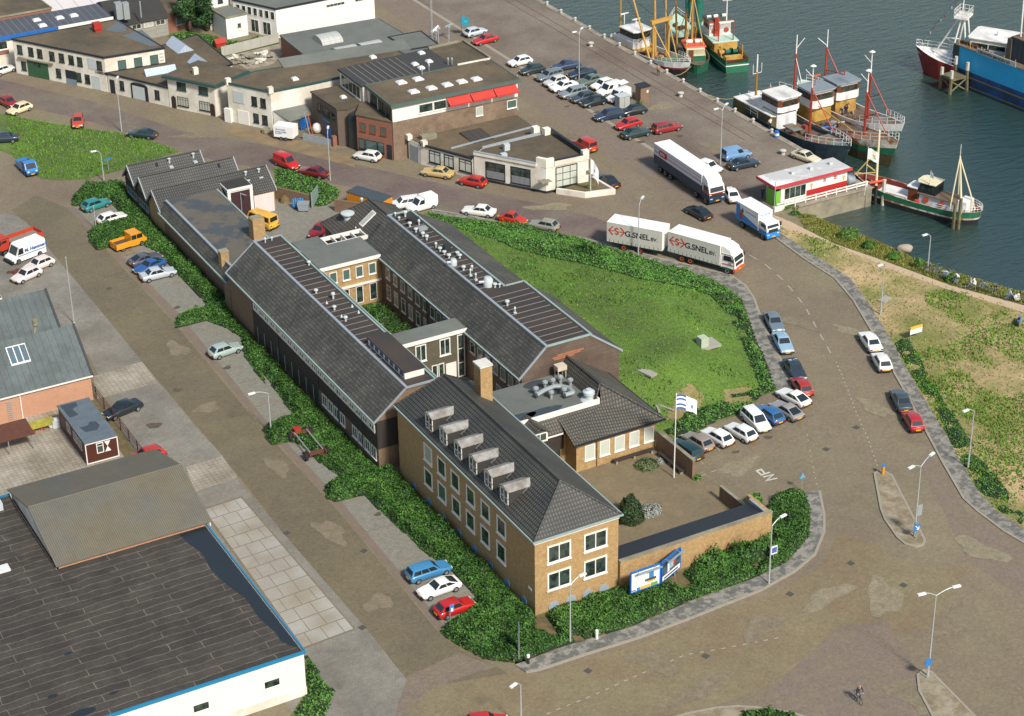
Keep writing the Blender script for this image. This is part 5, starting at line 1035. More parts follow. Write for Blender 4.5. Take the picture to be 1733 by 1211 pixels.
sheet('rubble_ground',PP('378 96 472 73 478 92 460 110 420 118'),.03,mat('pale_rubble','9a9080',.9,.2,1.2,col2='7a6c58',c2s=.8),'pale rubble strewn yard behind the panel wall')
sheet('leaf_littered_verge',PP('395 212 470 228 560 256 600 266 600 282 480 252 380 224'),.006,mat('leaf_litter','85714f',.9,.2,1.2,col2='6d5d4a',c2s=.6,fine=1.2),'leaf strewn brown verge by the white storehouse')
# ---- snack kiosk on the pier
B=thing('snack_kiosk','white snack kiosk with red trim and flat white roof on the pier','kiosk',(70,61.4,0))
M_kred=mat('kiosk_red','a8231f',.5,.06,1.5)
mb=MB();mb.box(70.6,81.0,61.45,64.6,-.02,2.9);mb.build('wall',M_white,B)
mb=MB();mb.box(69.3,81.3,61.0,65.0,2.902,3.2);rf=mb.build('roof',mat('stained_white_roof','dcd8d3',.6,.05,.6,col2='b5b3af',c2s=.16,c2w=.06),B)
mb=MB();mb.box(69.2,81.4,60.88,60.998,2.88,3.26);mb.box(69.18,69.298,61.0,65.0,2.88,3.26);mb.build('red_fascia',mat('pinkish_red_trim','b83a40',.5,.06,1.5),B)
mb=MB();mb.wbox((70.6,61.45),SE,4.0,10.4,0,1.35,.003,.05);mb.build('red_plinth',M_kred,B)
window(B,(70.6,61.45),SE,.5,.8,3.4,1.6,nx=4,ft=.07,gm=M_glass,sill=True)
panel(B,'striped_valance',(70.6,61.45),SE,.5,2.4,3.4,.25,mat('striped_cloth','d8c2be',.7,.05,2,tex=(.25,9,.06,.6,.97,0)),.12)
for u in(6.6,8.3):panel(B,'red_emblem',(70.6,61.45),SE,u,2.0,.4,.16,M_kred,.03);panel(B,'red_emblem',(70.6,61.45),SE,u,2.25,.4,.16,M_kred,.03)
M_cone=mat('ice_cone_tan','c79a6a',.7,.1,3)
for u in(4.6,9.7):
 mb=MB();x=70.6+u;mb.add([(x,61.42,1.9),(x+.3,61.42,1.9),(x+.15,61.42,1.0),(x,61.44,1.9),(x+.3,61.44,1.9),(x+.15,61.44,1.0)],[(0,2,1),(0,1,4,3),(1,2,5,4),(2,0,3,5)]);mb.lathe([(.02,-.02),(.2,-.02),(.2,.02),(.02,.02)],(x+.15,61.42,2.02),10,'y');mb.build('painted_ice_cream',M_cone,B)
mb=MB();mb.box(69.9,70.58,61.5,61.62,0,2.2);mb.box(69.9,69.98,61.62,63.6,0,2.2);mb.build('phone_booth_frame',mat('lime_green','6cae3a',.5,.05,2),B)
panel(B,'serving_hatch',(70.6,64.6),SW,.6,1.0,2.2,1.4,M_glass,.05)
for x in(73.6,76.5,79.6):mb=MB();mb.cbox((x,63.3,3.2),(.5,.4,.35));mb.build('roof_box',M_vent,rf)
B=thing('pier_railing','white painted railing along the pier edge by the kiosk','railing',(70.2,60.6,0))
for k in range(9):mb=MB();mb.box(70.6+k*1.62,70.74+k*1.62,60.55,60.69,0,1.0);mb.build('post',M_frame,B)
mb=MB();mb.box(69.4,83.7,60.48,60.546,.5,.68);mb.box(69.4,83.7,60.48,60.546,.88,1.04);mb.build('rails',M_frame,B)
mb=MB();mb.box(69.0,70.5,60.4,60.9,0,.6);tag(mb.build('white_block',M_render),'white painted concrete block at the end of the pier railing','block')
mb=MB();mb.lathe([(.02,-.7),(.5,-.7),(.75,-.5),(.75,.5),(.5,.7),(.02,.7)],(82.3,62.6,.8),16,'x');tag(mb.build('round_tank',M_lead,smooth=True,autos=40),'grey cylindrical tank behind the snack kiosk','tank')
# ================= cars
def paint(h):return mat('car_paint_'+h,h,.32,.04,.6,coat=.5,fine=0)
KINDS={'hatch':(3.85,1.6,1.36,.80,.25,-1.25,-1.72,.86,.80,.66),'sedan':(4.35,1.66,1.36,.85,.25,-.85,-1.45,.87,.85,.68),'estate':(4.35,1.66,1.42,.95,.35,-1.80,-2.08,.88,.84,.68),'coupe':(4.15,1.64,1.28,.75,.15,-.75,-1.80,.84,.82,.62),'mpv':(4.2,1.68,1.58,1.15,.45,-1.75,-2.0,.95,.9,.72),'van':(4.1,1.62,1.72,1.0,.45,-1.92,-1.98,.95,.9,.7),'beetle':(3.9,1.5,1.45,.62,.30,-.55,-1.15,.88,.62,.55),'bus':(4.4,1.75,1.95,1.95,1.55,-2.0,-2.12,1.1,1.0,1.0)}
def car_mesh(kind):
 L,W,H,cw,rf,rr,rb,bz,tz,nz=KINDS[kind];w=W/2;f=L/2;r=thing('car',None,None);ORG[r.name]=Vector((0,0,0))
 mb=MB();zc=.2
 if kind=='beetle':st=[(-f,.45,.4,.45),(-f+.15,.62,.3,.62),(-f+.6,.72,.22,.84),(-.9,.74,.2,.9),(0,.75,.2,.9),(.7,.74,.2,.88),(1.2,.66,.22,.84),(f-.2,.5,.26,.66),(f,.36,.36,.45)]
 else:st=[(-f,w*.88,.38,tz-.16),(-f+.1,w*.96,.26,tz-.02),(rb-.02 if rb>-f+.25 else-f+.2,w,.22,tz),(rb+.35,w,zc,bz),(cw-.15,w,zc,bz),(cw+.12,w*.995,zc,bz-.04),(f-.45,w*.97,.22,nz+.06),(f-.12,w*.93,.26,nz),(f,w*.84,.36,nz-.14)]
 secs=[]
 for x,ww,z0,z1 in st:
  m_=(z0+z1)/2+.04;half=[(0,z0),(ww*.86,z0),(ww*.97,z0+.1),(ww,m_),(ww*.97,z1-.06),(ww*.9,z1),(0,z1+.03)]
  secs.append([(x,y,z)for y,z in half]+[(x,-y,z)for y,z in half[-2:0:-1]])
 mb.loft(secs)
 a=w*.91;b_=w*.73
 if kind in('van','bus'):b_=w*.84
 G=[(rb,-a,bz-.02),(cw,-a,bz-.04),(cw,a,bz-.04),(rb,a,bz-.02)];T=[(rr,-b_,H-.05),(rf,-b_,H-.05),(rf,b_,H-.05),(rr,b_,H-.05)]
 mid=[(rr+.12,-b_*.8,H),(rf-.12,-b_*.8,H),(rf-.12,b_*.8,H),(rr+.12,b_*.8,H)]
 mb.loft([G,T,mid])
 if kind=='beetle':
  for x in(1.25,-1.15):
   for s in(-1,1):mb.lathe([(.02,-.13),(.3,-.13),(.4,0),(.3,.13),(.02,.13)],(x,s*.63,.36),10,'y')
 body=mb.build('body',paint('a02c22'),r,world=False,fixn=True,smooth=True,autos=38)
 def face(pts,ins,name,m,lo=.02):
  P4=[Vector(p)for p in pts];c=sum(P4,Vector())/4;n=(P4[1]-P4[0]).cross(P4[3]-P4[0]).normalized()
  if n.dot(c-Vector((-.3,0,.6)))<0:n=-n
  def bl(u,v):return P4[0]*(1-u)*(1-v)+P4[1]*u*(1-v)+P4[2]*u*v+P4[3]*(1-u)*v
  u0,u1,v0,v1=ins;q=[bl(u0,v0),bl(u1,v0),bl(u1,v1),bl(u0,v1)];m_=MB()
  m_.add([p-n*.02 for p in q]+[p+n*.012 for p in q],[(3,2,1,0),(4,5,6,7),(0,1,5,4),(1,2,6,5),(2,3,7,6),(3,0,4,7)]);m_.build(name,m,r,world=False,fixn=True)
 face([G[1],G[2],T[2],T[1]],(.07,.93,.08,.93),'windscreen',M_carglass)
 face([G[3],G[0],T[0],T[3]],(.09,.91,.2 if kind in('van','bus','estate','mpv')else .1,.9),'rear_window',M_carglass)
 sp=[(.10,.47),(.50,.93)]if kind in('coupe','hatch','sedan','beetle')else[(.06,.34),(.37,.64),(.67,.94)]
 if kind=='van':sp=[(.68,.95)]
 for s in(0,1):
  q=[G[0],G[1],T[1],T[0]]if s==0 else[G[3],G[2],T[2],T[3]]
  for u0,u1 in sp:face(q,(u0,u1,.16,.88),'side_window',M_carglass)
 wr=.29;xa=f-.72 if kind!='bus' else f-1.0;xb=-f+.75
 if kind=='beetle':xa,xb=1.2,-1.15
 for x in(xa,xb):
  for s in(-1,1):
   y=s*(w-.075)if kind!='beetle' else s*.64;m_=MB();m_.lathe([(.17,-.09),(wr,-.09),(wr,.09),(.17,.09)],(x,y,wr),14,'y');t_=m_.build('wheel',M_tyre,r,world=False)
   m_=MB();m_.lathe([(.02,-.1),(.18,-.1),(.18,.1),(.02,.1)],(x,y,wr),10,'y');m_.build('rim',M_rim,t_,world=False)
 for s in(-1,1):
  m_=MB();m_.cbox((f-.09,s*w*.66,nz-.2),(.18,.3,.15));m_.build('headlight',M_lampglass,r,world=False)
  m_=MB();m_.cbox((-f+.07,s*w*.72,tz-.3),(.16,.26,.16));m_.build('tail_light',M_tail,r,world=False)
 m_=MB();m_.cbox((f-.04,0,.3),(.16,W*.9,.17));m_.build('bumper',M_trimdk,r,world=False);m_=MB();m_.cbox((-f+.04,0,.32),(.16,W*.92,.17));m_.build('bumper',M_trimdk,r,world=False)
 m_=MB();m_.cbox((-f-.045,0,.46),(.03,.5,.13));m_.build('number_plate',M_yellowplate,r,world=False);m_=MB();m_.cbox((f+.045,0,.36),(.03,.5,.12));m_.build('number_plate',M_yellowplate,r,world=False)
 return r
PROTO={};USED=set()
def place(r,cx,cy,hd,z=.6,gz=0):
 p=P(cx,cy,z+gz)
 if isinstance(hd,tuple):q=P(hd[0],hd[1],z+gz);a=math.atan2(q.y-p.y,q.x-p.x)
 else:a=R(hd)
 r.location=(p.x,p.y,.02+gz);r.rotation_euler=(0,0,a);return r
def car(kind,cx,cy,hd,col,label,cat='car',group=None,extra=None,nm=None):
 if kind not in PROTO:PROTO[kind]=car_mesh(kind)
 r=PROTO[kind]if kind not in USED else copy_tree(PROTO[kind]);USED.add(kind)
 r.name=nm or{'van':'delivery_van','bus':'minibus'}.get(kind,'parked_car')
 for k in('label','category','group'):
  if k in r:del r[k]
 tag(r,label,cat,group)
 b=[c for c in r.children if c.name.startswith('body')][0];b.material_slots[0].link='OBJECT';b.material_slots[0].material=paint(col)
 place(r,cx,cy,hd);ORG[r.name]=Vector(r.location)
 return r
GA='cars parked along the town streets';GQ='cars parked on the quay';GP='cars in the office car park';GL='cars by the left hand side street';GR='cars along the curved road'
CARS=[('hatch',14,172,(30,180),'8e211c','dark red hatchback cut by the left edge behind the cream hatchback',GA),('hatch',33,183,(14,190),'d8c49a','cream hatchback on the kerb at the tip of the top left lawn',GA),('hatch',132,204,(131,216),'b5442c','orange red hatchback with black roof driving off the top left lawn edge',GA),('coupe',241,225,(224,223),'2b3a3a','dark green fastback beside the lamp post on the street by the lawn',GA),('sedan',4,233,160,'26303e','dark blue car cut off by the left edge on the lawn side road',GA),('hatch',6,117,20,'d6d4cc','white hatchback at the left edge by the white workshop',GA),('hatch',162,345,(186,337),'2c7a78','teal hatchback in the first hedge bay below the sheds',GL),('hatch',189,368,(211,361),'dcd9d0','small white hatchback half sunk in the hedge next to the teal hatchback',GL),('coupe',246,437,(272,429),'55545f','grey violet fastback next to the yellow pickup',GL),('coupe',253,449,(228,459),'2a5488','mid blue coupe between the grey violet and the silver car',GL),('sedan',267,462,(296,455),'b0b4b8','silver saloon nearest the empty paved bays',GL),('hatch',381,591,(408,582),'9aaaa2','pale green silver hatchback alone in its bay',GL),('hatch',66,446,(38,457),'d8c6be','pinkish white hatchback with sunroof next to the white lettered van',GL),('hatch',45,464,(20,475),'d6c8c2','pinkish white hatchback nearest the zinc roofed workshop',GL),('sedan',207,691,(180,702),'20282c','black saloon by the wire fence of the brown cabin',GL),('hatch',248,770,(236,774),'b02a22','red car mostly hidden behind the corrugated shed',GL),('estate',725,965,(756,955),'3f7ea8','sky blue estate at the head of the bays by the brick office block',GL),('coupe',743,993,(712,1004),'e0ddd6','white fastback with black sunroof between the blue estate and the red hatchback',GL),('hatch',769,1026,(800,1015),'b3211f','bright red hatchback with a little flag beside it at the bottom of the bays',GL),('hatch',822,1222,(858,1218),'b02522','red car roof cut by the bottom edge',GR),('estate',1160,760,(1137,744),'1c3638','dark teal estate tucked behind the flagpole wall',GP),('hatch',1181,746,(1158,732),'8a7d70','taupe hatchback beside the dark teal estate',GP),('hatch',1214,738,(1190,724),'e2dfd8','white hatchback next to the taupe one in the car park',GP),('hatch',1254,730,(1230,716),'dedbd4','white hatchback beside the white people carrier',GP),('mpv',1279,711,(1296,727),'e0ddd6','white people carrier parked nose out',GP),('hatch',1302,700,(1282,686),'2d6090','blue hatchback next to the white people carrier',GP),('coupe',1331,693,(1306,678),'8f8a84','grey coupe beside the blue hatchback',GP),('coupe',1343,671,(1319,658),'e0ded6','white coupe at the end of the car park row',GP),('hatch',1357,653,(1346,637),'a32b26','red hatchback first in the kerb row above the white coupe',GR),('sedan',1345,624,(1356,641),'2e3844','dark blue grey saloon behind the red hatchback at the lawn kerb',GR),('sedan',1325,579,(1335,597),'87a3b4','pale blue saloon at the lawn kerb',GR),('sedan',1310,544,(1319,561),'66737c','slate grey saloon last in the lawn kerb row',GR),('sedan',1473,577,(1461,560),'e2e0da','white saloon first at the field kerb',GR),('hatch',1492,611,(1482,594),'dcdad2','white hatchback behind the white saloon at the field kerb',GR),('sedan',1525,676,(1515,656),'3d474c','charcoal saloon at the field kerb',GR),('hatch',1545,711,(1535,694),'a5262a','crimson hatchback behind the charcoal saloon',GR),('sedan',811,356,(787,353),'e0ded6','white saloon by the lawn pavement ahead of the red beetle',GA),('beetle',867,369,(890,374),'b5301f','red rounded beetle shaped car by the lawn pavement',GA),('hatch',921,380,(900,376),'8d8a7c','olive grey hatchback by the lawn pavement behind the red beetle',GA),('coupe',1182,358,(1165,349),'1d262e','dark blue fastback driving between the lorries',GR),('sedan',1237,328,(1226,313),'e4e2dc','white saloon driving beside the big refrigerated lorry',GR),('hatch',1200,281,(1216,287),'e0ded8','white hatchback half hidden behind the refrigerated trailer',GQ),('van',1246,261,-3,'6f93b8','light blue small van on the quay by the lamp post',GQ),('sedan',1258,276,-4,'26323e','dark blue saloon next to the light blue van',GQ),('coupe',1364,264,(1384,271),'cfc3a4','cream old coupe on the quay edge behind the snack kiosk',GQ),('sedan',1027,305,(1008,294),'231f22','black saloon beside the planter of the boat shop',GA),('van',990,245,95,'b5352a','red box van behind the boat shop',GA),('hatch',800,306,(780,302),'b0261d','red hatchback in front of the boat shop garage windows',GA),('sedan',741,291,(720,288),'bfa36c','ochre saloon in front of the boat shop',GA),('hatch',622,263,(600,259),'dcd9d2','white hatchback in front of the red brick bay',GA),('van',485,275,(508,285),'b5211d','bright red small van on the verge behind the sheds',GA),('sedan',530,290,(508,286),'6b1a20','dark maroon saloon behind the bright red small van',GA),('estate',685,343,(664,346),'dedcd6','white estate beside the orange container',GA),('hatch',541,389,(533,396),'8c2024','small red car parked beside the hipped wing in the yard',GL),('hatch',880,103,182,'dedcd6','white hatchback at the head of the quay car row',GQ),('hatch',901,117,182,'2a3a38','dark green hatchback second in the quay row',GQ),('sedan',958,110,178,'31415a','navy saloon at the back of the quay rows',GQ),('estate',930,127,186,'6c7478','grey estate in front of the navy saloon',GQ),('sedan',984,123,180,'1d2c40','dark navy saloon by the quay lamp post',GQ),('hatch',941,137,186,'c7c4be','off white hatchback next to the grey estate',GQ),('sedan',954,145,184,'e2e0da','white saloon in the middle of the quay row',GQ),('sedan',1000,135,188,'5d6a5e','grey green saloon behind the white cars on the quay',GQ),('estate',970,156,182,'7d8488','silver grey estate in the quay row',GQ),('hatch',988,164,182,'39444c','slate hatchback next to the silver grey estate',GQ),('hatch',1005,171,182,'1e272b','black hatchback at the front of the quay row',GQ),('hatch',1020,142,190,'e2e0da','white hatchback behind the white vans',GQ),('van',1031,152,190,'e0ded8','white small van with its rear door lifted',GQ),('van',1047,163,190,'dddad4','white small box van next to the metal cabinet on the quay',GQ),('estate',1030,194,178,'25364e','navy estate in front of the metal cabinet',GQ),('hatch',1072,186,176,'1e262a','black hatchback beside the brick hut on the quay',GQ),('hatch',1063,209,184,'b3231f','bright red hatchback on the quay',GQ),('sedan',1076,224,0,'223834','dark green saloon next to the bright red hatchback',GQ),('estate',1128,215,-2,'8e2a2c','dark red estate standing apart on the quay',GQ),('hatch',804,53,8,'b8bec2','silver hatchback on the quay road near the teal flag',GQ),('coupe',821,66,185,'b52420','red coupe on the quay road near the teal flag',GQ)]
for k,cx,cy,hd,col,lb,gr in CARS:r_=car(k,cx,cy,hd,col,lb,'van' if k=='van' else 'car',gr)
p=P(1053,139,1.6);mb=MB();mb.slab([(p.x-.6,p.y-.7,1.55),(p.x+.7,p.y-.7,1.75),(p.x+.7,p.y+.7,1.75),(p.x-.6,p.y+.7,1.55)],.06)
o=mb.build('tailgate',paint('e0ded8'));vanr=[o_ for o_ in COL.objects if o_.get('label','').startswith('white small van with its rear')][0]
bpy.context.view_layer.update();o.parent=vanr;o.matrix_parent_inverse=vanr.matrix_world.inverted()
car('bus',444,375,(424,368),'d9a437','yellow minibus standing in the service yard','minibus',nm='minibus')
# ---- larger vehicles
def wheelset(r,x,y,rad,wd=.26,rim=M_rim):
 m_=MB();m_.lathe([(rad*.55,-wd/2),(rad,-wd/2),(rad,wd/2),(rad*.55,wd/2)],(x,y,rad),16,'y');t_=m_.build('wheel',M_tyre,r,world=False)
 m_=MB();m_.lathe([(.03,-wd*.45),(rad*.58,-wd*.54),(rad*.58,wd*.54),(.03,wd*.45)],(x,y,rad),12,'y');m_.build('rim',rim,t_,world=False)
def vthing(name,label,cat,x,y,a,group=None):
 return thing(name,label,cat,(x,y,.02),R(a),group)
def cab(r,x0,x1,w,z0,zt,cm,bm,strip=None,fair=None,wr=.46):
 """truck cab between x0 (back) and x1 (front)"""
 mb=MB();h=w/2
 pr=[(x0,z0),(x1-.04,z0),(x1,z0+.3),(x1,z0+.95),(x1-.28,zt-.06),(x1-.5,zt),(x0,zt)]
 mb.loft([[(x,-h*.94,z)for x,z in pr],[(x,-h,z)for x,z in pr],[(x,h,z)for x,z in pr],[(x,h*.94,z)for x,z in pr]]);c=mb.build('cab',cm,r,world=False,fixn=True)
 mb=MB();mb.add([(x1+.012,-h*.86,z0+1.0),(x1+.012,h*.86,z0+1.0),(x1-.27,h*.8,zt-.12),(x1-.27,-h*.8,zt-.12),(x1-.05,-h*.86,z0+1.0),(x1-.05,h*.86,z0+1.0),(x1-.33,h*.8,zt-.12),(x1-.33,-h*.8,zt-.12)],[(0,1,2,3),(7,6,5,4),(0,4,5,1),(1,5,6,2),(2,6,7,3),(3,7,4,0)]);mb.build('windscreen',M_carglass,c,world=False,fixn=True)
 for s in(-1,1):
  mb=MB();y=s*h;mb.add([(x0+.35,y,z0+1.02),(x1-.3,y,z0+1.02),(x1-.5,y,zt-.2),(x0+.35,y,zt-.2),(x0+.35,y+s*.02,z0+1.02),(x1-.3,y+s*.02,z0+1.02),(x1-.5,y+s*.02,zt-.2),(x0+.35,y+s*.02,zt-.2)],[(0,1,2,3),(7,6,5,4),(0,4,5,1),(1,5,6,2),(2,6,7,3),(3,7,4,0)]);mb.build('side_window',M_carglass,c,world=False,fixn=True)
  mb=MB();mb.cbox((x1-.1,s*(h+.16),z0+1.0),(.1,.22,.5));mb.build('mirror',M_trimdk,c,world=False)
  mb=MB();mb.cbox((x1+.04,s*h*.72,z0-.02),(.06,.34,.2));mb.build('headlight',M_lampglass,r,world=False)
 mb=MB();mb.cbox((x1-.02,0,z0-.3),(.3,w*.98,.4));mb.build('bumper',bm,r,world=False)
 mb=MB();mb.cbox((x1+.01,0,z0+.35),(.05,w*.7,.45));mb.build('grille',M_trimdk,c,world=False)
 mb=MB();mb.cbox((x1+.15,0,z0-.2),(.03,.5,.13));mb.build('number_plate',M_yellowplate,r,world=False)
 for s in(-1,1):wheelset(r,(x0+x1)/2-.05,s*(h-.16),wr)
 if fair:
  mb=MB();zf=fair;q=[(x0,zt),(x1-.45,zt),(x1-.75,zt+(zf-zt)*.6),(x0+.25,zf),(x0,zf)]
  mb.loft([[(x,-h*.9,z)for x,z in q],[(x,h*.9,z)for x,z in q]]);mb.build('roof_fairing',cm,c,world=False,fixn=True)
 return c
def vtext(par,s,x,y,z,size,m,ex,bold=True):return text(par,s,(x,y,z),size,m,ex,(0,0,1),world=False,bold=bold,depth=.02)
def emblem(par,x,y,z,s,m,t=.06):
 """arrow-S-arrow emblem in raised strokes on a side facing -y"""
 mb=MB()
 def st(p,q):
  (a,b_),(c,d)=p,q;v=Vector((c-a,d-b_));L=v.length;v.normalize();n=Vector((-v.y,v.x))*t/2
  v*=t*.4;q4=[(a-v.x+n.x,b_-v.y+n.y),(c+v.x+n.x,d+v.y+n.y),(c+v.x-n.x,d+v.y-n.y),(a-v.x-n.x,b_-v.y-n.y)]
  mb.add([(x+u*s*1.62,y,z+w*s)for u,w in q4]+[(x+u*s*1.62,y-.02,z+w*s)for u,w in q4],[(0,1,2,3),(7,6,5,4),(0,4,5,1),(1,5,6,2),(2,6,7,3),(3,7,4,0)])
 S_=[(.61,.76),(.5,.88),(.39,.76),(.42,.58),(.58,.44),(.61,.24),(.5,.12),(.39,.24)]
 for p,q in zip(S_,S_[1:]):st(p,q)
 for a,b_ in(((.2,1.0),(-.08,.5)),((-.08,.5),(.2,.0)),((-.02,.5),(.3,.5)),((.8,1.0),(1.08,.5)),((1.08,.5),(.8,.0)),((1.02,.5),(.7,.5))):st(a,b_)
 return mb.build('emblem',m,par,world=False,fixn=True)
M_curtain=mat('truck_curtain','b9b6aa',.6,.04,.8,tex=(.6,30,.02,.85,.97,0));M_trw=mat('truck_white','e4e1da',.45,.03,.8);M_grn=mat('chassis_green','1f5a3c',.5,.1,1);M_or=mat('orange_trim','c0522a',.5,.06,1);M_emb=mat('emblem_orange_red','b4432a',.6,.04,2)
def boxbody(r,x0,x1,w,z0,z1,sides=M_curtain,roof=M_trw,strap=True,slope=0):
 h=w/2;mb=MB();mb.box(x0,x1,-h,h,z0,z1-.06);b=mb.build('box_body',sides,r,world=False)
 mb=MB();mb.box(x0-.02,x1+.02,-h-.02,h+.02,z1-.06,z1);mb.build('roof',roof,b,world=False)
 mb=MB();mb.box(x0-.015,x0-.002,-h,h,z0,z1-.07);mb.build('rear_doors',roof,b,world=False);mb=MB();mb.box(x1+.002,x1+.015,-h,h,z0,z1-.07);mb.build('front_panel',roof,b,world=False)
 if strap:
  mb=MB();n=int((x1-x0)/.58)
  for k in range(n):x=x0+.35+k*.58;mb.box(x-.025,x+.025,-h-.012,-h-.003,z0-.12,z0+.38)
  mb.build('tie_straps',mat('dark_strap','4a4640',.7,.1,2),b,world=False)
 return b
def snel(name,label,x,y,a,L,cab_):
 r=vthing(name,label,'lorry' if cab_ else 'trailer',x,y,a,'matching lorry and trailer with curtain sides');b=boxbody(r,-L/2,L/2,2.5,.98,3.6)
 emblem(b,-L/2+.4,-1.255,2.0,1.1,M_emb,.1);vtext(b,'G.SNEL',-L/2+2.35,-1.255,2.1,1.02,M_trimdk,(1,0,0));vtext(b,'BV.',-L/2+5.72,-1.255,2.1,.66,M_trimdk,(1,0,0),True)
 mb=MB();mb.box(-L/2+.2,L/2+(1.2 if cab_ else .6),-.5,.5,.62,.95);mb.box(-L/2+.6,L/2-.6,-1.15,1.15,.8,.96);mb.build('chassis',M_grn,r,world=False)
 for xx in((-L/2+1.9,-L/2+3.1)if cab_ else(-L/2+2.2,-L/2+4.3)):
  for s in(-1,1):wheelset(r,xx,s*1.02,.43,.3,M_or)
 if cab_:
  cab(r,L/2+.12,L/2+1.95,2.35,.82,2.65,M_trw,M_or,fair=3.5)
  mb=MB();mb.box(L/2+.3,L/2+1.9,-1.185,1.185,1.32,1.4);mb.build('orange_stripe',M_or,r,world=False)
  mb=MB();mb.box(L/2+.25,L/2+1.6,-1.19,1.19,.72,.92);mb.build('green_skirt',M_grn,r,world=False)
 return r
def ctr(corner,a,L,w):d=Vector((math.cos(R(a)),math.sin(R(a))));n=Vector((-d.y,d.x));p=Vector(corner)+d*L/2+n*w/2;return p
p=ctr((45.2,62.15),-54,7.2,2.5);snel('cargo_trailer','curtain sided drawbar trailer with orange arrow emblem behind the lorry',p.x,p.y,-54,7.2,False)
p=ctr((50.1,56.0),-64,7.2,2.5);snel('cargo_lorry','white cabbed curtain sided lorry with orange arrow emblem pulling the trailer',p.x,p.y,-64,7.2,True)
p=ctr((63.2,79.9),-92,12.0,2.4);r=vthing('refrigerated_lorry','long white over dark blue articulated lorry with red lozenge sign','lorry',p.x,p.y,-92)
mb=MB();mb.box(-6,6,-1.2,1.2,2.2,3.66);b=mb.build('box_body',mat('trailer_pale','c9ccd0',.4,.04,.8),r,world=False);M_nav=mat('navy_paint','26364c',.45,.05,1)
mb=MB();mb.box(-6,6,-1.2,1.2,.95,2.198);mb.build('lower_body',M_nav,b,world=False);mb=MB();mb.box(-6.02,6.02,-1.22,1.22,3.66,3.72);mb.build('roof',M_trw,b,world=False)
for z in(2.62,2.75,3.2):mb=MB();mb.box(-5.9,5.9,-1.212,-1.203,z,z+.05);mb.build('red_line',M_kred,b,world=False)
mb=MB();mb.loft([[(-3.6+1.0*math.copysign(abs(math.cos(t))**.5,math.cos(t)),yy,2.85+.42*math.copysign(abs(math.sin(t))**.5,math.sin(t)))for t in[i*math.pi/10 for i in range(20)]]for yy in(-1.203,-1.235)]);q=mb.build('red_sign',M_kred,b,world=False,fixn=True)
vtext(q,'KDD',-4.35,-1.24,2.66,.55,M_frame,(1,0,0))
mb=MB();mb.box(-5.6,6,-.5,.5,.7,.94);mb.build('chassis',M_trimdk,r,world=False)
for xx in(-4.4,-3.1,-1.8):
 for s in(-1,1):wheelset(r,xx,s*1.0,.46,.3)
for s in(-1,1):wheelset(r,4.6,s*1.0,.48,.3)
cab(r,6.15,7.9,2.35,.85,2.75,M_trw,M_nav,fair=3.7,wr=.48);mb=MB();mb.box(6.2,7.92,-1.19,1.19,.8,1.5);mb.build('navy_band',M_nav,r,world=False)
mb=MB();mb.box(6.3,7.94,-1.195,1.195,1.62,1.74);mb.build('red_line',M_kred,r,world=False)
p=ctr((62.7,59.9),-88,4.5,2.16);r=vthing('box_lorry','small box lorry, white above a diagonal blue half, by the sand path','lorry',p.x,p.y,-88)
b=boxbody(r,-2.25,2.25,2.16,.9,3.25,M_trw,M_trw,False);M_lb=mat('azure_paint','2f7fc0',.45,.05,1)
mb=MB();pr=[(-2.25,.9),(2.25,.9),(2.25,1.35),(-1.2,2.05),(-1.6,3.0),(-2.25,3.0)];mb.loft([[(x,-1.083,z)for x,z in pr],[(x,-1.095,z)for x,z in pr]]);mb.build('blue_side',M_lb,b,world=False,fixn=True)
mb=MB();pr=[(-1.5,1.2),(-.9,1.3),(-.7,2.5),(-1.0,2.8),(-1.2,2.4),(-1.5,2.2)];mb.loft([[(x,-1.096,z)for x,z in pr],[(x,-1.102,z)for x,z in pr]]);mb.build('printed_picture',mat('printed_brown','8a7f78',.6,.3,4,col2='3a3d42',c2s=3),b,world=False,fixn=True)
mb=MB();mb.lathe([(.2,-.02),(.32,-.02),(.32,.0),(.2,.0)],(-1.15,-1.1,1.7),16,'y');mb.build('printed_ring',M_emb,b,world=False)
mb=MB();mb.box(-.4,1.9,-1.09,-1.083,2.45,2.6);mb.build('printed_text_band',mat('pale_blue_print','86a6c4',.6,.25,5),b,world=False)
mb=MB();mb.box(2.266,2.275,-.8,.8,2.75,2.95);mb.build('printed_text_band',MATS['pale_blue_print'],b,world=False)
mb=MB();mb.box(-2.1,3.4,-.45,.45,.6,.89);mb.build('chassis',M_trimdk,r,world=False)
for s in(-1,1):wheelset(r,-1.0,s*.9,.42)
cab(r,2.4,3.95,2.05,.75,2.35,M_trw,M_lb,wr=.42);mb=MB();mb.box(2.5,3.97,-1.04,1.04,.72,1.3);mb.build('blue_skirt',M_lb,r,world=False)
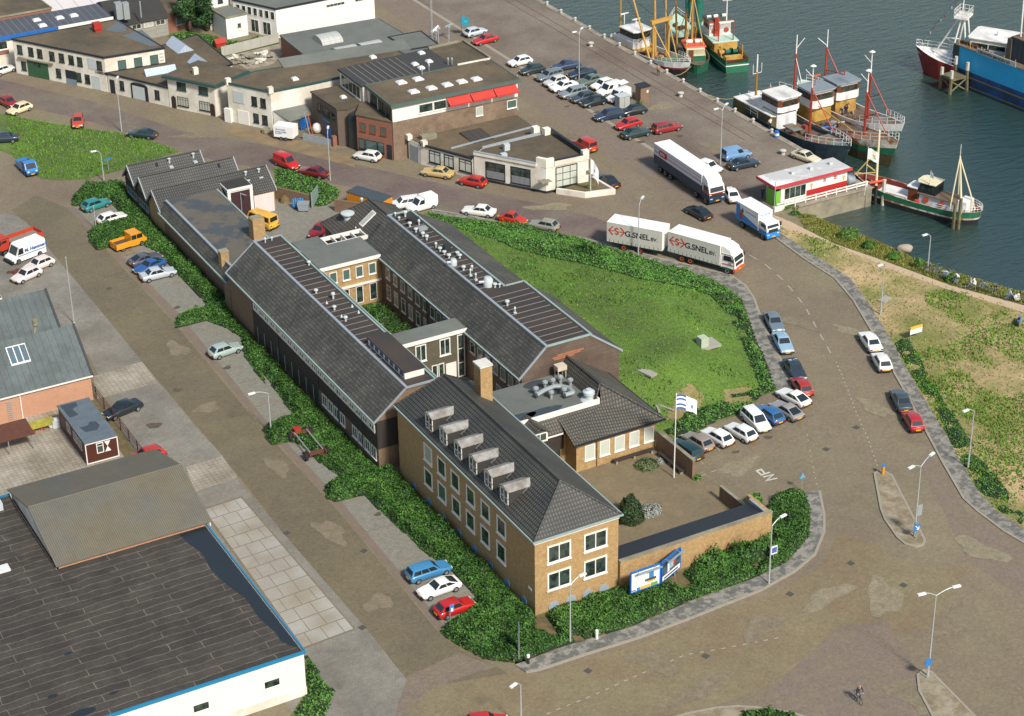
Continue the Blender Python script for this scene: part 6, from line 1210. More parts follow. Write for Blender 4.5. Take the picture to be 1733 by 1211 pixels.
def bigvan(name,label,cx,cy,hd,col,lettering=None):
 r=thing(name,label,'van');place(r,cx,cy,hd,1.0);mb=MB();pr=[(-2.45,.3),(2.3,.3),(2.4,.75),(1.75,1.1),(1.25,2.1),(.95,2.25),(-2.35,2.25),(-2.45,2.1)]
 mb.loft([[(x,-.86,z)for x,z in pr],[(x,-.92,z*.985+.01)for x,z in pr],[(x,.92,z*.985+.01)for x,z in pr],[(x,.86,z)for x,z in pr]]);b=mb.build('body',paint(col),r,world=False,fixn=True)
 mb=MB();mb.slab([(1.73,-.75,1.16),(1.73,.75,1.16),(1.3,.72,2.05),(1.3,-.72,2.05)],.04);o=mb.build('windscreen',M_carglass,r,world=False);o.location=(.03,0,.02)
 for s in(-1,1):
  mb=MB();mb.add([(.75,s*.925,1.2),(1.55,s*.925,1.2),(1.3,s*.925,1.95),(.75,s*.925,1.95),(.75,s*.9,1.2),(1.55,s*.9,1.2),(1.3,s*.9,1.95),(.75,s*.9,1.95)],[(0,1,2,3),(7,6,5,4),(0,4,5,1),(1,5,6,2),(2,6,7,3),(3,7,4,0)]);mb.build('side_window',M_carglass,r,world=False,fixn=True)
  for x in(1.55,-1.5):wheelset(r,x,s*.82,.34,.22)
  mb=MB();mb.box(-2.4,1.6,s*.928-.006,s*.928+.006,.98,1.04);mb.build('blue_line',mat('blue_lettering','2f5f9c',.5,.05,2),r,world=False)
  mb=MB();mb.cbox((2.38,s*.7,.62),(.06,.3,.18));mb.build('headlight',M_lampglass,r,world=False)
 mb=MB();mb.cbox((2.35,0,.3),(.3,1.85,.28));mb.build('bumper',M_trimdk,r,world=False)
 if lettering:vtext(r,lettering,.55,.945,1.3,.6,MATS['blue_lettering'],(-1,0,0))
 return r
bigvan('delivery_van','white panel van with blue lettering and stripe at the left edge forecourt',42,424,(18,433),'e0ddd6','M. Hemmerd')
r=thing('flatbed_lorry','red open flatbed lorry beside the white lettered van','lorry');place(r,34,403,(6,413),1.2)
mb=MB();mb.box(-2.6,1.9,-1.05,1.05,.95,1.1);b=mb.build('cargo_bed',mat('worn_bed','7d7468',.8,.2,1),r,world=False)
for pts in((-2.6,1.9,-1.1,-1.04),(-2.6,1.9,1.04,1.1),(-2.66,-2.6,-1.1,1.1),(1.9,1.96,-1.1,1.1)):mb=MB();mb.box(*pts,.95,1.6);mb.build('side_board',mat('flatbed_red','b03a26',.5,.1,1),b,world=False)
cab(r,2.1,3.5,2.0,.8,2.3,MATS['flatbed_red'],M_trimdk,wr=.42);mb=MB();mb.box(-2.5,3.2,-.4,.4,.6,.94);mb.build('chassis',M_trimdk,r,world=False)
for s in(-1,1):wheelset(r,-1.3,s*.9,.42)
def pickup(name,label,cx,cy,hd,col,double):
 r=thing(name,label,'pickup');place(r,cx,cy,hd,.8);pm=paint(col);xb=-.1 if double else .55
 mb=MB();pr=[(xb,.3),(2.05,.3),(2.12,.9),(1.85,1.1),(1.45,1.82),(1.2,1.9),(xb,1.9)];mb.loft([[(x,-.76,z)for x,z in pr],[(x,-.82,z*.98+.01)for x,z in pr],[(x,.82,z*.98+.01)for x,z in pr],[(x,.76,z)for x,z in pr]]);mb.build('cab',pm,r,world=False,fixn=True)
 mb=MB();mb.box(-2.15,xb-.02,-.82,.82,.5,.8);b=mb.build('cargo_bed',mat('dark_bed','4a4038',.8,.2,1),r,world=False)
 for q in((-2.15,xb-.02,-.86,-.81),(-2.15,xb-.02,.81,.86),(-2.2,-2.15,-.86,.86)):mb=MB();mb.box(*q,.4,1.15);mb.build('side_board',pm,b,world=False)
 mb=MB();mb.slab([(1.85,-.66,1.16),(1.85,.66,1.16),(1.5,.62,1.78),(1.5,-.62,1.78)],.04);o=mb.build('windscreen',M_carglass,r,world=False);o.location=(.03,0,.02)
 for s in(-1,1):
  for x0,x1 in(((.0,.65),(.75,1.5))if double else((.75,1.5),)):
   mb=MB();mb.box(x0,x1,s*.825-.01,s*.825+.01,1.15,1.7);mb.build('side_window',M_carglass,r,world=False)
  for x in(1.35,-1.3):wheelset(r,x,s*.74,.31,.2)
  mb=MB();mb.cbox((2.1,s*.55,.72),(.06,.25,.18));mb.build('headlight',M_lampglass,r,world=False);mb=MB();mb.cbox((-2.21,s*.7,.6),(.04,.2,.16));mb.build('tail_light',M_tail,r,world=False)
 mb=MB();mb.cbox((2.08,0,.32),(.2,1.62,.2));mb.build('bumper',M_trimdk,r,world=False);mb=MB();mb.cbox((2.2,0,.4),(.03,.5,.12));mb.build('number_plate',M_yellowplate,r,world=False)
 return r
pickup('pickup_truck','yellow double cab pickup with open bed in the hedge bay',218,407,(246,398),'d68f1e',True)
pickup('pickup_truck','blue open pickup driving past the top left lawn',46,281,(58,293),'3577b5',False)
r=car('van',713,347,(695,352),'e2e0da','white box backed small van by the corner of the lawn pavement','van',GA,nm='delivery_van')
mb=MB();mb.box(-2.0,-.05,-.85,.85,.7,1.85);mb.build('box_body',M_trw,r,world=False)
p=P(484,224,.9);r=thing('box_trailer','white box trailer with small blue lettering by the lean-to shed','trailer',(p.x,p.y,.02),R(-49))
mb=MB();mb.box(-1.45,1.45,-.85,.85,.45,2.1);b=mb.build('box_body',M_trw,r,world=False)
for k,(s_,z_)in enumerate((('ZEILMAKERIJ',1.5),('Scheepstuigage',1.2),('IJmuiden',.95))):vtext(b,s_,-1.2,-.86,z_,.28,MATS['blue_lettering'],(1,0,0),False)
for x in(-.35,.35):
 for s in(-1,1):wheelset(r,x,s*.8,.28,.16)
mb=MB();mb.box(1.45,2.5,-.05,.05,.42,.5);mb.build('drawbar',M_trimdk,r,world=False)
d=Vector((26.9-24.5,84.5-89.6));a=math.atan2(d.y,d.x);B=thing('shipping_container','orange shipping container with dark roof beside the yard wall','container',(24.75,86.6,0),a)
mb=MB();mb.box(-2.85,2.85,-1.1,1.1,.1,2.5);mb.build('container_body',mat('container_orange','d1861c',.5,.08,1,tex=(.28,9,.06,.6,.96,0)),B,world=False);mb=MB();mb.box(-2.9,2.9,-1.15,1.15,2.5,2.58);mb.build('roof',mat('container_roof','40474c',.6,.1,1),B,world=False)
p=P(514,356);B=thing('wheeled_bin','grey wheeled waste container in the service yard','bin',p,R(-30));mb=MB();mb.add([(-.6,-.45,.15),(.6,-.45,.15),(.6,.45,.15),(-.6,.45,.15),(-.72,-.55,1.0),(.72,-.55,1.0),(.72,.55,1.0),(-.72,.55,1.0)],[(3,2,1,0),(4,5,6,7),(0,1,5,4),(1,2,6,5),(2,3,7,6),(3,0,4,7)]);mb.build('tub',M_lead,B,world=False);mb=MB();mb.cbox((0,0,1.0),(1.5,1.15,.14));mb.build('lid',M_galv,B,world=False)
for s in(-1,1):mb=MB();mb.lathe([(.02,-.05),(.12,-.05),(.12,.05),(.02,.05)],(s*.5,-.4,.12),8,'y');mb.build('wheel',M_tyre,B,world=False)
p=P(503,351);mb=MB()
for k in range(5):mb.tube((p.x-.5+k*.28,p.y-.1*k,0),(p.x-.5+k*.28,p.y-.1*k,1.3+.1*(k%2)),.12,n=8)
mb.box(p.x-.6,p.x+.8,p.y-.4,p.y+.1,.3,.4);simple('pallet_stack','upright bright blue pallet boards leaning on the yard wall','pallets',mb,mat('bright_blue','2a86c0',.5,.08,1))
mb=MB();p=P(483,340);mb.lathe([(.9,0),(.7,.5),(.3,.8),(.02,.9)],p,9);simple('sand_heap','brown heap of rope and sacking by the yard wall','heap',mb,M_soil)
p=P(522,752,.4);B=thing('trailer_chassis','rusty red trailer chassis with two long poles and black wheels in the hedge bay','trailer',(p.x,p.y,0),R(-92))
for x in(-2.2,2.2):
 mb=MB();mb.box(x-.25,x+.25,-1.1,1.1,.55,.8);mb.box(x-.6,x+.6,-.95,-.8,.7,.95);mb.box(x-.6,x+.6,.8,.95,.7,.95);mb.build('axle_frame',M_iron,B,world=False)
 for s in(-1,1):wheelset(B,x,s*1.2,.5,.28)
for s in(-.7,.7):mb=MB();mb.tube((-2.2,s,.9),(2.2,s,.9),.07);mb.build('pole',M_galv,B,world=False)
mb=MB();mb.tube((2.3,0,.6),(3.4,1.4,.15),.06);mb.build('drawbar',M_iron,B,world=False)
mb=MB();mb.cbox((-2.3,-.3,.8),(.8,.7,.45));mb.build('red_seat_box',M_redpaint,B,world=False)
# ================= harbour
M_hblack=mat('hull_black','1d2224',.6,.15,1,col2='2b2a28',c2s=.8);M_hblue=mat('hull_blue_black','26333c',.6,.18,.8,col2='33454c',c2s=.6)
M_holive=mat('hull_olive','4c4426',.7,.2,.8,col2='35351f',c2s=.5);M_hgreen=mat('hull_green','1d6a49',.5,.12,.8,col2='2a5a44',c2s=.7)
M_hred=mat('hull_red','8a2a24',.55,.12,.8,col2='6f241f',c2s=.6);M_htan=mat('hull_tan','6f6238',.7,.15,.8,col2='574d30',c2s=.5)
M_rust=mat('rusty_white','cfc7b8',.7,.1,1,col2='8a5a30',c2s=.6,c2w=.08);M_bwhite=mat('boat_white','e2e0db',.5,.05,.8,col2='c9c4ba',c2s=.5)
M_deckbr=mat('brown_deck','5a4a3c',.85,.2,1,col2='6d5a48',c2s=.6);M_deckgr=mat('green_deck','4f7f64',.7,.18,1,col2='3d6a52',c2s=.6);M_deckgy=mat('grey_green_deck','6f7d78',.7,.15,1,col2='7a5a42',c2s=.4,c2w=.07)
M_yel=mat('ochre_yellow','c09a4a',.55,.1,1,col2='9c7436',c2s=.7);M_mast=mat('mast_yellow','b58a42',.55,.1,1);M_redm=mat('mast_red','a03a26',.55,.1,1);M_cream=mat('cream_paint','d3c7a3',.55,.08,1);M_wood=mat('varnished_wood','6a3a24',.5,.12,2);M_net=mat('green_net','1f7a66',.9,.2,2,tex=(.2,.2,.06,.5,.9));M_mint=mat('mint_deck','a5bfae',.6,.12,1);M_bred=mat('deck_red','8c3a2c',.6,.18,1,col2='6d2f26',c2s=.6)
def boat(name,label,x,y,hd,cat='boat',group=None):return thing(name,label,cat,(x,y,WZ),R(hd),group)
def hull(r,L,B,dst,dm,dbow,mats,bands,bul=.6,round_stern=True,rake=1.0,full=.32,fore=None,foremat=None,aft=None,aftmat=None,sternw=.8):
 """lofted hull; mats = [below, band..., cap, inner, deck]; bands = fractions of the freeboard where colours change"""
 ts=[0,.02,.06,.12,.2,.32,.45,.58,.7,.8,.88,.94,.98,1.0];secs=[];nb=len(bands)
 def beam(t):
  s=(sternw+(1-sternw)*min(1,t/.35)**.6)if not round_stern else min(1,(max(t,.0)/.16))**.5*.999 if t<.16 else 1
  if round_stern and t==0:s=.12
  f=1 if t<1-full else max(.02,(1-((t-1+full)/full)**2.2))
  return B/2*s*f
 def sheer(t):return dm+(dst-dm)*max(0,1-t/.45)**2+(dbow-dm)*max(0,(t-.4)/.6)**2
 for t in ts:
  b=beam(t);d=sheer(t);x0=-L/2+L*t;rk=rake*max(0,(t-.7)/.3)**2;ro=-.5*max(0,1-t/.12)if round_stern else 0
  fl=[(b*.55,-1.2)]+[(b*.9,.0)]+[(b*(.93+.07*f),d*f)for f in bands]+[(b,d),(max(b-.14,.005),d),(max(b-.16,.004),d-bul)]
  half=[(x0-rk*(1-max(z,0)/max(d,.1))*.9-ro*(1-max(z,0)/d),y,z)for y,z in fl]
  secs.append(half+[(px,-py,pz)for px,py,pz in half[::-1]])
 k=len(secs[0]);h=k//2;mb=MB()
 V=[p for q in secs for p in q];F=[];Mi=[]
 for i in range(len(secs)-1):
  for j in range(k-1):
   jj=j if j<h else k-2-j
   if j==h-1:m=nb+4
   elif jj==0 or jj==1:m=0 if jj==0 else 1
   else:m=min(jj,nb+3)
   F.append((i*k+j,i*k+j+1,(i+1)*k+j+1,(i+1)*k+j));Mi.append(m)
  F.append((i*k+k-1,i*k,(i+1)*k,(i+1)*k+k-1));Mi.append(0)
 for i in(0,len(secs)-1):
  for j in range(h-1):F.append((i*k+j,i*k+j+1,i*k+k-2-j,i*k+k-1-j));Mi.append(min(max(j,0),nb+2)if j>0 else 0)
 mb.v=V;mb.f=F;mb.m=Mi
 o=mb.build('hull',mats,r,world=False,fixn=True)
 for rng,m,nm in((fore,foremat,'foredeck'),(aft,aftmat,'afterdeck')):
  if not rng:continue
  tt=np.linspace(rng[0],rng[1],9);pts=[(-L/2+L*t,max(beam(t)-.17,.01),sheer(t)-rng[2])for t in tt];q=MB();V=[(x,y,z)for x,y,z in pts]+[(x,-y,z)for x,y,z in pts];n=9
  V+=[(x,y,z-.6)for x,y,z in V];F=[(i,i+1,n+i+1,n+i)for i in range(n-1)]+[(2*n+i+1,2*n+i,3*n+i,3*n+i+1)for i in range(n-1)]+[(0,n,3*n,2*n),(n-1,2*n-1,4*n-1,3*n-1)]
  F+=[(i,2*n+i,2*n+i+1,i+1)for i in range(n-1)]+[(n+i,n+i+1,3*n+i+1,3*n+i)for i in range(n-1)]
  q.add(V,F);q.build(nm,m,r,world=False,fixn=True)
 return o,beam,sheer
def rails(r,pts,h=.9,step=1.0,m=None,name='railing'):
 mb=MB();m=m or M_bwhite
 for a,b_ in zip(pts,pts[1:]):
  a=Vector(a);b_=Vector(b_);n=max(1,int((b_-a).length/step))
  for k in range(n):p=a.lerp(b_,k/n);mb.tube(p,p+Vector((0,0,h)),.035,n=4)
  for f in(.5,1):mb.tube(a+Vector((0,0,h*f)),b_+Vector((0,0,h*f)),.035,n=4)
 mb.tube(Vector(pts[-1]),Vector(pts[-1])+Vector((0,0,h)),.035,n=4);return mb.build(name,m,r,world=False)
def bowrail(r,L,beam,sheer,t0,t1,h=.8,m=None,inset=.1):
 tt=np.linspace(t0,t1,7);a=[(-L/2+L*t,max(beam(t)-inset,.02),sheer(t))for t in tt];rails(r,a+[(x,-y,z)for x,y,z in a[::-1]],h,.9,m)
def house(r,x0,x1,w,z0,z1,m,band=None,roof=None,bm=None,over=.2,name='wheelhouse',taper=.06,rounded=True,nwin=5):
 h=w/2;c=.35 if rounded else .02;ring=lambda z,s:[(x0,-h+s,z),(x1-c-s,-h+s,z),(x1-s,-h+c+.2+s,z),(x1-s,h-c-.2-s,z),(x1-c-s,h-s,z),(x0,h-s,z)]
 mb=MB();mb.loft([ring(z0,0),ring(z1,taper)]);o=mb.build(name,m,r,world=False,fixn=True)
 if band:
  za,zb=band;mb=MB();mb.loft([ring(za,taper*(za-z0)/(z1-z0)-.02),ring(zb,taper*(zb-z0)/(z1-z0)-.02)]);wb=mb.build('window_band',bm or M_wood,o,world=False,fixn=True)
  for s in(-1,1):
   for k in range(3):xx=x0+.2+k*(x1-x0-.6)/3;mb=MB();mb.box(xx,xx+(x1-x0-.6)/3-.18,s*(h-.01)-.03,s*(h-.01)+.03,za+.12,zb-.1);mb.build('window',M_glass,wb,world=False)
  ww=(w-2*c-.5)/nwin
  for k in range(nwin):yy=-h+c+.25+k*ww;mb=MB();mb.box(x1-.04,x1+.035,yy+.04,yy+ww-.04,za+.12,zb-.1);mb.build('window',M_glass,wb,world=False)
 if roof:mb=MB();mb.loft([ring(z1,-over),ring(z1+.12,-over),[(x*.98+.02*(x0+x1)/2,y*.9,z+.06)for x,y,z in ring(z1+.12,-over)]]);mb.build('roof',roof,o,world=False,fixn=True)
 return o
def mast(r,p,q,r0,m,r1=None,name='mast'):mb=MB();mb.tube(p,q,r0,r1 or r0*.7,n=8);return mb.build(name,m,r,world=False)
def lines(r,segs,rad=.05,m=None,name='rigging'):
 mb=MB()
 for a,b_ in segs:mb.tube(a,b_,rad,n=4)
 return mb.build(name,m or M_mast,r,world=False)
def tyres(r,pts):
 for p in pts:mb=MB();mb.lathe([(.22,-.1),(.42,-.1),(.42,.1),(.22,.1)],p,10,'y');mb.build('fender_tyre',M_tyre,r,world=False)
def radar(r,p,h,m=M_bwhite):mb=MB();mb.tube(p,(p[0],p[1],p[2]+h),.08,n=6);mb.cbox((p[0],p[1],p[2]+h),(.25,1.5,.16));return mb.build('radar_scanner',m,r,world=False)
def clutter(r,n,x0,x1,y0,y1,z,mats,s=.7,name='deck_gear'):
 for k in range(n):
  x,y=random.uniform(x0,x1),random.uniform(y0,y1);mb=MB();a=random.uniform(0,3)
  if k%3==0:mb.cbox((x,y,z),(random.uniform(.4,1.2)*s,random.uniform(.4,.9)*s,random.uniform(.3,.8)*s),a)
  elif k%3==1:mb.lathe([(.02,0),(.45*s,0),(.35*s,.35*s),(.02,.5*s)],(x,y,z),8)
  else:mb.tube((x-.6*s*math.cos(a),y-.6*s*math.sin(a),z+.2),(x+.6*s*math.cos(a),y+.6*s*math.sin(a),z+.25),.18*s,n=8)
  mb.build(name,random.choice(mats),r,world=False)
GT='fishing boats moored at the upper quay';GV='three old vessels moored side by side'
# ---- b1 beam trawler, bow to the lower right
r=boat('beam_trawler','beam trawler with green foredeck and big ochre gantry lying against the quay',87.6,119.2,-84,group=GT);L=19
o,bf,sf=hull(r,L,4.4,2.1,1.9,3.0,[M_hblack,M_hblack,M_hred,M_bwhite,M_bwhite,M_bwhite,M_deckbr],[.55,.66],fore=(.68,.99,.35),foremat=M_deckgr)
bowrail(r,L,bf,sf,.72,1.0,.6)
house(r,-7.0,-1.8,3.6,1.4,3.0,M_bwhite,None,None,name='deckhouse',rounded=True);house(r,-5.6,-1.9,3.3,3.0,4.6,M_bwhite,(3.55,4.4),M_bwhite,mat('black_band','1c1d1d',.4,.1,1))
house(r,-8.5,-1.6,3.9,1.35,2.0,M_yel,None,None,name='lower_deckhouse',rounded=False)
mast(r,(-7.6,0,1.5),(-7.6,0,10.5),.16,M_mast);mast(r,(-7.6,0,10.5),(-7.6,0,12.5),.07,M_bwhite,name='topmast');radar(r,(-4.5,.6,4.7),.9);radar(r,(-6.0,-.5,4.7),1.6)
for s in(-1,1):mast(r,(2.4,s*1.5,1.4),(2.4,s*1.45,7.4),.22,M_mast,.2,'gantry_leg');lines(r,[((2.4,s*1.45,7.0),(5.6,s*.6,2.4)),((2.4,s*1.45,6.6),(-1.5,s*1.2,3.2))],.09,M_mast,'gantry_stay')
mb=MB();mb.cbox((2.4,0,7.3),(.5,4.0,.5));mb.build('gantry_beam',M_mast,r,world=False)
mast(r,(2.2,-1.9,1.6),(-1.6,-2.6,11.2),.16,M_mast,.14,'derrick_boom');mast(r,(2.2,1.2,1.6),(1.2,1.6,15),.16,M_mast,.12,'derrick_boom');mast(r,(1.9,-.6,1.6),(1.4,-.7,15.5),.2,M_mast,.14)
mb=MB();mb.lathe([(.02,-.3),(.5,-.3),(.5,.3),(.02,.3)],(-1.7,-2.6,11.2),10,'y');mb.build('pulley_block',M_trimdk,r,world=False)
clutter(r,14,-1.2,2.2,-1.6,1.6,1.4,[M_iron,M_yel,M_deckbr,M_trimdk],1.1);clutter(r,8,-9,-7.4,-1.4,1.4,1.4,[M_dark,M_iron,M_deckbr,M_bwhite],1.1);tyres(r,[(x,-2.25,1.3)for x in(-8.3,-6.9,-1,1.5,4)])
lines(r,[((-7.6,0,10),(-2,0,5)),((-7.6,0,9.5),(2.4,0,7.5)),((1.4,-.7,15),(2.4,1.4,7.5))],.03,M_trimdk)
mb=MB();mb.lathe([(.02,-.02),(.6,-.02),(.6,.02),(.02,.02)],(0,0,0),4);
lines(r,[((6.6,.3,2.65),(7.6,-.6,2.7)),((6.4,.7,2.65),(7.8,.5,2.7))],.1,M_mast,'anchor_boom')
# ---- b2 orange and green cutter, stern towards us
r=boat('fishing_cutter','fishing cutter with orange deckhouse and green hull, nets hung on its tall masts',95.0,120.4,68,group=GT);L=19.5
o,bf,sf=hull(r,L,4.6,1.5,1.6,3.3,[M_hgreen,M_hgreen,M_hgreen,M_hgreen,M_deckbr,M_hgreen,M_deckbr],[.5,.8],fore=(.66,.99,.1),foremat=M_mint)
bowrail(r,L,bf,sf,.66,1.0,.8)
house(r,-6.6,-3.0,2.9,1.0,3.1,mat('deckhouse_cream','cfc6a4',.55,.08,1),(2.0,2.8),M_or,M_cream,nwin=3);house(r,-6.7,-2.9,3.0,.95,1.8,M_hgreen,None,None,name='deckhouse_base',rounded=False)
panel(r,'door',(0,0),SE,0,0,.01,.01,M_wood)if 0 else None
mb=MB();mb.box(-6.74,-6.66,.35,1.05,1.0,2.8);mb.build('door',M_wood,r,world=False)
for y in(-.7,.7):mb=MB();mb.lathe([(.02,-.5),(.32,-.5),(.32,.5),(.02,.5)],(-4.9,y,3.55),10,'y');mb.build('life_raft',M_bwhite,r,world=False)
mast(r,(-3.6,0,3.2),(-3.6,0,12),.2,M_mast);mast(r,(-3.6,0,8),(-3.6,0,13.5),.08,M_bwhite,name='topmast');mast(r,(1.2,0,1.0),(1.2,0,13),.22,M_mast)
for s in(-1,1):mast(r,(1.0,s*1.4,1.2),(-.8,s*2.4,14.5),.17,M_mast,.13,'derrick_boom');lines(r,[((-3.6,0,10.5),(-6.4,s*1.6,1.6)),((-3.6,0,10.5),(1.2,s*1.4,2))],.07,M_mast,'gantry_stay')
mb=MB();mb.cbox((-3.0,0,11.6),(.4,3.4,.35));mb.build('gantry_beam',M_mast,r,world=False)
for y,z0,z1,w_ in((-1.2,4.2,10.8,.5),(.5,6.5,10.6,.35)):
 mb=MB();secs=[];
 for k in range(8):f=k/7;ww=w_*(.25+.9*math.sin(math.pi*min(1,f*.75+.15)))*(1+.2*math.sin(5*f));z=z1+(z0-z1)*f;secs.append([(-2.7+ww*.6*math.cos(a)+.25*math.sin(4*f),y+ww*math.sin(a),z)for a in[i*math.pi/4 for i in range(8)]])
 mb.loft(secs);mb.build('hung_net',M_net,r,world=False,fixn=True,smooth=True)
clutter(r,12,-1.8,2.6,-1.6,1.6,1.05,[M_iron,M_yel,M_trimdk,M_deckbr,M_net],1.1);clutter(r,5,4,7,-.9,.9,2.2,[M_iron,M_bwhite,M_wood],.8)
# ---- b3 green trawler
r=boat('stern_trawler','green hulled stern trawler with red trimmed white wheelhouse',98.6,116.7,76,group=GT);L=15.5
o,bf,sf=hull(r,L,4.4,2.1,1.9,3.2,[M_hred,M_hgreen,M_hgreen,M_bwhite,M_hgreen,M_iron,M_deckbr][:2]+[M_hgreen,M_bwhite,M_hgreen,M_iron,M_yel,M_deckbr],[.12,.5,.58],round_stern=False,sternw=.86,fore=(.5,.99,.1),foremat=M_mint)
house(r,-2.6,3.2,3.8,1.3,3.0,M_yel,None,M_mint,name='deckhouse',rounded=False);hs=house(r,.2,3.4,3.5,3.0,5.4,M_bwhite,(4.1,5.0),mat('dark_green_roof','3c4a3e',.7,.15,1),M_bwhite,nwin=4)
mb=MB();mb.box(.05,3.6,-1.95,1.95,5.3,5.45);mb.build('red_roof_edge',M_redm,hs,world=False);mb=MB();mb.box(-.2,.5,.2,1.0,3.0,6.0);mb.build('funnel',M_redm,r,world=False)
for y in(-1.2,.2,1.3):mb=MB();mb.lathe([(.02,-.35),(.25,-.35),(.25,.35),(.02,.35)],(1.8,y,5.75),8,'y');mb.build('life_raft',M_bwhite,r,world=False)
for s in(-1,1):
 mb=MB();mb.tube((-2.4,s*1.2,3.0),(-2.4,s*1.2,6.2),.1);mb.build('goalpost_leg',M_redm,r,world=False);mb=MB();mb.lathe([(.25,-.05),(.4,-.05),(.4,.05),(.25,.05)],(.1,s*1.0,4.0),12,'x');mb.build('life_ring',M_redm,r,world=False)
mb=MB();mb.tube((-2.4,-1.2,6.2),(-2.4,1.2,6.2),.1);mb.build('goalpost_beam',M_bwhite,r,world=False);mast(r,(-2.4,0,6.2),(-2.4,0,10.2),.12,M_bwhite);lines(r,[((-2.4,-.7,9.6),(-2.4,.7,9.6)),((-2.4,-.7,9.6),(-2.4,-.7,11)),((-2.4,.7,9.6),(-2.4,.7,11))],.05,M_bwhite,'aerials')
for y in(-.9,.3,1.3):
 mb=MB();mb.lathe([(.55,-.45),(.3,-.4),(.3,.4),(.55,.45)],(-4.2,y,2.1),12,'y');mb.build('net_drum',M_net if y<1 else M_yel,r,world=False)
for s in(-1,1):mb=MB();mb.tube((-5.2,s*1.7,1.5),(-5.2,s*1.7,3.2),.1);mb.tube((-5.2,s*1.7,3.2),(-4.2,s*1.7,3.0),.1);mb.build('stern_frame',M_yel,r,world=False)
mb=MB();mb.cbox((-5.9,0,1.4),(.9,2.6,.6));mb.build('fish_box',M_yel,r,world=False);clutter(r,6,-6.8,-3.2,-1.5,1.5,1.3,[M_yel,M_deckbr,M_trimdk],.8)
# ---- three old vessels
def oldship(name,label,x,y,hd,L,B,hullm,bowm,deck,fdeck,lower,lowm,mastx,railm=M_bwhite,fw=.30,bowh=4.2,midh=1.9,sternh=2.4,wx=(-4.2,-.8),gear=True,adeck=M_deckgr,roofm=None,up=2.4):
 r=boat(name,label,x,y,hd,'ship',GV)
 o,bf,sf=hull(r,L,B,sternh,midh,bowh,[hullm,hullm,lower,bowm,bowm,bowm,deck],[.45,.7],fore=(1-fw,.99,.12),foremat=fdeck,aft=(.02,.30,.05),aftmat=adeck,full=.36,rake=1.6)
 bowrail(r,L,bf,sf,1-fw+.02,1.0,1.0,railm);tt=np.linspace(.02,.28,5);rails(r,[(-L/2+L*t,bf(t)-.1,sf(t))for t in tt],.9,1.0,railm);rails(r,[(-L/2+L*t,-bf(t)+.1,sf(t))for t in tt],.9,1.0,railm)
 house(r,wx[0],wx[1],B*.72,midh-.5,midh+1.6,lowm,None,None,name='deckhouse');house(r,wx[0]-.2,wx[1]+.25,B*.78,midh+4-up,midh+4.0,M_bwhite,(midh+2.8,midh+3.7),roofm or mat('grey_ship_roof','7a8387',.6,.1,1),M_wood,nwin=5)
 if mastx is not None:
  zf=sf(.72)
  mast(r,(mastx,0,midh),(mastx,0,midh+7),.2,M_redm);mast(r,(mastx,0,midh+7),(mastx,0,midh+10),.1,M_bwhite,name='topmast')
  lines(r,[((mastx,0,midh+6.8),(mastx+4.8,.2,midh+2.2)),((mastx,0,midh+3.4),(mastx+2.2,.1,midh+4.6))],.08,M_redm,'mast_stay');lines(r,[((mastx,0,midh+8.5),(mastx-.1,-1.2,midh+9.8))],.05,M_bwhite,'yard')
  mb=MB();mb.lathe([(.1,midh+10),(.45,midh+10.1),(.1,midh+10.3)],(mastx,0,0),8);mb.build('mast_lamp',M_bwhite,r,world=False)
 if gear:clutter(r,14,wx[1]+.8,L/2-L*fw-.4,-B*.36,B*.36,midh-.5,[M_iron,M_deckbr,M_trimdk,M_galv,M_bred,M_blue],.8)
 return r,bf,sf
r,bf,sf=oldship('old_vessel','white and tan old vessel nearest the quay with red mast on its blue black bow',88.6,83.4,-88,24.5,4.9,M_hblue,M_hblue,M_deckbr,M_deckgy,M_hblue,M_bwhite,3.4,wx=(-5.0,-1.4),roofm=M_bwhite,up=2.0,adeck=M_bwhite,bowh=3.4)
house(r,-11.2,-2.0,4.7,.4,3.1,M_htan,None,M_bwhite,name='tan_stern_house',rounded=True,over=.0);house(r,-8.2,-5.2,3.4,3.1,3.9,M_bwhite,None,M_bwhite,name='deckhouse',rounded=False);mast(r,(-8.6,-.3,1.8),(-8.6,-.3,7.4),.2,mat('mast_brown_yellow','9a6a24',.5,.1,1));mast(r,(-8.6,-.3,7.4),(-8.6,-.3,10),.12,M_bwhite,name='topmast');lines(r,[((-8.6,-1.0,7.2),(-8.6,-1.0,8.6)),((-8.6,.5,7.2),(-8.6,.5,8.6)),((-8.6,-1,7.2),(-8.6,.5,7.2))],.05,M_bwhite,'aerials')
mb=MB();mb.lathe([(.75,3.9),(.7,4.9),(.02,4.91)],(-6.2,.6,0),14);fn=mb.build('funnel',M_cream,r,world=False);mb=MB();mb.lathe([(.72,4.9),(.7,5.4),(.02,5.5)],(-6.2,.6,0),14);mb.build('funnel_top',M_redm,fn,world=False)
mb=MB();mb.box(.2,2.6,-2.2,-.6,2.6,2.75);mb.build('awning',M_deckgy,r,world=False)
r,bf,sf=oldship('old_vessel','middle old vessel with yellow and white wheelhouse and rust streaked bow',94.1,82.0,-90,29,5.1,M_holive,M_rust,M_deckbr,mat('rusty_foredeck','7a6a52',.8,.2,1,col2='8a4f2c',c2s=.5),M_hgreen,M_yel,7.2,wx=(-5.6,-2.4),bowh=4.5)
mast(r,(-9.2,0,2),(-9.2,0,9.2),.2,M_redm);mast(r,(-9.2,0,9.2),(-9.2,0,12),.09,M_bwhite,name='topmast');lines(r,[((-9.2,0,10),(-9.4,1.5,11.2)),((-9.2,0,8.6),(-6,-.8,5.0))],.05,M_bwhite,'yard');radar(r,(-4.4,0,6.0),1.4,M_or)
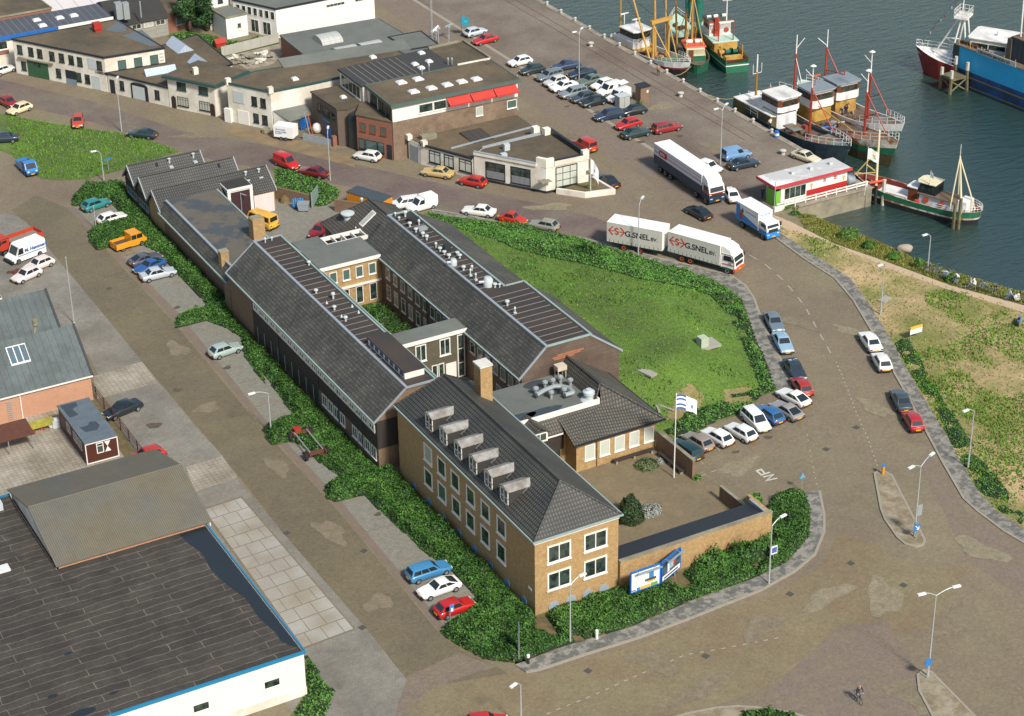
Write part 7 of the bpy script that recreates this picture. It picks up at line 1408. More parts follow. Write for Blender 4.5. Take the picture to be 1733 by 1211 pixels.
lines(r,[((-1.0,-1.8,4.4),(4.4,.6,1.9))],.09,M_yel,'yellow_boom')
r,bf,sf=oldship('old_vessel','outermost old vessel with grey roofed wheelhouse and clean white bow',99.0,84.5,-91,24.5,5.0,M_holive,M_bwhite,M_deckbr,M_deckgy,M_hgreen,M_yel,4.2,wx=(-3.8,-.6),adeck=M_mint)
mast(r,(-6.2,0,2),(-6.2,0,9.4),.2,M_redm);mast(r,(-6.2,0,9.4),(-6.2,0,12),.09,M_bwhite,name='topmast');lines(r,[((-6.2,0,9.2),(-2.8,.8,4.6)),((-2.9,.9,4.0),(-2.9,.9,6.8)),((-6.2,0,6),(-3,.8,6.2))],.08,M_redm,'mast_stay');lines(r,[((-6.2,0,9.6),(-6.3,-1.6,11))],.06,M_bwhite,'yard')
# ---- b7 cargo cutter on the right
r=boat('coaster','small coaster with green sided hull, red deck and cream tripod mast by the pier',88.9,56.9,113,'ship');L=18.6
o,bf,sf=hull(r,L,4.3,2.0,1.7,2.6,[M_hblack,M_hblack,M_rust,M_hgreen,M_rust,M_bred,M_bred],[.42,.55],bul=.7)
bowrail(r,L,bf,sf,.0,.1,.7,M_bwhite,.08);rails(r,[(-7.5,2.0,1.8),(-3.5,2.05,1.7)],.6,1.2,M_bwhite)
mb=MB();mb.box(.8,4.9,-1.15,1.15,1.0,1.6);mb.build('hatch_cover',M_bwhite,r,world=False);house(r,-.6,.7,1.8,1.0,3.1,M_bwhite,None,M_bwhite,name='companionway',rounded=False)
mb=MB();mb.box(-.62,.72,.91,.97,1.0,2.9);mb.build('dark_side',M_wood,r,world=False)
house(r,-6.2,-.9,2.3,1.0,2.6,mat('boat_grey_white','c5ccd0',.5,.08,1),None,M_deckbr,name='deckhouse',rounded=False);house(r,-3.2,-.6,2.2,2.72,4.2,M_blackfr,(3.0,3.9),M_cream,M_blackfr,nwin=3)
for x in(-2.0,-4.2):
 mb=MB();mb.lathe([(.22,-.05),(.38,-.05),(.38,.05),(.22,.05)],(x,1.2,2.0),14,'y');mb.build('life_ring',M_or,r,world=False)
mast(r,(5.9,0,1.2),(6.0,0,9.3),.2,M_cream);lines(r,[((5.95,0,6.6),(8.6,1.2,2.6)),((7.2,.6,4.4),(5.9,0,3.4)),((5.9,0,3.4),(8.4,1.4,3.0))],.09,mat('boom_yellow','bda35a',.5,.1,1),'cargo_boom')
mast(r,(-6.4,0,2.0),(-5.6,0,8.6),.16,M_cream)
for e_ in((-8.3,-.2),(-5.6,1.5),(-5.2,-1.5)):mast(r,(e_[0],e_[1],1.8),(-5.6,0,8.4),.09,M_cream,.09,'mast_leg')
mast(r,(-5.6,0,8.6),(-5.6,0,10.2),.05,M_bwhite,name='topmast');mb=MB();mb.tube((5.2,-1.4,2.0),(6.2,1.5,2.3),.16);mb.build('windlass',M_or,r,world=False)
mb=MB();mb.lathe([(.02,1.0),(.35,1.0),(.35,1.9),(.02,2.0)],(-1.0,1.7,0),10);mb.build('red_drum',M_redm,r,world=False)
house(r,-7.6,-6.3,2.2,1.2,3.0,M_bwhite,None,None,name='stern_house',rounded=False);clutter(r,5,6.4,8.0,-1,1,1.4,[M_bred,M_iron,M_bwhite],.8)
mast(r,(-2.4,1.3,4.2),(-2.4,1.3,6.2),.06,M_cream,name='flagstaff');mb=MB();mb.add([(-2.4,1.3,6.2),(-2.75,1.25,5.9),(-2.9,1.35,5.2),(-2.4,1.3,5.4),(-2.4,1.33,6.2),(-2.75,1.28,5.9),(-2.9,1.38,5.2),(-2.4,1.33,5.4)],[(0,1,2,3),(7,6,5,4)]);mb.build('flag',mat('pale_blue_flag','8fa6b8',.7,.1,2),r,world=False)
# ---- b8 red and white trawler at the dock
r=boat('red_trawler','red hulled white trawler with tall white tripod lookout, bow beyond the floating dock',126.0,87.0,122,'ship');L=22
M_sig=mat('signal_flags','a8483c',.7,.2,3)
o,bf,sf=hull(r,L,5.6,2.6,2.4,3.9,[M_hred,M_hred,M_hred,M_hred,M_bwhite,M_bwhite,M_bwhite],[.4,.62],fore=(.55,.99,.2),foremat=M_bwhite,rake=1.6)
bowrail(r,L,bf,sf,.6,1.0,1.0);house(r,-6.4,1.2,4.8,2.0,4.2,M_bwhite,None,M_bwhite,name='deckhouse',rounded=False);house(r,-6.0,2.4,5.2,4.2,7.4,M_bwhite,(6.0,6.9),M_bwhite,M_bwhite,nwin=7)
mb=MB();mb.lathe([(.3,7.5),(.2,8.2),(.02,8.4)],(-1.4,.3,0),8);mb.build('roof_dome',M_bwhite,r,world=False)
for e_,t_ in(((8.2,.0),(4.6,.3)),((5.2,1.5),(4.2,.9)),((5.2,-1.5),(4.2,-.9)),((2.8,-1.2),(3.8,-.8)),((2.8,1.2),(3.8,.8))):mast(r,(e_[0],e_[1],3.0),(t_[0],t_[1],9.6),.13,M_bwhite,.13,'lookout_leg')
lines(r,[((6.6,0,5.9),(4.8,-1.2,5.6)),((6.6,0,5.9),(4.8,1.2,5.6))],.08,M_bwhite,'lookout_brace');mb=MB();mb.box(3.2,5.2,-1.4,1.4,9.5,9.8);mb.build('lookout_platform',M_bwhite,r,world=False)
rails(r,[(3.2,-1.4,9.8),(5.2,-1.4,9.8),(5.2,1.4,9.8),(3.2,1.4,9.8),(3.2,-1.4,9.8)],1.1,.6);mast(r,(4.4,0,9.8),(4.3,0,15),.1,M_bwhite,.05)
lines(r,[((10.6,0,4.2),(4.4,0,13.5))],.025,M_trimdk,'signal_line')
for k in range(12):f=.08+k*.078;p=Vector((10.6,0,4.2)).lerp(Vector((4.4,0,13.5)),f);mb=MB();mb.add([(p.x,p.y,p.z),(p.x-.3,p.y+.1,p.z+.1),(p.x-.25,p.y+.15,p.z-.4),(p.x,p.y+.02,p.z),(p.x-.3,p.y+.12,p.z+.1),(p.x-.25,p.y+.17,p.z-.4)],[(0,1,2),(5,4,3)]);mb.build('signal_flag',[M_sig,M_lead,M_bwhite][k%3],r,world=False)
# ---- floating dock
D0,D1=Vector((121.6,89.6)),Vector((125.2,55));dd=(D1-D0);DL=dd.length;a=math.atan2(dd.y,dd.x);B=thing('floating_dock','blue floating dock wall with name board and dark tower','dock',(D0.x,D0.y,WZ),a)
mb=MB();mb.box(0,DL,0,1.4,2.7,6.0);mb.build('upper_wall',mat('dock_light_blue','2a9ccc',.45,.08,.6),B,world=False);mb=MB();mb.box(0,DL,-.02,1.42,-1.5,2.698);lw=mb.build('lower_wall',mat('dock_dark_blue','234a80',.55,.12,.5,col2='24304a',c2s=.3),B,world=False)
for z in(2.2,.8):mb=MB();mb.box(0,DL,-.16,-.02,z-.5,z-.28);mb.build('rubbing_strip',mat('weedy_timber','4a4a2c',.9,.2,1),lw,world=False)
mb=MB();mb.box(-.02,DL,-.04,1.5,6.0,6.12);mb.build('walkway',mat('dock_walkway','6a5a48',.85,.15,1),B,world=False);mb=MB();mb.box(0,1.2,-.06,-.005,-1,6.0);mb.build('dark_corner',mat('dock_corner','2f3f3c',.7,.2,1),B,world=False)
for k in range(9):mb=MB();mb.tube((.8+k*2.2,.25,6.1),(.8+k*2.2,.25,7.0),.05);mb.build('yellow_post',mat('yellow_post_paint','c09a2a',.5,.1,1),B,world=False)
for k in range(6):mb=MB();mb.cbox((.6+k*1.0,1.0,6.1),(.5,.4,.4));mb.build('bollard_fitting',M_iron,B,world=False)
mb=MB();mb.box(4.6,12.2,-.1,-.02,6.0,6.75);sb=mb.build('name_board',mat('pale_name_board','aeb3ae',.6,.06,2),B,world=False)
text(sb,'ZEEHAVEN IJMUIDEN NV',(4.9,-.12,6.15),.56,M_trimdk,(1,0,0),(0,0,1),world=False,bold=True)
mb=MB();mb.box(9.6,15.5,1.6,4.6,2.0,9.4);tw=mb.build('dark_tower',mat('dark_blue_grey_tower','37424c',.6,.12,1,tex=(.9,30,.08,.5,.95,0)),B,world=False);mb=MB();mb.box(9.5,15.7,1.5,4.7,9.4,9.6);mb.build('tower_top',M_deckbr,tw,world=False);mb=MB();mb.tube((10.4,2.4,9.6),(10.2,2.4,15.6),.12);mb.build('tower_mast',M_bwhite,tw,world=False);mb=MB();mb.cbox((9.3,1.8,5.2),(.8,.8,4.0));mb.build('timber_fender',mat('fender_timber','5d5347',.9,.2,1),tw,world=False)
# ---- dolphins, bollards, boulder
M_pile=mat('weathered_pile','5a5038',.9,.25,1,col2='6d6a4a',c2s=.6);M_pileW=mat('whitewashed_pile','b5b0a4',.8,.2,2)
B=thing('mooring_dolphin','timber mooring dolphin with white capped piles in front of the blue dock','dolphin',(119.8,87.0,WZ))
for dx,dy,h in((-1.3,-1.1,3.6),(1.3,1.2,4.6),(1.5,-1.2,4.4),(-1.2,1.2,3.4)):
 mb=MB();mb.tube((119.8+dx*1.15,87+dy*1.15,WZ-2),(119.8+dx,87+dy,WZ+h-1.2),.26);pl=mb.build('pile',M_pile,B);mb=MB();mb.tube((119.8+dx,87+dy,WZ+h-1.19),(119.8+dx,87+dy,WZ+h),.3,.26);mb.build('pile_cap',M_pileW,pl)
mb=MB();mb.box(118.4,121.2,85.7,88.3,WZ+2.0,WZ+2.35);mb.build('platform',M_pile,B)
for q in(((118.5,85.9,WZ+.2),(121.2,85.8,WZ+1.9)),((121.2,85.9,WZ+.2),(118.5,85.8,WZ+1.9)),((118.5,85.8,WZ+.9),(118.5,88.1,WZ+1.9))):mb=MB();mb.tube(*q,.12);mb.build('brace',M_pile,B)
for nm,lb,pts,h0,h1 in(('mooring_posts','pair of dark and white mooring posts at the end of the pier',((84.9,60.2),(85.7,59.6)),2.6,3.6),('mooring_posts','tall timber mooring posts beside the stern of the coaster',((88.9,49.3),(89.4,48.9)),3.4,4.2)):
 B=thing(nm,lb,'posts',(pts[0][0],pts[0][1],WZ))
 for k,(x,y)in enumerate(pts):mb=MB();mb.tube((x,y,WZ-2),(x,y,WZ+(h0,h1)[k]),.24);mb.build('pile',(mat('tarred_pile','252220',.8,.2,1),M_pileW)[k]if h0<3 else M_pile,B)
rows=[(83.75,64.2+k*4.45)for k in range(22)]
for k,(x,y)in enumerate(rows):
 if k in(2,3):continue
 mb=MB();mb.lathe([(.2,.1),(.18,.45),(.25,.5),(.25,.62),(.02,.75)],(x,y,.0),8);tag(mb.build('edge_bollard',M_pileW),'stubby whitewashed bollard on the quay edge coping','bollard','white bollards along the quay edge')
for px,py in((1152,163),(1000,78),(1325,261)):
 p=P(px,py);mb=MB();mb.lathe([(.3,0),(.25,.4),(.45,.5),(.45,.65),(.02,.75)],p,10);tag(mb.build('mooring_bollard',M_pileW),{1152:'white mooring bollard behind the brick hut by the rails',1000:'white mooring bollard near the quay lamp post at the rails',1325:'rust stained mooring bollard near the cream old coupe'}[px],'bollard')
p=P(1314,232);mb=MB();mb.lathe([(.32,0),(.35,.3),(.02,.31)],p,12);B=thing('barrel','blue and white barrel on the quay by the old vessels','barrel',p);mb.build('lower_band',M_blue,B);mb=MB();mb.lathe([(.35,.31),(.36,.6),(.35,.65),(.02,.66)],p,12);mb.build('white_band',M_bwhite,B);mb=MB();mb.lathe([(.35,.67),(.32,.95),(.02,.96)],p,12);mb.build('upper_band',M_blue,B)
for x0,y0,x1,y1,lb in((83.8,97.4,86.9,95.6,'mooring rope to the nearest old vessel'),(83.8,106.5,88.6,109.6,'mooring rope to the bow of the beam trawler')):
 mb=MB();mb.path([(x0,y0,.4),((x0*2+x1)/3,(y0*2+y1)/3,-.1),((x0+2*x1)/3,(y0+2*y1)/3,-.25),(x1,y1,-.1)],.05,5);tag(mb.build('mooring_rope',mat('rope','a08a5a',.9,.2,3)),lb,'rope')
p=P(1531,424,-2.2);bm=bmesh.new();bmesh.ops.create_icosphere(bm,subdivisions=3,radius=1)
for v in bm.verts:n=vnoise(np.array([[v.co.x*1.0+v.co.z,v.co.y]]),.7,9)[0];v.co=Vector((v.co.x*1.0,v.co.y*.6,v.co.z*.6))*(.85+.3*n)
me=bpy.data.meshes.new('boulder');bm.to_mesh(me);bm.free();me.materials.append(mat('pale_boulder','94897a',.9,.15,1));me.polygons.foreach_set('use_smooth',[True]*len(me.polygons));o=bpy.data.objects.new('boulder',me);COL.objects.link(o);o.location=(p.x,p.y,p.z+.3);o.rotation_euler=(0,0,R(-25));tag(o,'large pale boulder at the water edge below the bank','boulder')
# ================= vegetation
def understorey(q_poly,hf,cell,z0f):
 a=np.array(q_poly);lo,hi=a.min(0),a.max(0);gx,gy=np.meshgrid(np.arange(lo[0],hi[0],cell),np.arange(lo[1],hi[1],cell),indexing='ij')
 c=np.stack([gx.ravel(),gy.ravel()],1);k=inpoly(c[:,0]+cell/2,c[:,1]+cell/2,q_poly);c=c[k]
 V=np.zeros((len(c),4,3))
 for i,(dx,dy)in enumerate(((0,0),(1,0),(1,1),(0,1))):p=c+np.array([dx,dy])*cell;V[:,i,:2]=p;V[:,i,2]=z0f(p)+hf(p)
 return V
def shrubs(name,label,poly,h=1.0,dens=70,size=.26,clump=1.25,edge=.7,m=None,zf=None,seed=1,under=True,gaps=0.0,jit=.55):
 zf=zf or(lambda p:np.zeros(len(p)))
 def hf(p):
  n=vnoise(p,clump,seed);n2=vnoise(p,clump*.42,seed+1);n3=vnoise(p,clump*4,seed+2)
  b=h*(.35+.75*n*n+.35*n2)*(.7+.6*n3)
  if gaps:b=b*np.clip((vnoise(p,clump*1.5,seed+3)-gaps)/.18,0,1)
  return b*np.clip(edgedist(p,poly)/edge,.12,1)
 q=sample(poly,dens);H=hf(q);e=.12
 gx=(hf(q+[e,0])-hf(q-[e,0]))/(2*e);gy=(hf(q+[0,e])-hf(q-[0,e]))/(2*e)
 N_=np.stack([-gx,-gy,np.ones(len(q))],1);N_/=np.linalg.norm(N_,axis=1)[:,None]
 k=H>.1*h if gaps else np.ones(len(q),bool);q,H,N_=q[k],H[k],N_[k]
 C=np.stack([q[:,0],q[:,1],zf(q)+H*(1-.3*RNG.random(len(q))**2)],1)+N_*(RNG.random(len(q))*.12)[:,None]
 V=leafquads(C,N_,size,jit);idx=np.zeros(len(V),np.int32)
 mats_=[m or M_leaf,M_leafdk]
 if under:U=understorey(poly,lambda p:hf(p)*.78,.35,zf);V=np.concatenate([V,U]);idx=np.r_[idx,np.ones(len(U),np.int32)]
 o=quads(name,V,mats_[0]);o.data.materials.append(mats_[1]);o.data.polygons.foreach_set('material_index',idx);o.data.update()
 return tag(o,label,kind='stuff')
def tufts(name,label,poly,dens,hgt,m,zf=None,mask=None,width=.16):
 zf=zf or(lambda p:np.zeros(len(p))+.03);q=sample(poly,dens)
 if mask is not None:q=q[mask(q)>RNG.random(len(q))]
 n=len(q);a=RNG.random(n)*2*math.pi;U=np.stack([np.cos(a),np.sin(a),np.zeros(n)],1)*(width*(.6+.8*RNG.random(n)))[:,None]
 h_=hgt*(.5+RNG.random(n));L=np.stack([RNG.normal(0,.35,n)*h_,RNG.normal(0,.35,n)*h_,h_],1);B_=np.stack([q[:,0],q[:,1],zf(q)-.03],1)
 V=np.stack([B_-U*.5,B_+U*.5,B_+L+U*.22,B_+L-U*.22],1);return tag(quads(name,V,m),label,kind='stuff')
hedge_px='210 308 180 312 145 317 124 332 122 348 140 350 186 343 197 352 205 372 172 381 150 394 151 410 166 424 188 418 240 414 262 424 280 438 300 464 322 486 345 508 352 521 330 530 322 528 296 542 298 555 350 543 385 556 409 572 412 590 416 606 450 652 443 626 470 665 497 702 470 718 447 727 452 745 462 754 485 748 505 750 540 782 575 806 552 824 553 844 570 850 617 838 645 865 679 899 690 905 712 930 738 948 765 966 785 986 806 1012 806 1026 788 1036 755 1060 746 1072 768 1088 820 1116 871 1122 964 1090 1063 1062 1172 1016 1275 979 1332 951 1369 908 1371 862 1361 834 1335 830 1310 838 1290 848'
bx=[(27.9,5.6),(27.2,-.4),(8.8,-.5),(8.75,-.15),(-.12,-.15),(-.12,29.4),(-1.5,29.4),(-1.5,68.6),(-.4,69),(-.4,93.2),(-.4,107.6)]
HP=PP(hedge_px)
west=PP(hedge_px.split(' 746 1072')[0])+PP('746 1072 768 1088 820 1116 871 1122 906 1108 906 1045')+[(-.12,.2),(-.12,29.4),(-1.5,29.4),(-1.5,68.6),(-.4,69.0),(-.4,107.0)]
south=PP('871 1122 964 1090 1063 1062 1172 1016 1275 979')+[(25.8,-.5),(8.8,-.5),(8.75,-.1),(0,-.1)]+PP('906 1045')
corner=PP('1275 979 1332 951 1369 908 1371 862 1361 834 1335 830 1310 840 1300 858')+[(25.8,3.2),(25.8,-.5)]
for pl,lb in((west,'soil under the western hedge'),(south,'soil under the southern shrubs'),(corner,'soil under the corner shrubs')):sheet('soil_bed',pl,.026,M_soil,lb)
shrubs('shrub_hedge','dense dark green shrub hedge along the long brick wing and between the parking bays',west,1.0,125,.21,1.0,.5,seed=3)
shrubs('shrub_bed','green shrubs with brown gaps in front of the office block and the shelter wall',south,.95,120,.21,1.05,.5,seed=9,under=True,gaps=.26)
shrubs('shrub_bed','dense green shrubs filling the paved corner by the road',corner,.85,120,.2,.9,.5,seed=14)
wallrow=[(11.0,-.6),(25.4,-.6),(25.2,-2.6),(18,-2.4),(15.2,-1.6),(11,-1.4)]
shrubs('shrub_bed','taller shrubs against the tan street wall beside the billboard',[(16.5,-.6),(25.4,-.6),(25.2,-3.2),(20,-3.2),(16.5,-2.4)],1.9,90,.28,1.1,.5,seed=21)
mz=lambda p:mound_h(p)
lawn_full=lawn
tufts('grass_tufts','rough grass on the raised lawn',lawn_full,22,.11,M_blade,mz,width=.12)
M_weed=mat('weed_leaves','4b722c',.6,.3,.35,island=.5,spec=.3,fine=0);M_flower=mat('yellow_weed_flowers','a8932c',.7,.2,.5,island=.3,fine=0)
nb=PP('722 362 860 381 938 397 1000 410 1083 436 1120 449 1190 470 1229 488')+[P2(1215,498,1.2),P2(1150,480,1.8),P2(1085,478,2.2),P2(1000,455,2.3),P2(930,440,2.3),P2(870,425,2.3),P2(800,392,2.0)]
shrubs('weed_thicket','leafy green thicket along the street edge of the raised lawn',nb,.9,85,.21,1.2,1.2,m=M_weed,zf=mz,seed=31)
shrubs('shrub_thicket','darker bush clump at the crest of the raised lawn behind the trailer',[P2(x,y,1.8)for x,y in((965,420),(1015,418),(1035,440),(1010,458),(970,450),(950,435))],1.4,80,.26,1.2,1.0,zf=mz,seed=33)
eb=PP('1229 488 1255 506 1270 550 1281 581 1296 611 1305 641 1312 660')+[P2(1292,655,.8),P2(1270,600,1.2),P2(1255,560,1.3),P2(1235,520,1.3),P2(1200,490,1.4)]
shrubs('weed_thicket','weedy clumps along the road edge of the raised lawn',eb,.75,55,.24,1.0,.8,m=M_weed,zf=mz,seed=35,gaps=.3)
cb=PP('1312 662 1290 669 1255 697 1210 715 1185 728 1151 745 1122 728')+[P2(1128,715,1),P2(1165,690,1),P2(1210,675,1),P2(1255,655,1),P2(1290,645,.9)]
sheet_z=[(x,y)for x,y in cb]
shrubs('weed_thicket','green bank shrubs behind the car park row',cb,.7,60,.24,1.0,.6,m=M_weed,zf=mz,seed=37,gaps=.36)
tufts('weed_flowers','scattered yellow flowering weeds on the raised lawn',lawn_full,.9,.14,M_flower,mz,mask=lambda q:(vnoise(q,4,41)>.66)*.8,width=.14)
dark=lambda q:np.clip((vnoise(q,3.5,43)-.55)/.12,0,1)
tufts('tall_weeds','taller dark weeds scattered over the raised lawn',lawn_full,5,.22,M_weed,mz,mask=dark,width=.2)
for s_,lb in(('1148 668 1170 656 1190 668 1180 690 1150 702 1128 700','bare sandy slope above the parked cars'),('1225 655 1262 645 1296 652 1262 668 1230 672','bare sandy strip near the lawn pavement')):
 pl=[P2(*[float(v)for v in a],1.0)for a in zip(s_.split()[::2],s_.split()[1::2])];V=understorey(pl,lambda p:np.zeros(len(p))+.045,.35,mz);tag(quads('bare_earth',V,mat('bare_earth','8c7a55',.95,.25,1.2,col2='6f6a38',c2s=1.2,grain=.2)),lb,kind='structure')
tufts('grass_tufts','rough grass on the lawn by the street',PP('10 194 60 204 122 214 205 225 270 243 306 256 208 287 143 303 70 302 20 262'),14,.22,M_blade)
shrubs('weed_thicket','green weeds on the verge behind the yard wall',PP('466 284 500 291 545 306 575 323 570 336 552 347 538 349 528 346 468 317'),.5,50,.24,1.0,.6,m=M_weed,seed=51)
shrubs('weed_thicket','green bushes at the corner of the white warehouse',PP('519 1112 534 1127 544 1150 565 1171 557 1194 540 1230 490 1228 519 1178'),.5,60,.24,.9,.5,m=M_weed,seed=53)
shrubs('weed_thicket','overgrown weeds behind the workshops',PP('290 60 320 56 400 74 440 64 470 68 380 92 340 74'),.8,35,.3,1.2,.6,m=M_weed,seed=55)
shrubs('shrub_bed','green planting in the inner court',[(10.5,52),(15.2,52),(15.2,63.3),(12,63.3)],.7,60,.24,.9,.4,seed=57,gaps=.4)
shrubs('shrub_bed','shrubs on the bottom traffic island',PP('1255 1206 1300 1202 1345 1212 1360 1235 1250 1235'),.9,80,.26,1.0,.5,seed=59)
field=PP(W2i)[::-1]+PP('1312 380 1387 404 1452 430 1517 456 1595 484 1733 525 1850 560')
gm=lambda q:np.clip((vnoise(q,6,61)+.5*vnoise(q,2.2,62)-np.where(q[:,1]>22,1.0,.66))/.2,0,1)
tufts('grass_tufts','green grass patches in the dry field',field,26,.22,M_blade,mask=gm);tufts('dry_grass','thin dry grass over the sandy field',field,6,.16,M_bladedry)
edgeband=PP('1657 834 1623 777 1595 727 1558 665 1504 570')+PP('1540 575 1600 680 1640 740 1700 820 1733 870 1733 893 1686 863')
shrubs('weed_thicket','green weeds along the field pavement',edgeband,.3,45,.18,1.0,.8,m=M_weed,seed=63,gaps=.3)
def bankz(p):
 d=np.full(len(p),1e9);best=np.zeros(len(p))
 for i in range(0,200,2):
  a=TB[i];b_=WB[i];ab=b_-a;t_=((p-a)@ab)/(ab@ab);c=a+np.clip(t_,0,1)[:,None]*ab;dd_=np.hypot(*(p-c).T);k=dd_<d;d=np.where(k,dd_,d);best=np.where(k,t_,best)
 return np.clip(best,0,1.05)*WZ
BP=[tuple(p)for p in TB[::4]]+[tuple(TB[i]+(WB[i]-TB[i])*.93)for i in range(199,-1,-4)]
tufts('bank_grass','long yellow green grass on the bank',BP,55,.2,mat('bank_blades','70742e',.8,.25,.4,island=.45,fine=0),bankz,width=.12)
def bush(name,label,px,py,rx,ry,h,m=None,z=0,n=900,size=.24,cat='bush',seed=0,stems=4):
 p=P(px,py,z);B=thing(name,label,cat,(p.x,p.y,z));rg=np.random.default_rng(seed+5)
 u=rg.normal(0,1,(n,3));u/=np.linalg.norm(u,axis=1)[:,None];u[:,2]=np.abs(u[:,2])*1.0-.12
 rad=(.72+.28*rg.random(n)**.5)*(1+.35*(vnoise(u[:,:2]*3+u[:,2:]*2,.8,seed)-.5));C=u*rad[:,None]*np.array([rx,ry,h]);nn=u/np.array([rx,ry,h]);nn/=np.linalg.norm(nn,axis=1)[:,None]
 V=leafquads(C,nn,size,.5);V[:,:,2]=np.maximum(V[:,:,2],.02);o=quads('foliage',V,m or M_leaf,B)
 mb=MB()
 for k in range(stems):a=k*2.4;mb.tube((.05*math.cos(a),.05*math.sin(a),0),(rx*.5*math.cos(a),ry*.5*math.sin(a),h*.7),.05,.02,5)
 mb.build('stem',M_trunk,B,world=False);return B
M_conif=mat('conifer_needles','33452a',.7,.3,.4,island=.45,spec=.2,fine=0);M_silver=mat('silver_foliage','8b8f88',.8,.15,.5,island=.3,spec=.2,fine=0)
bush('conifer_bush','tall rounded dark conifer bush in the entrance court',1066,878,1.35,1.3,2.9,M_conif,n=2600,size=.22,seed=2)
bush('silver_shrub','low spreading silvery grey shrub next to the dark conifer bush',1098,866,1.5,1.1,.7,M_silver,n=900,size=.18,seed=3);
bush('flower_bed_shrub','mounded grey green bed plant in front of the office bench',1094,788,1.3,1.2,.75,mat('grey_green_foliage','55613a',.7,.25,.5,island=.45,fine=0),n=1000,size=.2,seed=4)
bush('silver_shrub','small silvery shrub tucked behind the mounded bed plant',1116,782,.5,.5,.5,M_silver,n=300,size=.16,seed=6)
bush('shrub','leafy shrub inside the end wall of the cycle shelter',1276,852,.9,.8,1.3,M_weed,n=500,size=.24,seed=7);bush('shrub','small green plant at the foot of the flagpole wall',1179,810,.5,.4,.6,M_weed,n=250,size=.2,seed=8)
for i,(px,py,rx,h,lb)in enumerate(((1326,356,1.4,1.0,'reed like bushes at the foot of the kiosk pier'),(1344,366,1.1,.8,'low green bush beside the concrete pier wall'),(1436,398,1.5,1.2,'bright green bush halfway along the bank'),(1470,416,1.0,.7,'low yellow green bush on the bank right of the bright one'),(1556,446,.8,.9,'green bush just left of the bank lamp post'),(1611,476,1.1,1.1,'green bush with white bags caught in it among the bicycles'),(1512,434,.9,.6,'small bush on the bank above the pale boulder'))):
 bush('bank_bush',lb,px,py,rx,rx*.8,h,(M_weed,M_leaf)[i%2],z=-.4 if py<420 else-.2,n=550,size=.24,seed=20+i)
for i,(px,py,lb)in enumerate(((944,311,'yellow grass tuft at the corner of the boat shop planter'),(995,317,'yellow green weeds inside the boat shop planter'),(1082,174,'green weeds by the brick hut on the quay'),(860,312,'weeds at the foot of the boat shop windows'))):bush('weed_clump',lb,px,py,.5,.4,.4,M_weed,z=.3 if i<2 else 0,n=160,size=.18,seed=40+i,stems=2)
def tree(name,label,x,y,h,r,seed):
 B=thing(name,label,'tree',(x,y,0));rg=np.random.default_rng(seed);mb=MB();pts=[(0,0,0),(.1,.05,h*.25),(-.05,.1,h*.55),(.05,0,h*.9)];rr=[.32,.24,.15,.05]
 for i in range(3):mb.tube(pts[i],pts[i+1],rr[i],rr[i+1],8)
 for k in range(9):z=h*(.18+.07*k);a=k*2.4;mb.tube((0,0,z),(r*.7*math.cos(a),r*.7*math.sin(a),z+h*.16),.09,.03,5)
 mb.build('trunk',M_trunk,B,world=False,smooth=True);n=5200;C=[]
 blobs=[(rg.normal(0,r*.38),rg.normal(0,r*.38),h*(.2+.75*rg.random()))for _ in range(46)]
 for bx_,by_,bz_ in blobs:
  s=r*.42*(1.15-.5*abs(bz_/h-.45));u=rg.normal(0,1,(n//46,3));u/=np.linalg.norm(u,axis=1)[:,None];C.append(np.concatenate([u*s*(.6+.4*rg.random((n//46,1)))+[bx_,by_,bz_],u],1))
 C=np.concatenate(C);C=C[C[:,2]>.6];quads('crown',leafquads(C[:,:3],C[:,3:],.34,.5),mat('dark_leaves','34502a',.6,.3,.35,island=.45,spec=.3,fine=0),B)
x,y=P2(322,54);tree('poplar_tree','left of two dense green trees behind the brick shed',x,y,7.6,1.9,1)
x,y=P2(350,52);tree('poplar_tree','right of two dense green trees, next to the white annex',x,y,8.2,2.1,2)
# ================= street furniture, flags, people, bicycles
M_pole=mat('lamp_post_grey','a9adab',.45,.08,2,metal=.2);M_lum=mat('lamp_head_white','d8d8d2',.4,.04,2)
def lamp(px,py,h,arms,label,r=.075,group='street lamps',cat='street lamp'):
 """arms: list of (direction degrees, length)"""
 p=P(px,py);B=thing('street_lamp',label,cat,(p.x,p.y,0),0,group);mb=MB();mb.tube((0,0,0),(0,0,h*.3),r*1.25,r*1.1,8);mb.tube((0,0,h*.3),(0,0,h-.5),r,r*.65,8);mb.build('post',M_pole,B,world=False)
 for a,L in arms:
  c,s=math.cos(R(a)),math.sin(R(a));mb=MB();pts=[(c*L*f,s*L*f,h-.5+.5*math.sin(f*math.pi/2))for f in(0,.12,.3,.55,.8,1)];mb.path(pts,r*.6,6);ar=mb.build('lamp_arm',M_pole,B,world=False)
  mb=MB();mb.cbox((c*(L+.3),s*(L+.3),h-.08),(.75,.26,.14),R(a));mb.build('lamp_head',M_lum,ar,world=False)
 if not arms:mb=MB();mb.tube((0,0,h-.5),(0,0,h),r*.6,r*.3,6);mb.build('lamp_tip',M_lum,B,world=False)
 return B
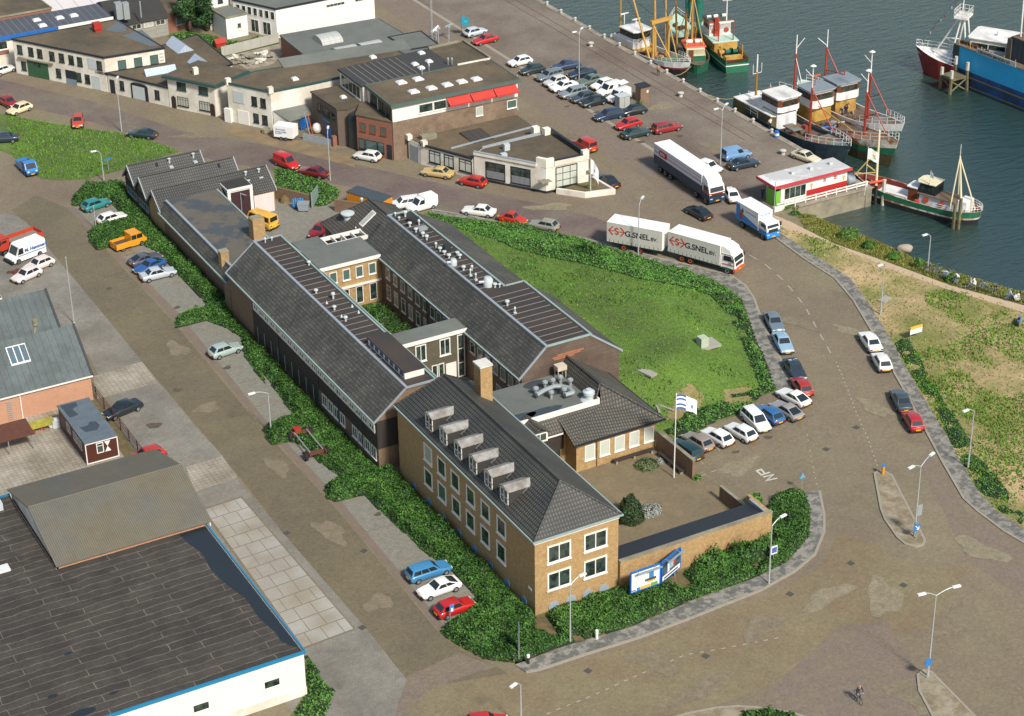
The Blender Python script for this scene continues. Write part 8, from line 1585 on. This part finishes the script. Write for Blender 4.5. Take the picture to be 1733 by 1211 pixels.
for a in((206,222,7.6,[(60,.8)],'curved street lamp at the lawn edge opposite the white workshop'),(176,306,4.4,[(170,.6)],'short street lamp at the lower end of the top left lawn'),(559,305,7.1,[(60,.8)],'street lamp by the verge near the dark maroon saloon'),(459,733,5.3,[(180,1.5)],'street lamp with left arm in the hedge by the paved bays'),(965,1088,6.7,[(10,1.1)],'street lamp in front of the lit gable of the office block'),(1301,988,6.9,[(10,1.1)],'street lamp with small poster at the rounded corner'),(1547,909,8.4,[(190,1.1),(20,1.6)],'two armed street lamp on the long traffic island'),(1570,1145,9.0,[(170,1.1),(-10,1.6)],'two armed street lamp on the bottom right traffic island'),(1638,792,7.1,[(185,.9)],'street lamp in the green field edge at the right'),(1490,532,6.5,[(185,.4)],'plain street lamp in the dry field by the bend'),(1570,455,4.8,[(185,.7)],'short street lamp on the bank among bushes'),(980,135,7.6,[(185,.6),(40,.8)],'two armed street lamp in the quay car rows'),(1219,278,8.2,[(185,.8),(30,.9)],'two armed street lamp next to the light blue van on the quay'),(1080,435,7.4,[(40,1.0)],'street lamp in front of the lettered trailer'),(882,1232,5.0,[(200,.6)],'street lamp cut off by the bottom edge')):lamp(*a)
for px,py,h,lb in((125.5,547,8.4,'tall thin pole at the edge of the grey forecourt'),(1309,378,5.6,'thin white pole in front of the kiosk end'),(163,388,3.2,'thin post beside the small white car in the hedge'),(876,186,5.2,'thin white pole at the corner of the brick shop'),(759,92,3.0,'short pole by the dark hut on the quay road')):
 p=P(px,py);mb=MB();mb.tube((p.x,p.y,0),(p.x,p.y,h),.07,.045,7);mb.lathe([(.07,h),(.09,h+.05),(.02,h+.12)],(p.x,p.y,0),7);mb.lathe([(.14,0),(.12,.15),(.07,.2)],(p.x,p.y,0),7);tag(mb.build('pole',M_pole),lb,'pole')
def flag(px,py,h,w,hh,label,cols,dirv=(1,-.15),droop=.5,stripes=None,polem=None,name='flagpole',r=.07,z=0):
 p=P(px,py,z);B=thing(name,label,'flagpole',(p.x,p.y,z));mb=MB();mb.tube((0,0,0),(0,0,h),r,r*.6,8);mb.lathe([(r*1.1,h),(.02,h+.14)],(0,0,0),8);mb.build('pole',polem or M_frame,B,world=False)
 nx_,nz_=14,8;dx,dy=Vector(dirv).normalized();V=[];F=[];Mi=[]
 for i in range(nx_+1):
  u=i/nx_
  for j in range(nz_+1):
   v=j/nz_;wv=.18*math.sin(u*7+v*1.5)*u;zz=h-.1-v*hh-u*u*droop*hh*.9+.05*math.sin(u*9);V.append((dx*u*w*(1-.12*u)-dy*wv,dy*u*w+dx*wv,zz))
 for i in range(nx_):
  for j in range(nz_):F.append((i*(nz_+1)+j,(i+1)*(nz_+1)+j,(i+1)*(nz_+1)+j+1,i*(nz_+1)+j+1));Mi.append(stripes(i/nx_,j/nz_)if stripes else 0)
 mb=MB();mb.v=V;mb.f=F;mb.m=Mi;mb.build('flag',[mat('flag_'+c,c,.75,.04,2)for c in cols],B,world=False,smooth=True);return B
flag(1140.5,808,9.6,2.5,1.6,'tall white flagpole with blue striped white flag in the entrance court',['e2e2e0','2f5aa0','6f95ad'],(1,-.25),.75,lambda u,v:1 if(u<.38 and int(v*10)%2==0)else(2 if(.62<u<.76 and .4<v<.75)else 0))
flag(999.5,333,5.3,1.1,2.0,'white flagpole with drooping white flag in the boat shop planter',['dcdcda','5a6fa8'],(.8,-.5),.9,lambda u,v:1 if(.3<u<.55 and .4<v<.6)else 0,r=.05)
flag(1463.5,330,6.6,1.6,1.5,'flagpole with white flag and yellow spot at the pier end',['dad9d2','c9a23a','6f9a8f'],(1,-.6),.6,lambda u,v:1 if(.4<u<.6 and .3<v<.55)else(2 if(.45<u<.65 and .55<=v<.7)else 0),r=.04)
flag(781,62,3.4,1.5,1.5,'dark pole with teal flag on the quay road',['1f7f93','2a9aac'],(1,-.1),.25,lambda u,v:1 if(.3<u<.7 and .3<v<.6)else 0,M_trimdk,r=.04)
p=P(731,78);B=thing('lattice_mast','slender grey lattice mast behind the brick shop','mast',(p.x,p.y,0));mb=MB()
for a in range(3):c,s=.22*math.cos(a*2.094),.22*math.sin(a*2.094);mb.tube((c,s,0),(c,s,13),.035,n=4)
for k in range(26):
 for a in range(3):a0,a1=a*2.094,(a+1)*2.094;mb.tube((.22*math.cos(a0),.22*math.sin(a0),k*.5),(.22*math.cos(a1),.22*math.sin(a1),k*.5+.5),.02,n=4)
mb.build('lattice',M_galv,B,world=False)
for px,py,h,lb in((742,72,2.2,'tilted white radar scanner on a post behind the brick shop'),(760,66,1.9,'pale blue horizontal radar scanner beside the tilted one'),(738,66,1.2,'lower white radar scanner at the foot of the lattice mast')):
 p=P(px,py);B=thing('radar_scanner',lb,'radar',(p.x,p.y,0));mb=MB();mb.tube((0,0,0),(0,0,h),.1,.08,8);mb.cbox((0,0,h),(.4,.4,.25));mb.build('pedestal',M_lead,B,world=False);mb=MB();mb.cbox((0,0,h+.26),(1.9,.22,.2));o=mb.build('scanner_bar',M_lum if px!=760 else M_leadg,B,world=False);o.rotation_euler=(0,R(-18)if px==742 else 0,R(25))
p=P(1087,170);B=thing('brick_hut','small brown brick transformer hut with flat roof on the quay','hut',(p.x,p.y,0));mb=MB();mb.box(-.75,.75,-.7,.7,0,2.3);mb.build('wall',M_brown,B,world=False);mb=MB();mb.box(-.9,.9,-.85,.85,2.3,2.45);mb.build('roof',M_blackfr,B,world=False);mb=MB();mb.box(.25,.55,-.73,-.705,1.4,1.75);mb.build('notice',M_frame,B,world=False)
p=P(1053,180);B=thing('metal_cabinet','pale grey metal cabinet between parked cars on the quay','cabinet',(p.x,p.y,0));mb=MB();mb.box(-.85,.85,-.65,.65,.05,1.75);mb.build('body',mat('cabinet_grey','a3a49d',.5,.08,1),B,world=False);mb=MB();mb.box(-.95,.95,-.75,.75,1.75,1.84);mb.build('lid',M_vent,B,world=False);mb=MB();mb.box(-.02,.02,-.665,-.655,.15,1.7);mb.build('door_gap',M_trimdk,B,world=False)
def billboard(label,a,b_,z0,z1,face,deco):
 A_=Vector(a);Bq=Vector(b_);v=Bq-A_;L=v.length;an=math.atan2(v.y,v.x);B=thing('billboard',label,'billboard',(a[0],a[1],0),an)
 mb=MB();mb.box(0,L,-.06,.06,z0,z1);pn=mb.build('panel',face,B,world=False);mb=MB()
 for q in((-.06,.06,z0-.06,z1+.06),(L-.06,L+.06,z0-.06,z1+.06)):mb.box(q[0],q[1],-.09,.09,q[2],q[3])
 mb.box(.06,L-.06,-.09,.09,z0-.08,z0+.04);mb.box(.06,L-.06,-.09,.09,z1-.04,z1+.1);mb.build('blue_frame',M_blue,B,world=False)
 mb=MB();mb.cbox((L*.55,-.5,z1-.02),(L*.85,.18,.1));mb.build('lamp_bar',mat('billboard_lamp','7f9298',.5,.1,2),B,world=False)
 for x in(L*.2,L*.8):mb=MB();mb.tube((x,.12,0),(x,.12,z1-.2),.06,n=6);mb.build('leg',M_galv,B,world=False);mb=MB();mb.tube((x,0,z1+.1),(x,-.5,z1+.05),.03,n=5);mb.build('lamp_bracket',M_galv,B,world=False)
 for nm,m,x0,x1,y0,y1 in deco:mb=MB();mb.box(x0*L,x1*L,-.075-.004*deco.index((nm,m,x0,x1,y0,y1)),-.062,z0+(z1-z0)*y0,z0+(z1-z0)*y1);mb.build(nm,m,pn,world=False)
 return B,pn,L
M_pyel=mat('poster_yellow','d9a834',.6,.05,2);M_pgrn=mat('poster_green','6f9a3a',.6,.05,2);M_pblu=mat('poster_blue','3d78b0',.6,.05,2);M_pdk=mat('poster_dark','2a3444',.6,.25,2,col2='55606c',c2s=1.5);M_pred=mat('poster_red','b23a2a',.6,.05,2)
a,b_=P2(1067,1003,.8),P2(1116,986,.8)
Bq,pn,L=billboard('white billboard with a small blue yellow car picture in front of the street wall',a,b_,.8,2.9,mat('poster_white','e0dfda',.5,.02,2),[('yellow_band',M_pyel,.32,.68,.03,.17),('green_band',M_pgrn,.69,.92,.03,.19),('blue_corner',M_pblu,.2,.31,.0,.17),('picture_yellow',M_pyel,.55,.78,.72,.82),('picture_car',M_pblu,.62,.78,.48,.8),('picture_car',M_pdk,.48,.86,.36,.47),('picture_yellow',M_pyel,.56,.84,.28,.35),('print_mark',M_pdk,.03,.16,.06,.1)])
for k in range(4):mb=MB();mb.box(.08*L,(.34-.03*k)*L,-.075,-.062,2.25-k*.24,2.29-k*.24);mb.build('print_line',M_lead,pn,world=False)
a,b_=P2(1119,985,.8),P2(1150,959,.8)
billboard('dark picture billboard with red and white shapes angled beside the white billboard',a,b_,.8,2.9,M_pdk,[('white_strip',MATS['poster_white'],.01,.99,.0,.25),('picture_red',M_pred,.58,.74,.5,.8),('picture_white',MATS['poster_white'],.3,.4,.3,.75),('picture_yellow',M_pyel,.52,.6,.4,.66),('picture_pale',mat('poster_pale_blue','8fa9bd',.6,.1,2),.42,.56,.38,.7),('print_line',M_trimdk,.12,.86,.09,.16)])
def sign(label,px,py,h,plates,polem=None,name='road_sign'):
 p=P(px,py);B=thing(name,label,'sign',(p.x,p.y,0));mb=MB();mb.tube((0,0,0),(0,0,h),.045,n=6);mb.build('post',polem or M_galv,B,world=False)
 for nm,sh,z,w,hh,m in plates:
  mb=MB()
  if sh=='disc':mb.lathe([(.02,-.03),(w/2,-.03),(w/2,.02),(.02,.02)],(-.05,-.08,z),16,'y')
  elif sh=='tri':mb.prism([(-w/2,-.09),(w/2,-.09),(w/2,-.06),(-w/2,-.06)],z,lambda q:z+.02)if 0 else mb.add([(-w/2,-.09,z),(w/2,-.09,z),(0,-.09,z+hh),(-w/2,-.06,z),(w/2,-.06,z),(0,-.06,z+hh)],[(0,1,2),(5,4,3),(0,3,4,1),(1,4,5,2),(2,5,3,0)])
  else:mb.box(-w/2,w/2,-.1,-.06,z,z+hh)
  mb.build(nm,m,B,world=False)
 return B
M_sblue=mat('sign_blue','2a70b0',.5,.04,2);M_swhite=mat('sign_white','d8d8d4',.5,.04,2)
B=sign('round blue keep right sign with white arrow on the long traffic island',1549.5,912,2.0,[('sign_face','disc',1.4,.8,0,M_sblue)]);mb=MB()
for q in(((-.25,1.6),(.12,1.22)),((.15,1.2),(.15,1.48)),((.15,1.2),(-.12,1.2))):mb.tube((q[0][0],-.13,q[0][1]),(q[1][0],-.13,q[1][1]),.05,n=5)
mb.build('arrow',M_swhite,B,world=False)
sign('grey back of a rectangular sign on the long traffic island',1551.5,907,3.6,[('sign_plate','rect',2.4,.55,1.2,M_galv)]);sign('round blue sign in front of the bottom right island lamp',1568,1149,2.2,[('sign_face','disc',1.85,.8,0,M_sblue)])
B=sign('short yellow bollard with blue arrow plate at the nose of the long island',1494,803,1.3,[('arrow_plate','rect',.95,.4,.4,M_sblue)],mat('bollard_yellow','c98a1e',.5,.05,2),'beacon');mb=MB();mb.lathe([(.16,0),(.16,.9),(.02,.92)],(0,0,0),10);mb.build('yellow_body',MATS['bollard_yellow'],B,world=False)
sign('pale blue give way sign at the car park mouth',1356,830,2.0,[('sign_face','tri',1.5,.7,.6,mat('pale_sign_blue','4f9ab8',.5,.05,2))]);sign('street name plate on a post at the lower lawn tip',184,288,1.7,[('name_plate','rect',1.55,1.1,.2,M_sblue)]);sign('street sign above the dark street beside the verge of the sheds',178,304,1.9,[('name_plate','rect',1.7,.8,.18,M_sblue)])if 0 else None
p=P(1549,574);B=thing('notice_board','white notice board with orange top on two posts in the dry field','sign',(p.x,p.y,0));mb=MB();mb.box(-.85,.85,-.04,.04,.8,1.4);mb.build('white_board',M_swhite,B,world=False);mb=MB();mb.box(-.85,.85,-.05,.05,1.41,1.72);mb.build('orange_board',M_pyel,B,world=False)
for x in(-.65,.65):mb=MB();mb.tube((x,.07,0),(x,.07,1.6),.04,n=6);mb.build('post',M_galv,B,world=False)
p=P(1309,952);B=thing('poster_sign','small blue and white poster by the rounded corner lamp','sign',(p.x,p.y,0));mb=MB();mb.tube((0,.05,0),(0,.05,1.5),.04,n=6);mb.build('post',M_galv,B,world=False);mb=MB();mb.box(-.35,.35,-.03,.0,1.0,1.9);mb.build('poster',M_swhite,B,world=False);mb=MB();mb.box(-.28,.28,-.045,-.031,1.15,1.75);mb.build('poster_print',mat('poster_violet_blue','4a5a9c',.6,.1,3),B,world=False)
p=P(762,1056);B=thing('sign_post','small blue and white flag sign beside the bright red hatchback','sign',(p.x,p.y,0));mb=MB();mb.tube((0,0,0),(0,0,1.5),.04,n=6);mb.build('post',M_galv,B,world=False);mb=MB();mb.box(-.02,.42,-.03,0,1.3,2.1);mb.build('pennant',M_pblu,B,world=False);mb=MB();mb.box(.1,.32,-.045,-.031,1.35,1.7);mb.build('pennant_print',M_swhite,B,world=False)
p=P(878,1112);B=thing('roadside_sign','tall grey sign panel seen edge on at the tip of the shrub bed','sign',(p.x,p.y,0),R(62))
for x in(-.5,.5):mb=MB();mb.tube((x,0,0),(x,0,3.2),.05,n=6);mb.build('post',M_galv,B,world=False)
mb=MB();mb.box(-.6,.6,-.07,-.03,1.2,3.4);mb.build('panel',M_lead,B,world=False)
for px,py,lb in((894,1124,'grey fire hydrant post with white cap at the tip of the corner pavement'),(1010,1082,'short white marker post at the pavement edge below the office block')):p=P(px,py);B=thing('marker_post',lb,'post',(p.x,p.y,.08));mb=MB();mb.lathe([(.13,0),(.12,.6),(.15,.62),(.1,.7)],(0,0,0),8);mb.build('post',M_trimdk if px<900 else M_swhite,B,world=False);mb=MB();mb.lathe([(.15,.7),(.15,.95),(.02,1.02)],(0,0,0),8);mb.build('cap',M_swhite,B,world=False)
B=thing('bench','long dark bench along the lit office wall under the windows','bench',(19.8,18.6,0));mb=MB();mb.box(19.6,24.4,18.35,18.85,.42,.5);mb.build('seat',M_darkwood,B)
for x in(19.9,22,24.1):mb=MB();mb.box(x-.12,x+.12,18.4,18.8,0,.42);mb.build('leg',M_conc,B)
B=thing('bench','dark bench along the flagpole wall','bench',(24.5,14,0));mb=MB();mb.box(24.3,24.8,13.4,17.8,.42,.5);mb.build('seat',M_darkwood,B)
for y in(13.7,15.6,17.5):mb=MB();mb.box(24.35,24.75,y-.12,y+.12,0,.42);mb.build('leg',M_conc,B)
def mz1(x,y):return float(mound_h(np.array([[x,y]]))[0])
x,y=P2(1192,578,2.2);z=mz1(x,y);B=thing('hatch_box','pale green concrete hatch box standing on a slab in the raised lawn','hatch',(x,y,z));mb=MB();mb.box(-.9,1.6,-1.0,1.0,-.1,.18);mb.build('slab',M_slab,B,world=False);mb=MB();mb.box(-.85,.1,-.7,.3,.18,1.25);mb.build('box',mat('pale_green_concrete','a5ad96',.8,.1,1.5),B,world=False)
x,y=P2(1094,636,1.9);z=mz1(x,y);mb=MB();mb.cbox((x,y,z-.05),(1.0,2.3,.2),R(15));tag(mb.build('concrete_slab',M_slab),'flat pale concrete slab in the raised lawn near the gable','slab')
for px,lb in((1113,'left leaning white plank on the sandy slope'),(1127,'right leaning white plank on the sandy slope')):x,y=P2(px,684,1.2);z=mz1(x,y);mb=MB();mb.cbox((x,y,z),(.25,1.9,.14),R(-20 if px==1113 else 25));tag(mb.build('plank',M_slab),lb,'plank')
x,y=P2(1497,508);mb=MB();mb.cbox((x,y,.02),(1.6,.9,.2),.3);tag(mb.build('concrete_slab',M_slab),'grey concrete slab lying in the dry field near the plain lamp','slab')
p=P(451,224);mb=MB();mb.lathe([(.5,0),(.65,.1),(.65,.6),(.55,.6),(.5,.45),(.02,.45)],p,8);tag(mb.build('flower_tub',M_conc),'square concrete tub by the white storehouse wall','planter')
B=thing('garden_fence','low grey fence with brick pillar in front of the lean-to shed','fence',P(516,240));a,b_=P2(513,236),P2(566,247);mb=MB();mb.ribbon([a,b_],.1,0,.9);mb.build('fence_panel',M_lead,B);mb=MB();mb.cbox((b_[0],b_[1],0),(.6,.6,1.5));mb.build('pillar',M_redbr,B)
p=P(537,225);mb=MB();mb.lathe([(.2,0),(.55,.3),(.7,.8),(.5,1.35),(.02,1.55)],p,14);tag(mb.build('white_buoy',M_bwhite,smooth=True),'big round white buoy behind the low grey fence','buoy')
for k,(px,lb)in enumerate(((529,'orange spar leaning against the lean-to shed'),(524,'grey spar leaning beside the orange one'))):p=P(px,226);mb=MB();mb.tube((p.x,p.y,0),(p.x-.4,p.y+.5,3.2),.07,n=6);tag(mb.build('spar',(M_or,M_galv)[k]),lb,'spar')
for k,(px,py)in enumerate(((392,99),(410,96),(425,100),(440,92),(455,96),(400,106),(436,104),(418,108))):
 p=P(px,py);mb=MB();a=k*.7
 for i in range(4):mb.cbox((p.x+.15*i,p.y-.1*i,.03+i*.13),(2.2-.2*i,.5,.11),a+i*.5)
 tag(mb.build('rubble_heap',(M_render,M_slab,M_conc)[k%3]),('pale rubble heap','timber and plaster heap')[k%2]+' in the yard behind the panel wall, '+('by the wall','next to the green weeds','in the middle','near the depot corner','by the depot','by the wing roof','near the old shed','beside the old shed')[k],'rubble')
p=P(373,81);mb=MB();mb.prism([(p.x-.8,p.y-.6),(p.x+.8,p.y-.6),(p.x+.8,p.y+.6),(p.x-.8,p.y+.6)],.03,1.0);mb.add([(p.x-.9,p.y-.7,1.0),(p.x+.9,p.y-.7,1.0),(p.x+.9,p.y+.7,1.0),(p.x-.9,p.y+.7,1.0),(p.x-.9,p.y,1.6),(p.x+.9,p.y,1.6)],[(0,1,5,4),(2,3,4,5),(1,2,5),(3,0,4)]);tag(mb.build('red_tent',M_redpaint),'small bright red tarpaulin shelter by the panel wall','shelter')
# ---- people
def person(label,x,y,z,rz,joints,top,legs,hairc='3a2e24',shoes='1e1c1a',extra=None):
 """one continuous skinned body; joints in local metres"""
 J=joints;nm=list(J);V=[J[k][0]for k in nm];rad=[J[k][1]for k in nm];reg=[]
 E=[('pelvis','waist'),('waist','chest'),('chest','neck'),('neck','head'),('head','crown')]
 for s in 'lr':E+=[('chest','sh'+s),('sh'+s,'el'+s),('el'+s,'wr'+s),('wr'+s,'ha'+s),('pelvis','hi'+s),('hi'+s,'kn'+s),('kn'+s,'an'+s),('an'+s,'to'+s)]
 E=[(a,b_)for a,b_ in E if a in J and b_ in J];idx={k:i for i,k in enumerate(nm)};ed=[(idx[a],idx[b_])for a,b_ in E]
 for s in 'lr':
  w=Vector(J['wr'+s][0]);h=Vector(J['ha'+s][0]);d=(h-w).normalized();sd=d.orthogonal().normalized()
  for k in range(5):
   o=(k-2)*.022;L=(.075,.085,.09,.08,.06)[k]if k else .055;tip=h+sd*o*1.6+d*(L if k else .02)+(sd*-.05 if k==0 else Vector());V.append(tuple(tip));rad.append(.011);ed.append((idx['ha'+s],len(V)-1))
 me=bpy.data.meshes.new('person');me.from_pydata(V,ed,[]);o=bpy.data.objects.new('person',me);COL.objects.link(o);md=o.modifiers.new('s','SKIN');md.use_smooth_shade=True
 for i,v in enumerate(me.skin_vertices[0].data):v.radius=(rad[i],rad[i]);v.use_root=(i==idx['pelvis'])
 sb=o.modifiers.new('u','SUBSURF');sb.levels=1;sb.render_levels=1;dg=bpy.context.evaluated_depsgraph_get();dg.update();m2=bpy.data.meshes.new_from_object(o.evaluated_get(dg));bpy.data.objects.remove(o)
 for c in(M_skin,mat('cloth_'+top,top,.85,.1,4),mat('cloth_'+legs,legs,.85,.1,4),mat('hair_'+hairc,hairc,.7,.1,4),mat('shoes_'+shoes,shoes,.6,.1,4)):m2.materials.append(c)
 seg=[(Vector(J[a][0]),Vector(J[b_][0]),0 if a in('neck',)or b_=='crown' or b_[:2]=='ha' else(4 if b_[:2]=='to' else(2 if a[:2]in('hi','kn')or b_[:2]=='hi' else(1 if b_!='neck' else 0))))for a,b_ in E]
 hd=Vector(J['crown'][0])
 for p_ in m2.polygons:
  c=p_.center;best=1e9;mi=0
  for a,b_,k in seg:
   ab=b_-a;t_=max(0,min(1,(c-a).dot(ab)/max(ab.length_squared,1e-9)));dd_=(c-a-ab*t_).length
   if dd_<best:best=dd_;mi=k
  if(c-hd).length<.1 and c.z>Vector(J['head'][0]).z+.03:mi=3
  p_.material_index=mi;p_.use_smooth=True
 o=bpy.data.objects.new('person',m2);COL.objects.link(o);o.location=(x,y,z);o.rotation_euler=(0,0,rz);tag(o,label,'person',extra);return o
def standing(lean=0,arm=0,stoop=0):
 J={'pelvis':((0,0,.95),.14),'waist':((0,0,1.1),.13),'chest':((stoop*.5,0,1.36-stoop*.1),.155),'neck':((stoop*.8,0,1.52-stoop*.15),.06),'head':((stoop+.02,0,1.63-stoop*.2),.1),'crown':((stoop+.02,0,1.74-stoop*.2),.075)}
 for s,y in(('l',1),('r',-1)):
  J['sh'+s]=((stoop*.6,y*.2,1.42-stoop*.1),.07);J['el'+s]=((stoop*.6+arm*.15,y*.26,1.14),.05);J['wr'+s]=((stoop*.6+.06+arm*.32,y*.24,.9+arm*.2),.036);J['ha'+s]=((stoop*.6+.08+arm*.4,y*.235,.82+arm*.2),.034)
  J['hi'+s]=((0,y*.1,.9),.095);J['kn'+s]=((.03+lean*y*.1,y*.11,.5),.062);J['an'+s]=((-.02+lean*y*.22,y*.12,.09),.045);J['to'+s]=((.15+lean*y*.22,y*.13,.04),.04)
 return J
SITE=[('man in dark clothes standing at the kiosk phone booth',1290,337,0,20,'25303a','2a2e3a',.2),('person in tan jacket standing at the quay edge by the trawler bow',1114,128,0,60,'9a7a55','2a2c34',.5),('person in light shirt at the quay edge near the striped barrel',1303,219,0,80,'c9c7c0','2a2c34',.4)]
for lb,px,py,z,a,tp,lg,arm in SITE:p=P(px,py,z);person(lb,p.x,p.y,.02+z,R(a),standing(.3,arm),tp,lg)
for k,(dx,dy,tp,lb)in enumerate(((0,0,'27486f','crew member in blue overalls stooping on the outer old vessel, left of three'),(.9,.5,'2a3a3a','crew member in dark overalls between two blue clad ones on the outer old vessel'),(1.6,1.1,'2b5586','crew member in bright blue overalls, right of three on the outer old vessel'))):p=P(1425,198,-1.1);person(lb,p.x+dx,p.y+dy,-1.1,R(200+40*k),standing(.4,.8,.35),tp,'27384f')
M_bframe={c:mat('bike_'+c,c,.4,.08,2)for c in('26282c','5a2a24','2f4a6a','a0a4a4','3f5a48')}
def bicycle(label,x,y,rz,col,z=.02,group=None,tilt=0):
 B=thing('bicycle',label,'bicycle',(x,y,z),rz,group);B.rotation_euler=(tilt,0,rz)
 for xx in(-.53,.53):
  mb=MB();n=16;pts=[(xx+.34*math.cos(2*math.pi*i/n),0,.35+.34*math.sin(2*math.pi*i/n))for i in range(n+1)];mb.path(pts,.022,5);w=mb.build('wheel',M_tyre,B,world=False);mb=MB()
  for k in range(6):a=k*math.pi/6;mb.tube((xx-.32*math.cos(a),0,.35-.32*math.sin(a)),(xx+.32*math.cos(a),0,.35+.32*math.sin(a)),.005,n=3)
  mb.build('spokes',M_galv,w,world=False)
 mb=MB()
 for a,b_ in(((-.53,0,.35),(-.08,0,.3)),((-.53,0,.35),(-.2,0,.8)),((-.08,0,.3),(-.2,0,.85)),((-.2,0,.78),(.36,0,.8)),((-.08,0,.3),(.36,0,.74)),((.36,0,.9),(.53,0,.35))):mb.tube(a,b_,.02,n=5)
 mb.build('frame',M_bframe[col],B,world=False);mb=MB();mb.cbox((-.22,0,.87),(.26,.16,.06));mb.build('saddle',M_dark,B,world=False);mb=MB();mb.tube((.34,0,.9),(.36,0,1.02),.018,n=5);mb.tube((.36,-.28,1.02),(.36,.28,1.02),.016,n=5);mb.build('handlebar',M_galv,B,world=False)
 mb=MB();mb.tube((-.08,-.1,.3),(.02,-.12,.16),.015,n=4);mb.tube((-.08,.1,.3),(-.18,.12,.44),.015,n=4);mb.tube((-.08,-.1,.3),(-.08,.1,.3),.02,n=4);mb.build('pedals',M_galv,B,world=False);return B
p=P(1452,1186);rz=R(-104);bicycle('dark bicycle ridden across the junction',p.x,p.y,rz,'26282c')
J={'pelvis':((-.2,0,.98),.14),'waist':((-.12,0,1.12),.13),'chest':((.03,0,1.36),.15),'neck':((.1,0,1.5),.058),'head':((.14,0,1.61),.098),'crown':((.14,0,1.72),.075)}
for s,y,k in(('l',1,(.14,.62,-.1,.24,.02)),('r',-1,(.2,.5,.02,.12,.1))):
 J['sh'+s]=((.05,y*.19,1.41),.068);J['el'+s]=((.22,y*.27,1.2),.05);J['wr'+s]=((.34,y*.25,1.08),.036);J['ha'+s]=((.38,y*.25,1.05),.033)
 J['hi'+s]=((-.18,y*.1,.94),.098);J['kn'+s]=((k[0],y*.13,k[1]),.064);J['an'+s]=((k[2]-.05,y*.12,k[3]+.04),.044);J['to'+s]=((k[2]+.12,y*.12,k[3]),.038)
person('cyclist in dark jacket and jeans riding across the junction',p.x,p.y,.02,rz,J,'1f2730','3c4c66','b98468')
GB='bicycles left along the bank path';cols=list(M_bframe);line=resamp(PP('1572 462 1590 466 1625 482 1650 490 1690 500 1733 515'),22)
for k,(x,y)in enumerate(line):
 t_=R(random.choice((0,8,-12,60,75,-70)));bicycle('old bicycle dumped among others in the row along the bank path',x+random.uniform(-.3,.5),y+random.uniform(.1,.9),random.uniform(0,6.28),cols[k%5],.05,GB,t_)
for k,(px,py)in enumerate(((1622,474),(1604,468),(1650,482),(1712,503),(1724,508))):
 x,y=P2(px,py);bm=bmesh.new();bmesh.ops.create_icosphere(bm,subdivisions=2,radius=.42)
 for v in bm.verts:v.co=v.co*(.7+.6*random.random())
 me=bpy.data.meshes.new('rubbish_bag');bm.to_mesh(me);bm.free();me.materials.append((M_frame,M_vent)[k%2]);o=bpy.data.objects.new('rubbish_bag',me);COL.objects.link(o);o.location=(x,y+.4,.25);tag(o,'crumpled pale plastic bag lying among the bicycles on the bank','bag','pale bags among the bicycles')
x,y=P2(1724,548);B=thing('moped','dark moped lying at the right edge of the dry field','moped',(x,y,.03),R(40));mb=MB()
for xx in(-.6,.6):mb.lathe([(.18,-.08),(.33,-.08),(.33,.08),(.18,.08)],(xx,0,.33),12,'y')
mb.build('wheels',M_tyre,B,world=False);mb=MB();mb.loft([[(x_,y_*w_,z_)for y_,z_ in((-1,.3),(1,.3),(1,.75),(-1,.75))]for x_,w_ in((-.7,.12),(-.1,.2),(.3,.1),(.6,.06))]);mb.build('body',M_pblu,B,world=False,fixn=True);mb=MB();mb.cbox((-.3,0,.76),(.6,.25,.1));mb.build('saddle',M_dark,B,world=False);mb=MB();mb.tube((.55,-.3,1.0),(.55,.3,1.0),.02,n=5);mb.tube((.5,0,.6),(.55,0,1.0),.03,n=5);mb.build('handlebar',M_galv,B,world=False)
for px,py,lb in((58,470,'heap of dark scrap in front of the lower pinkish white car'),(25,462,'rusty scrap heap at the left edge behind the pinkish white cars')):
 p=P(px-38 if px==58 else px,py,0);mb=MB()
 for k in range(5):mb.cbox((p.x+random.uniform(-.7,.7),p.y+random.uniform(-.4,.4),.02),(random.uniform(.3,1),random.uniform(.2,.5),random.uniform(.2,.45)),random.uniform(0,3))
 tag(mb.build('scrap_heap',M_iron),lb,'scrap')if px!=58 else None
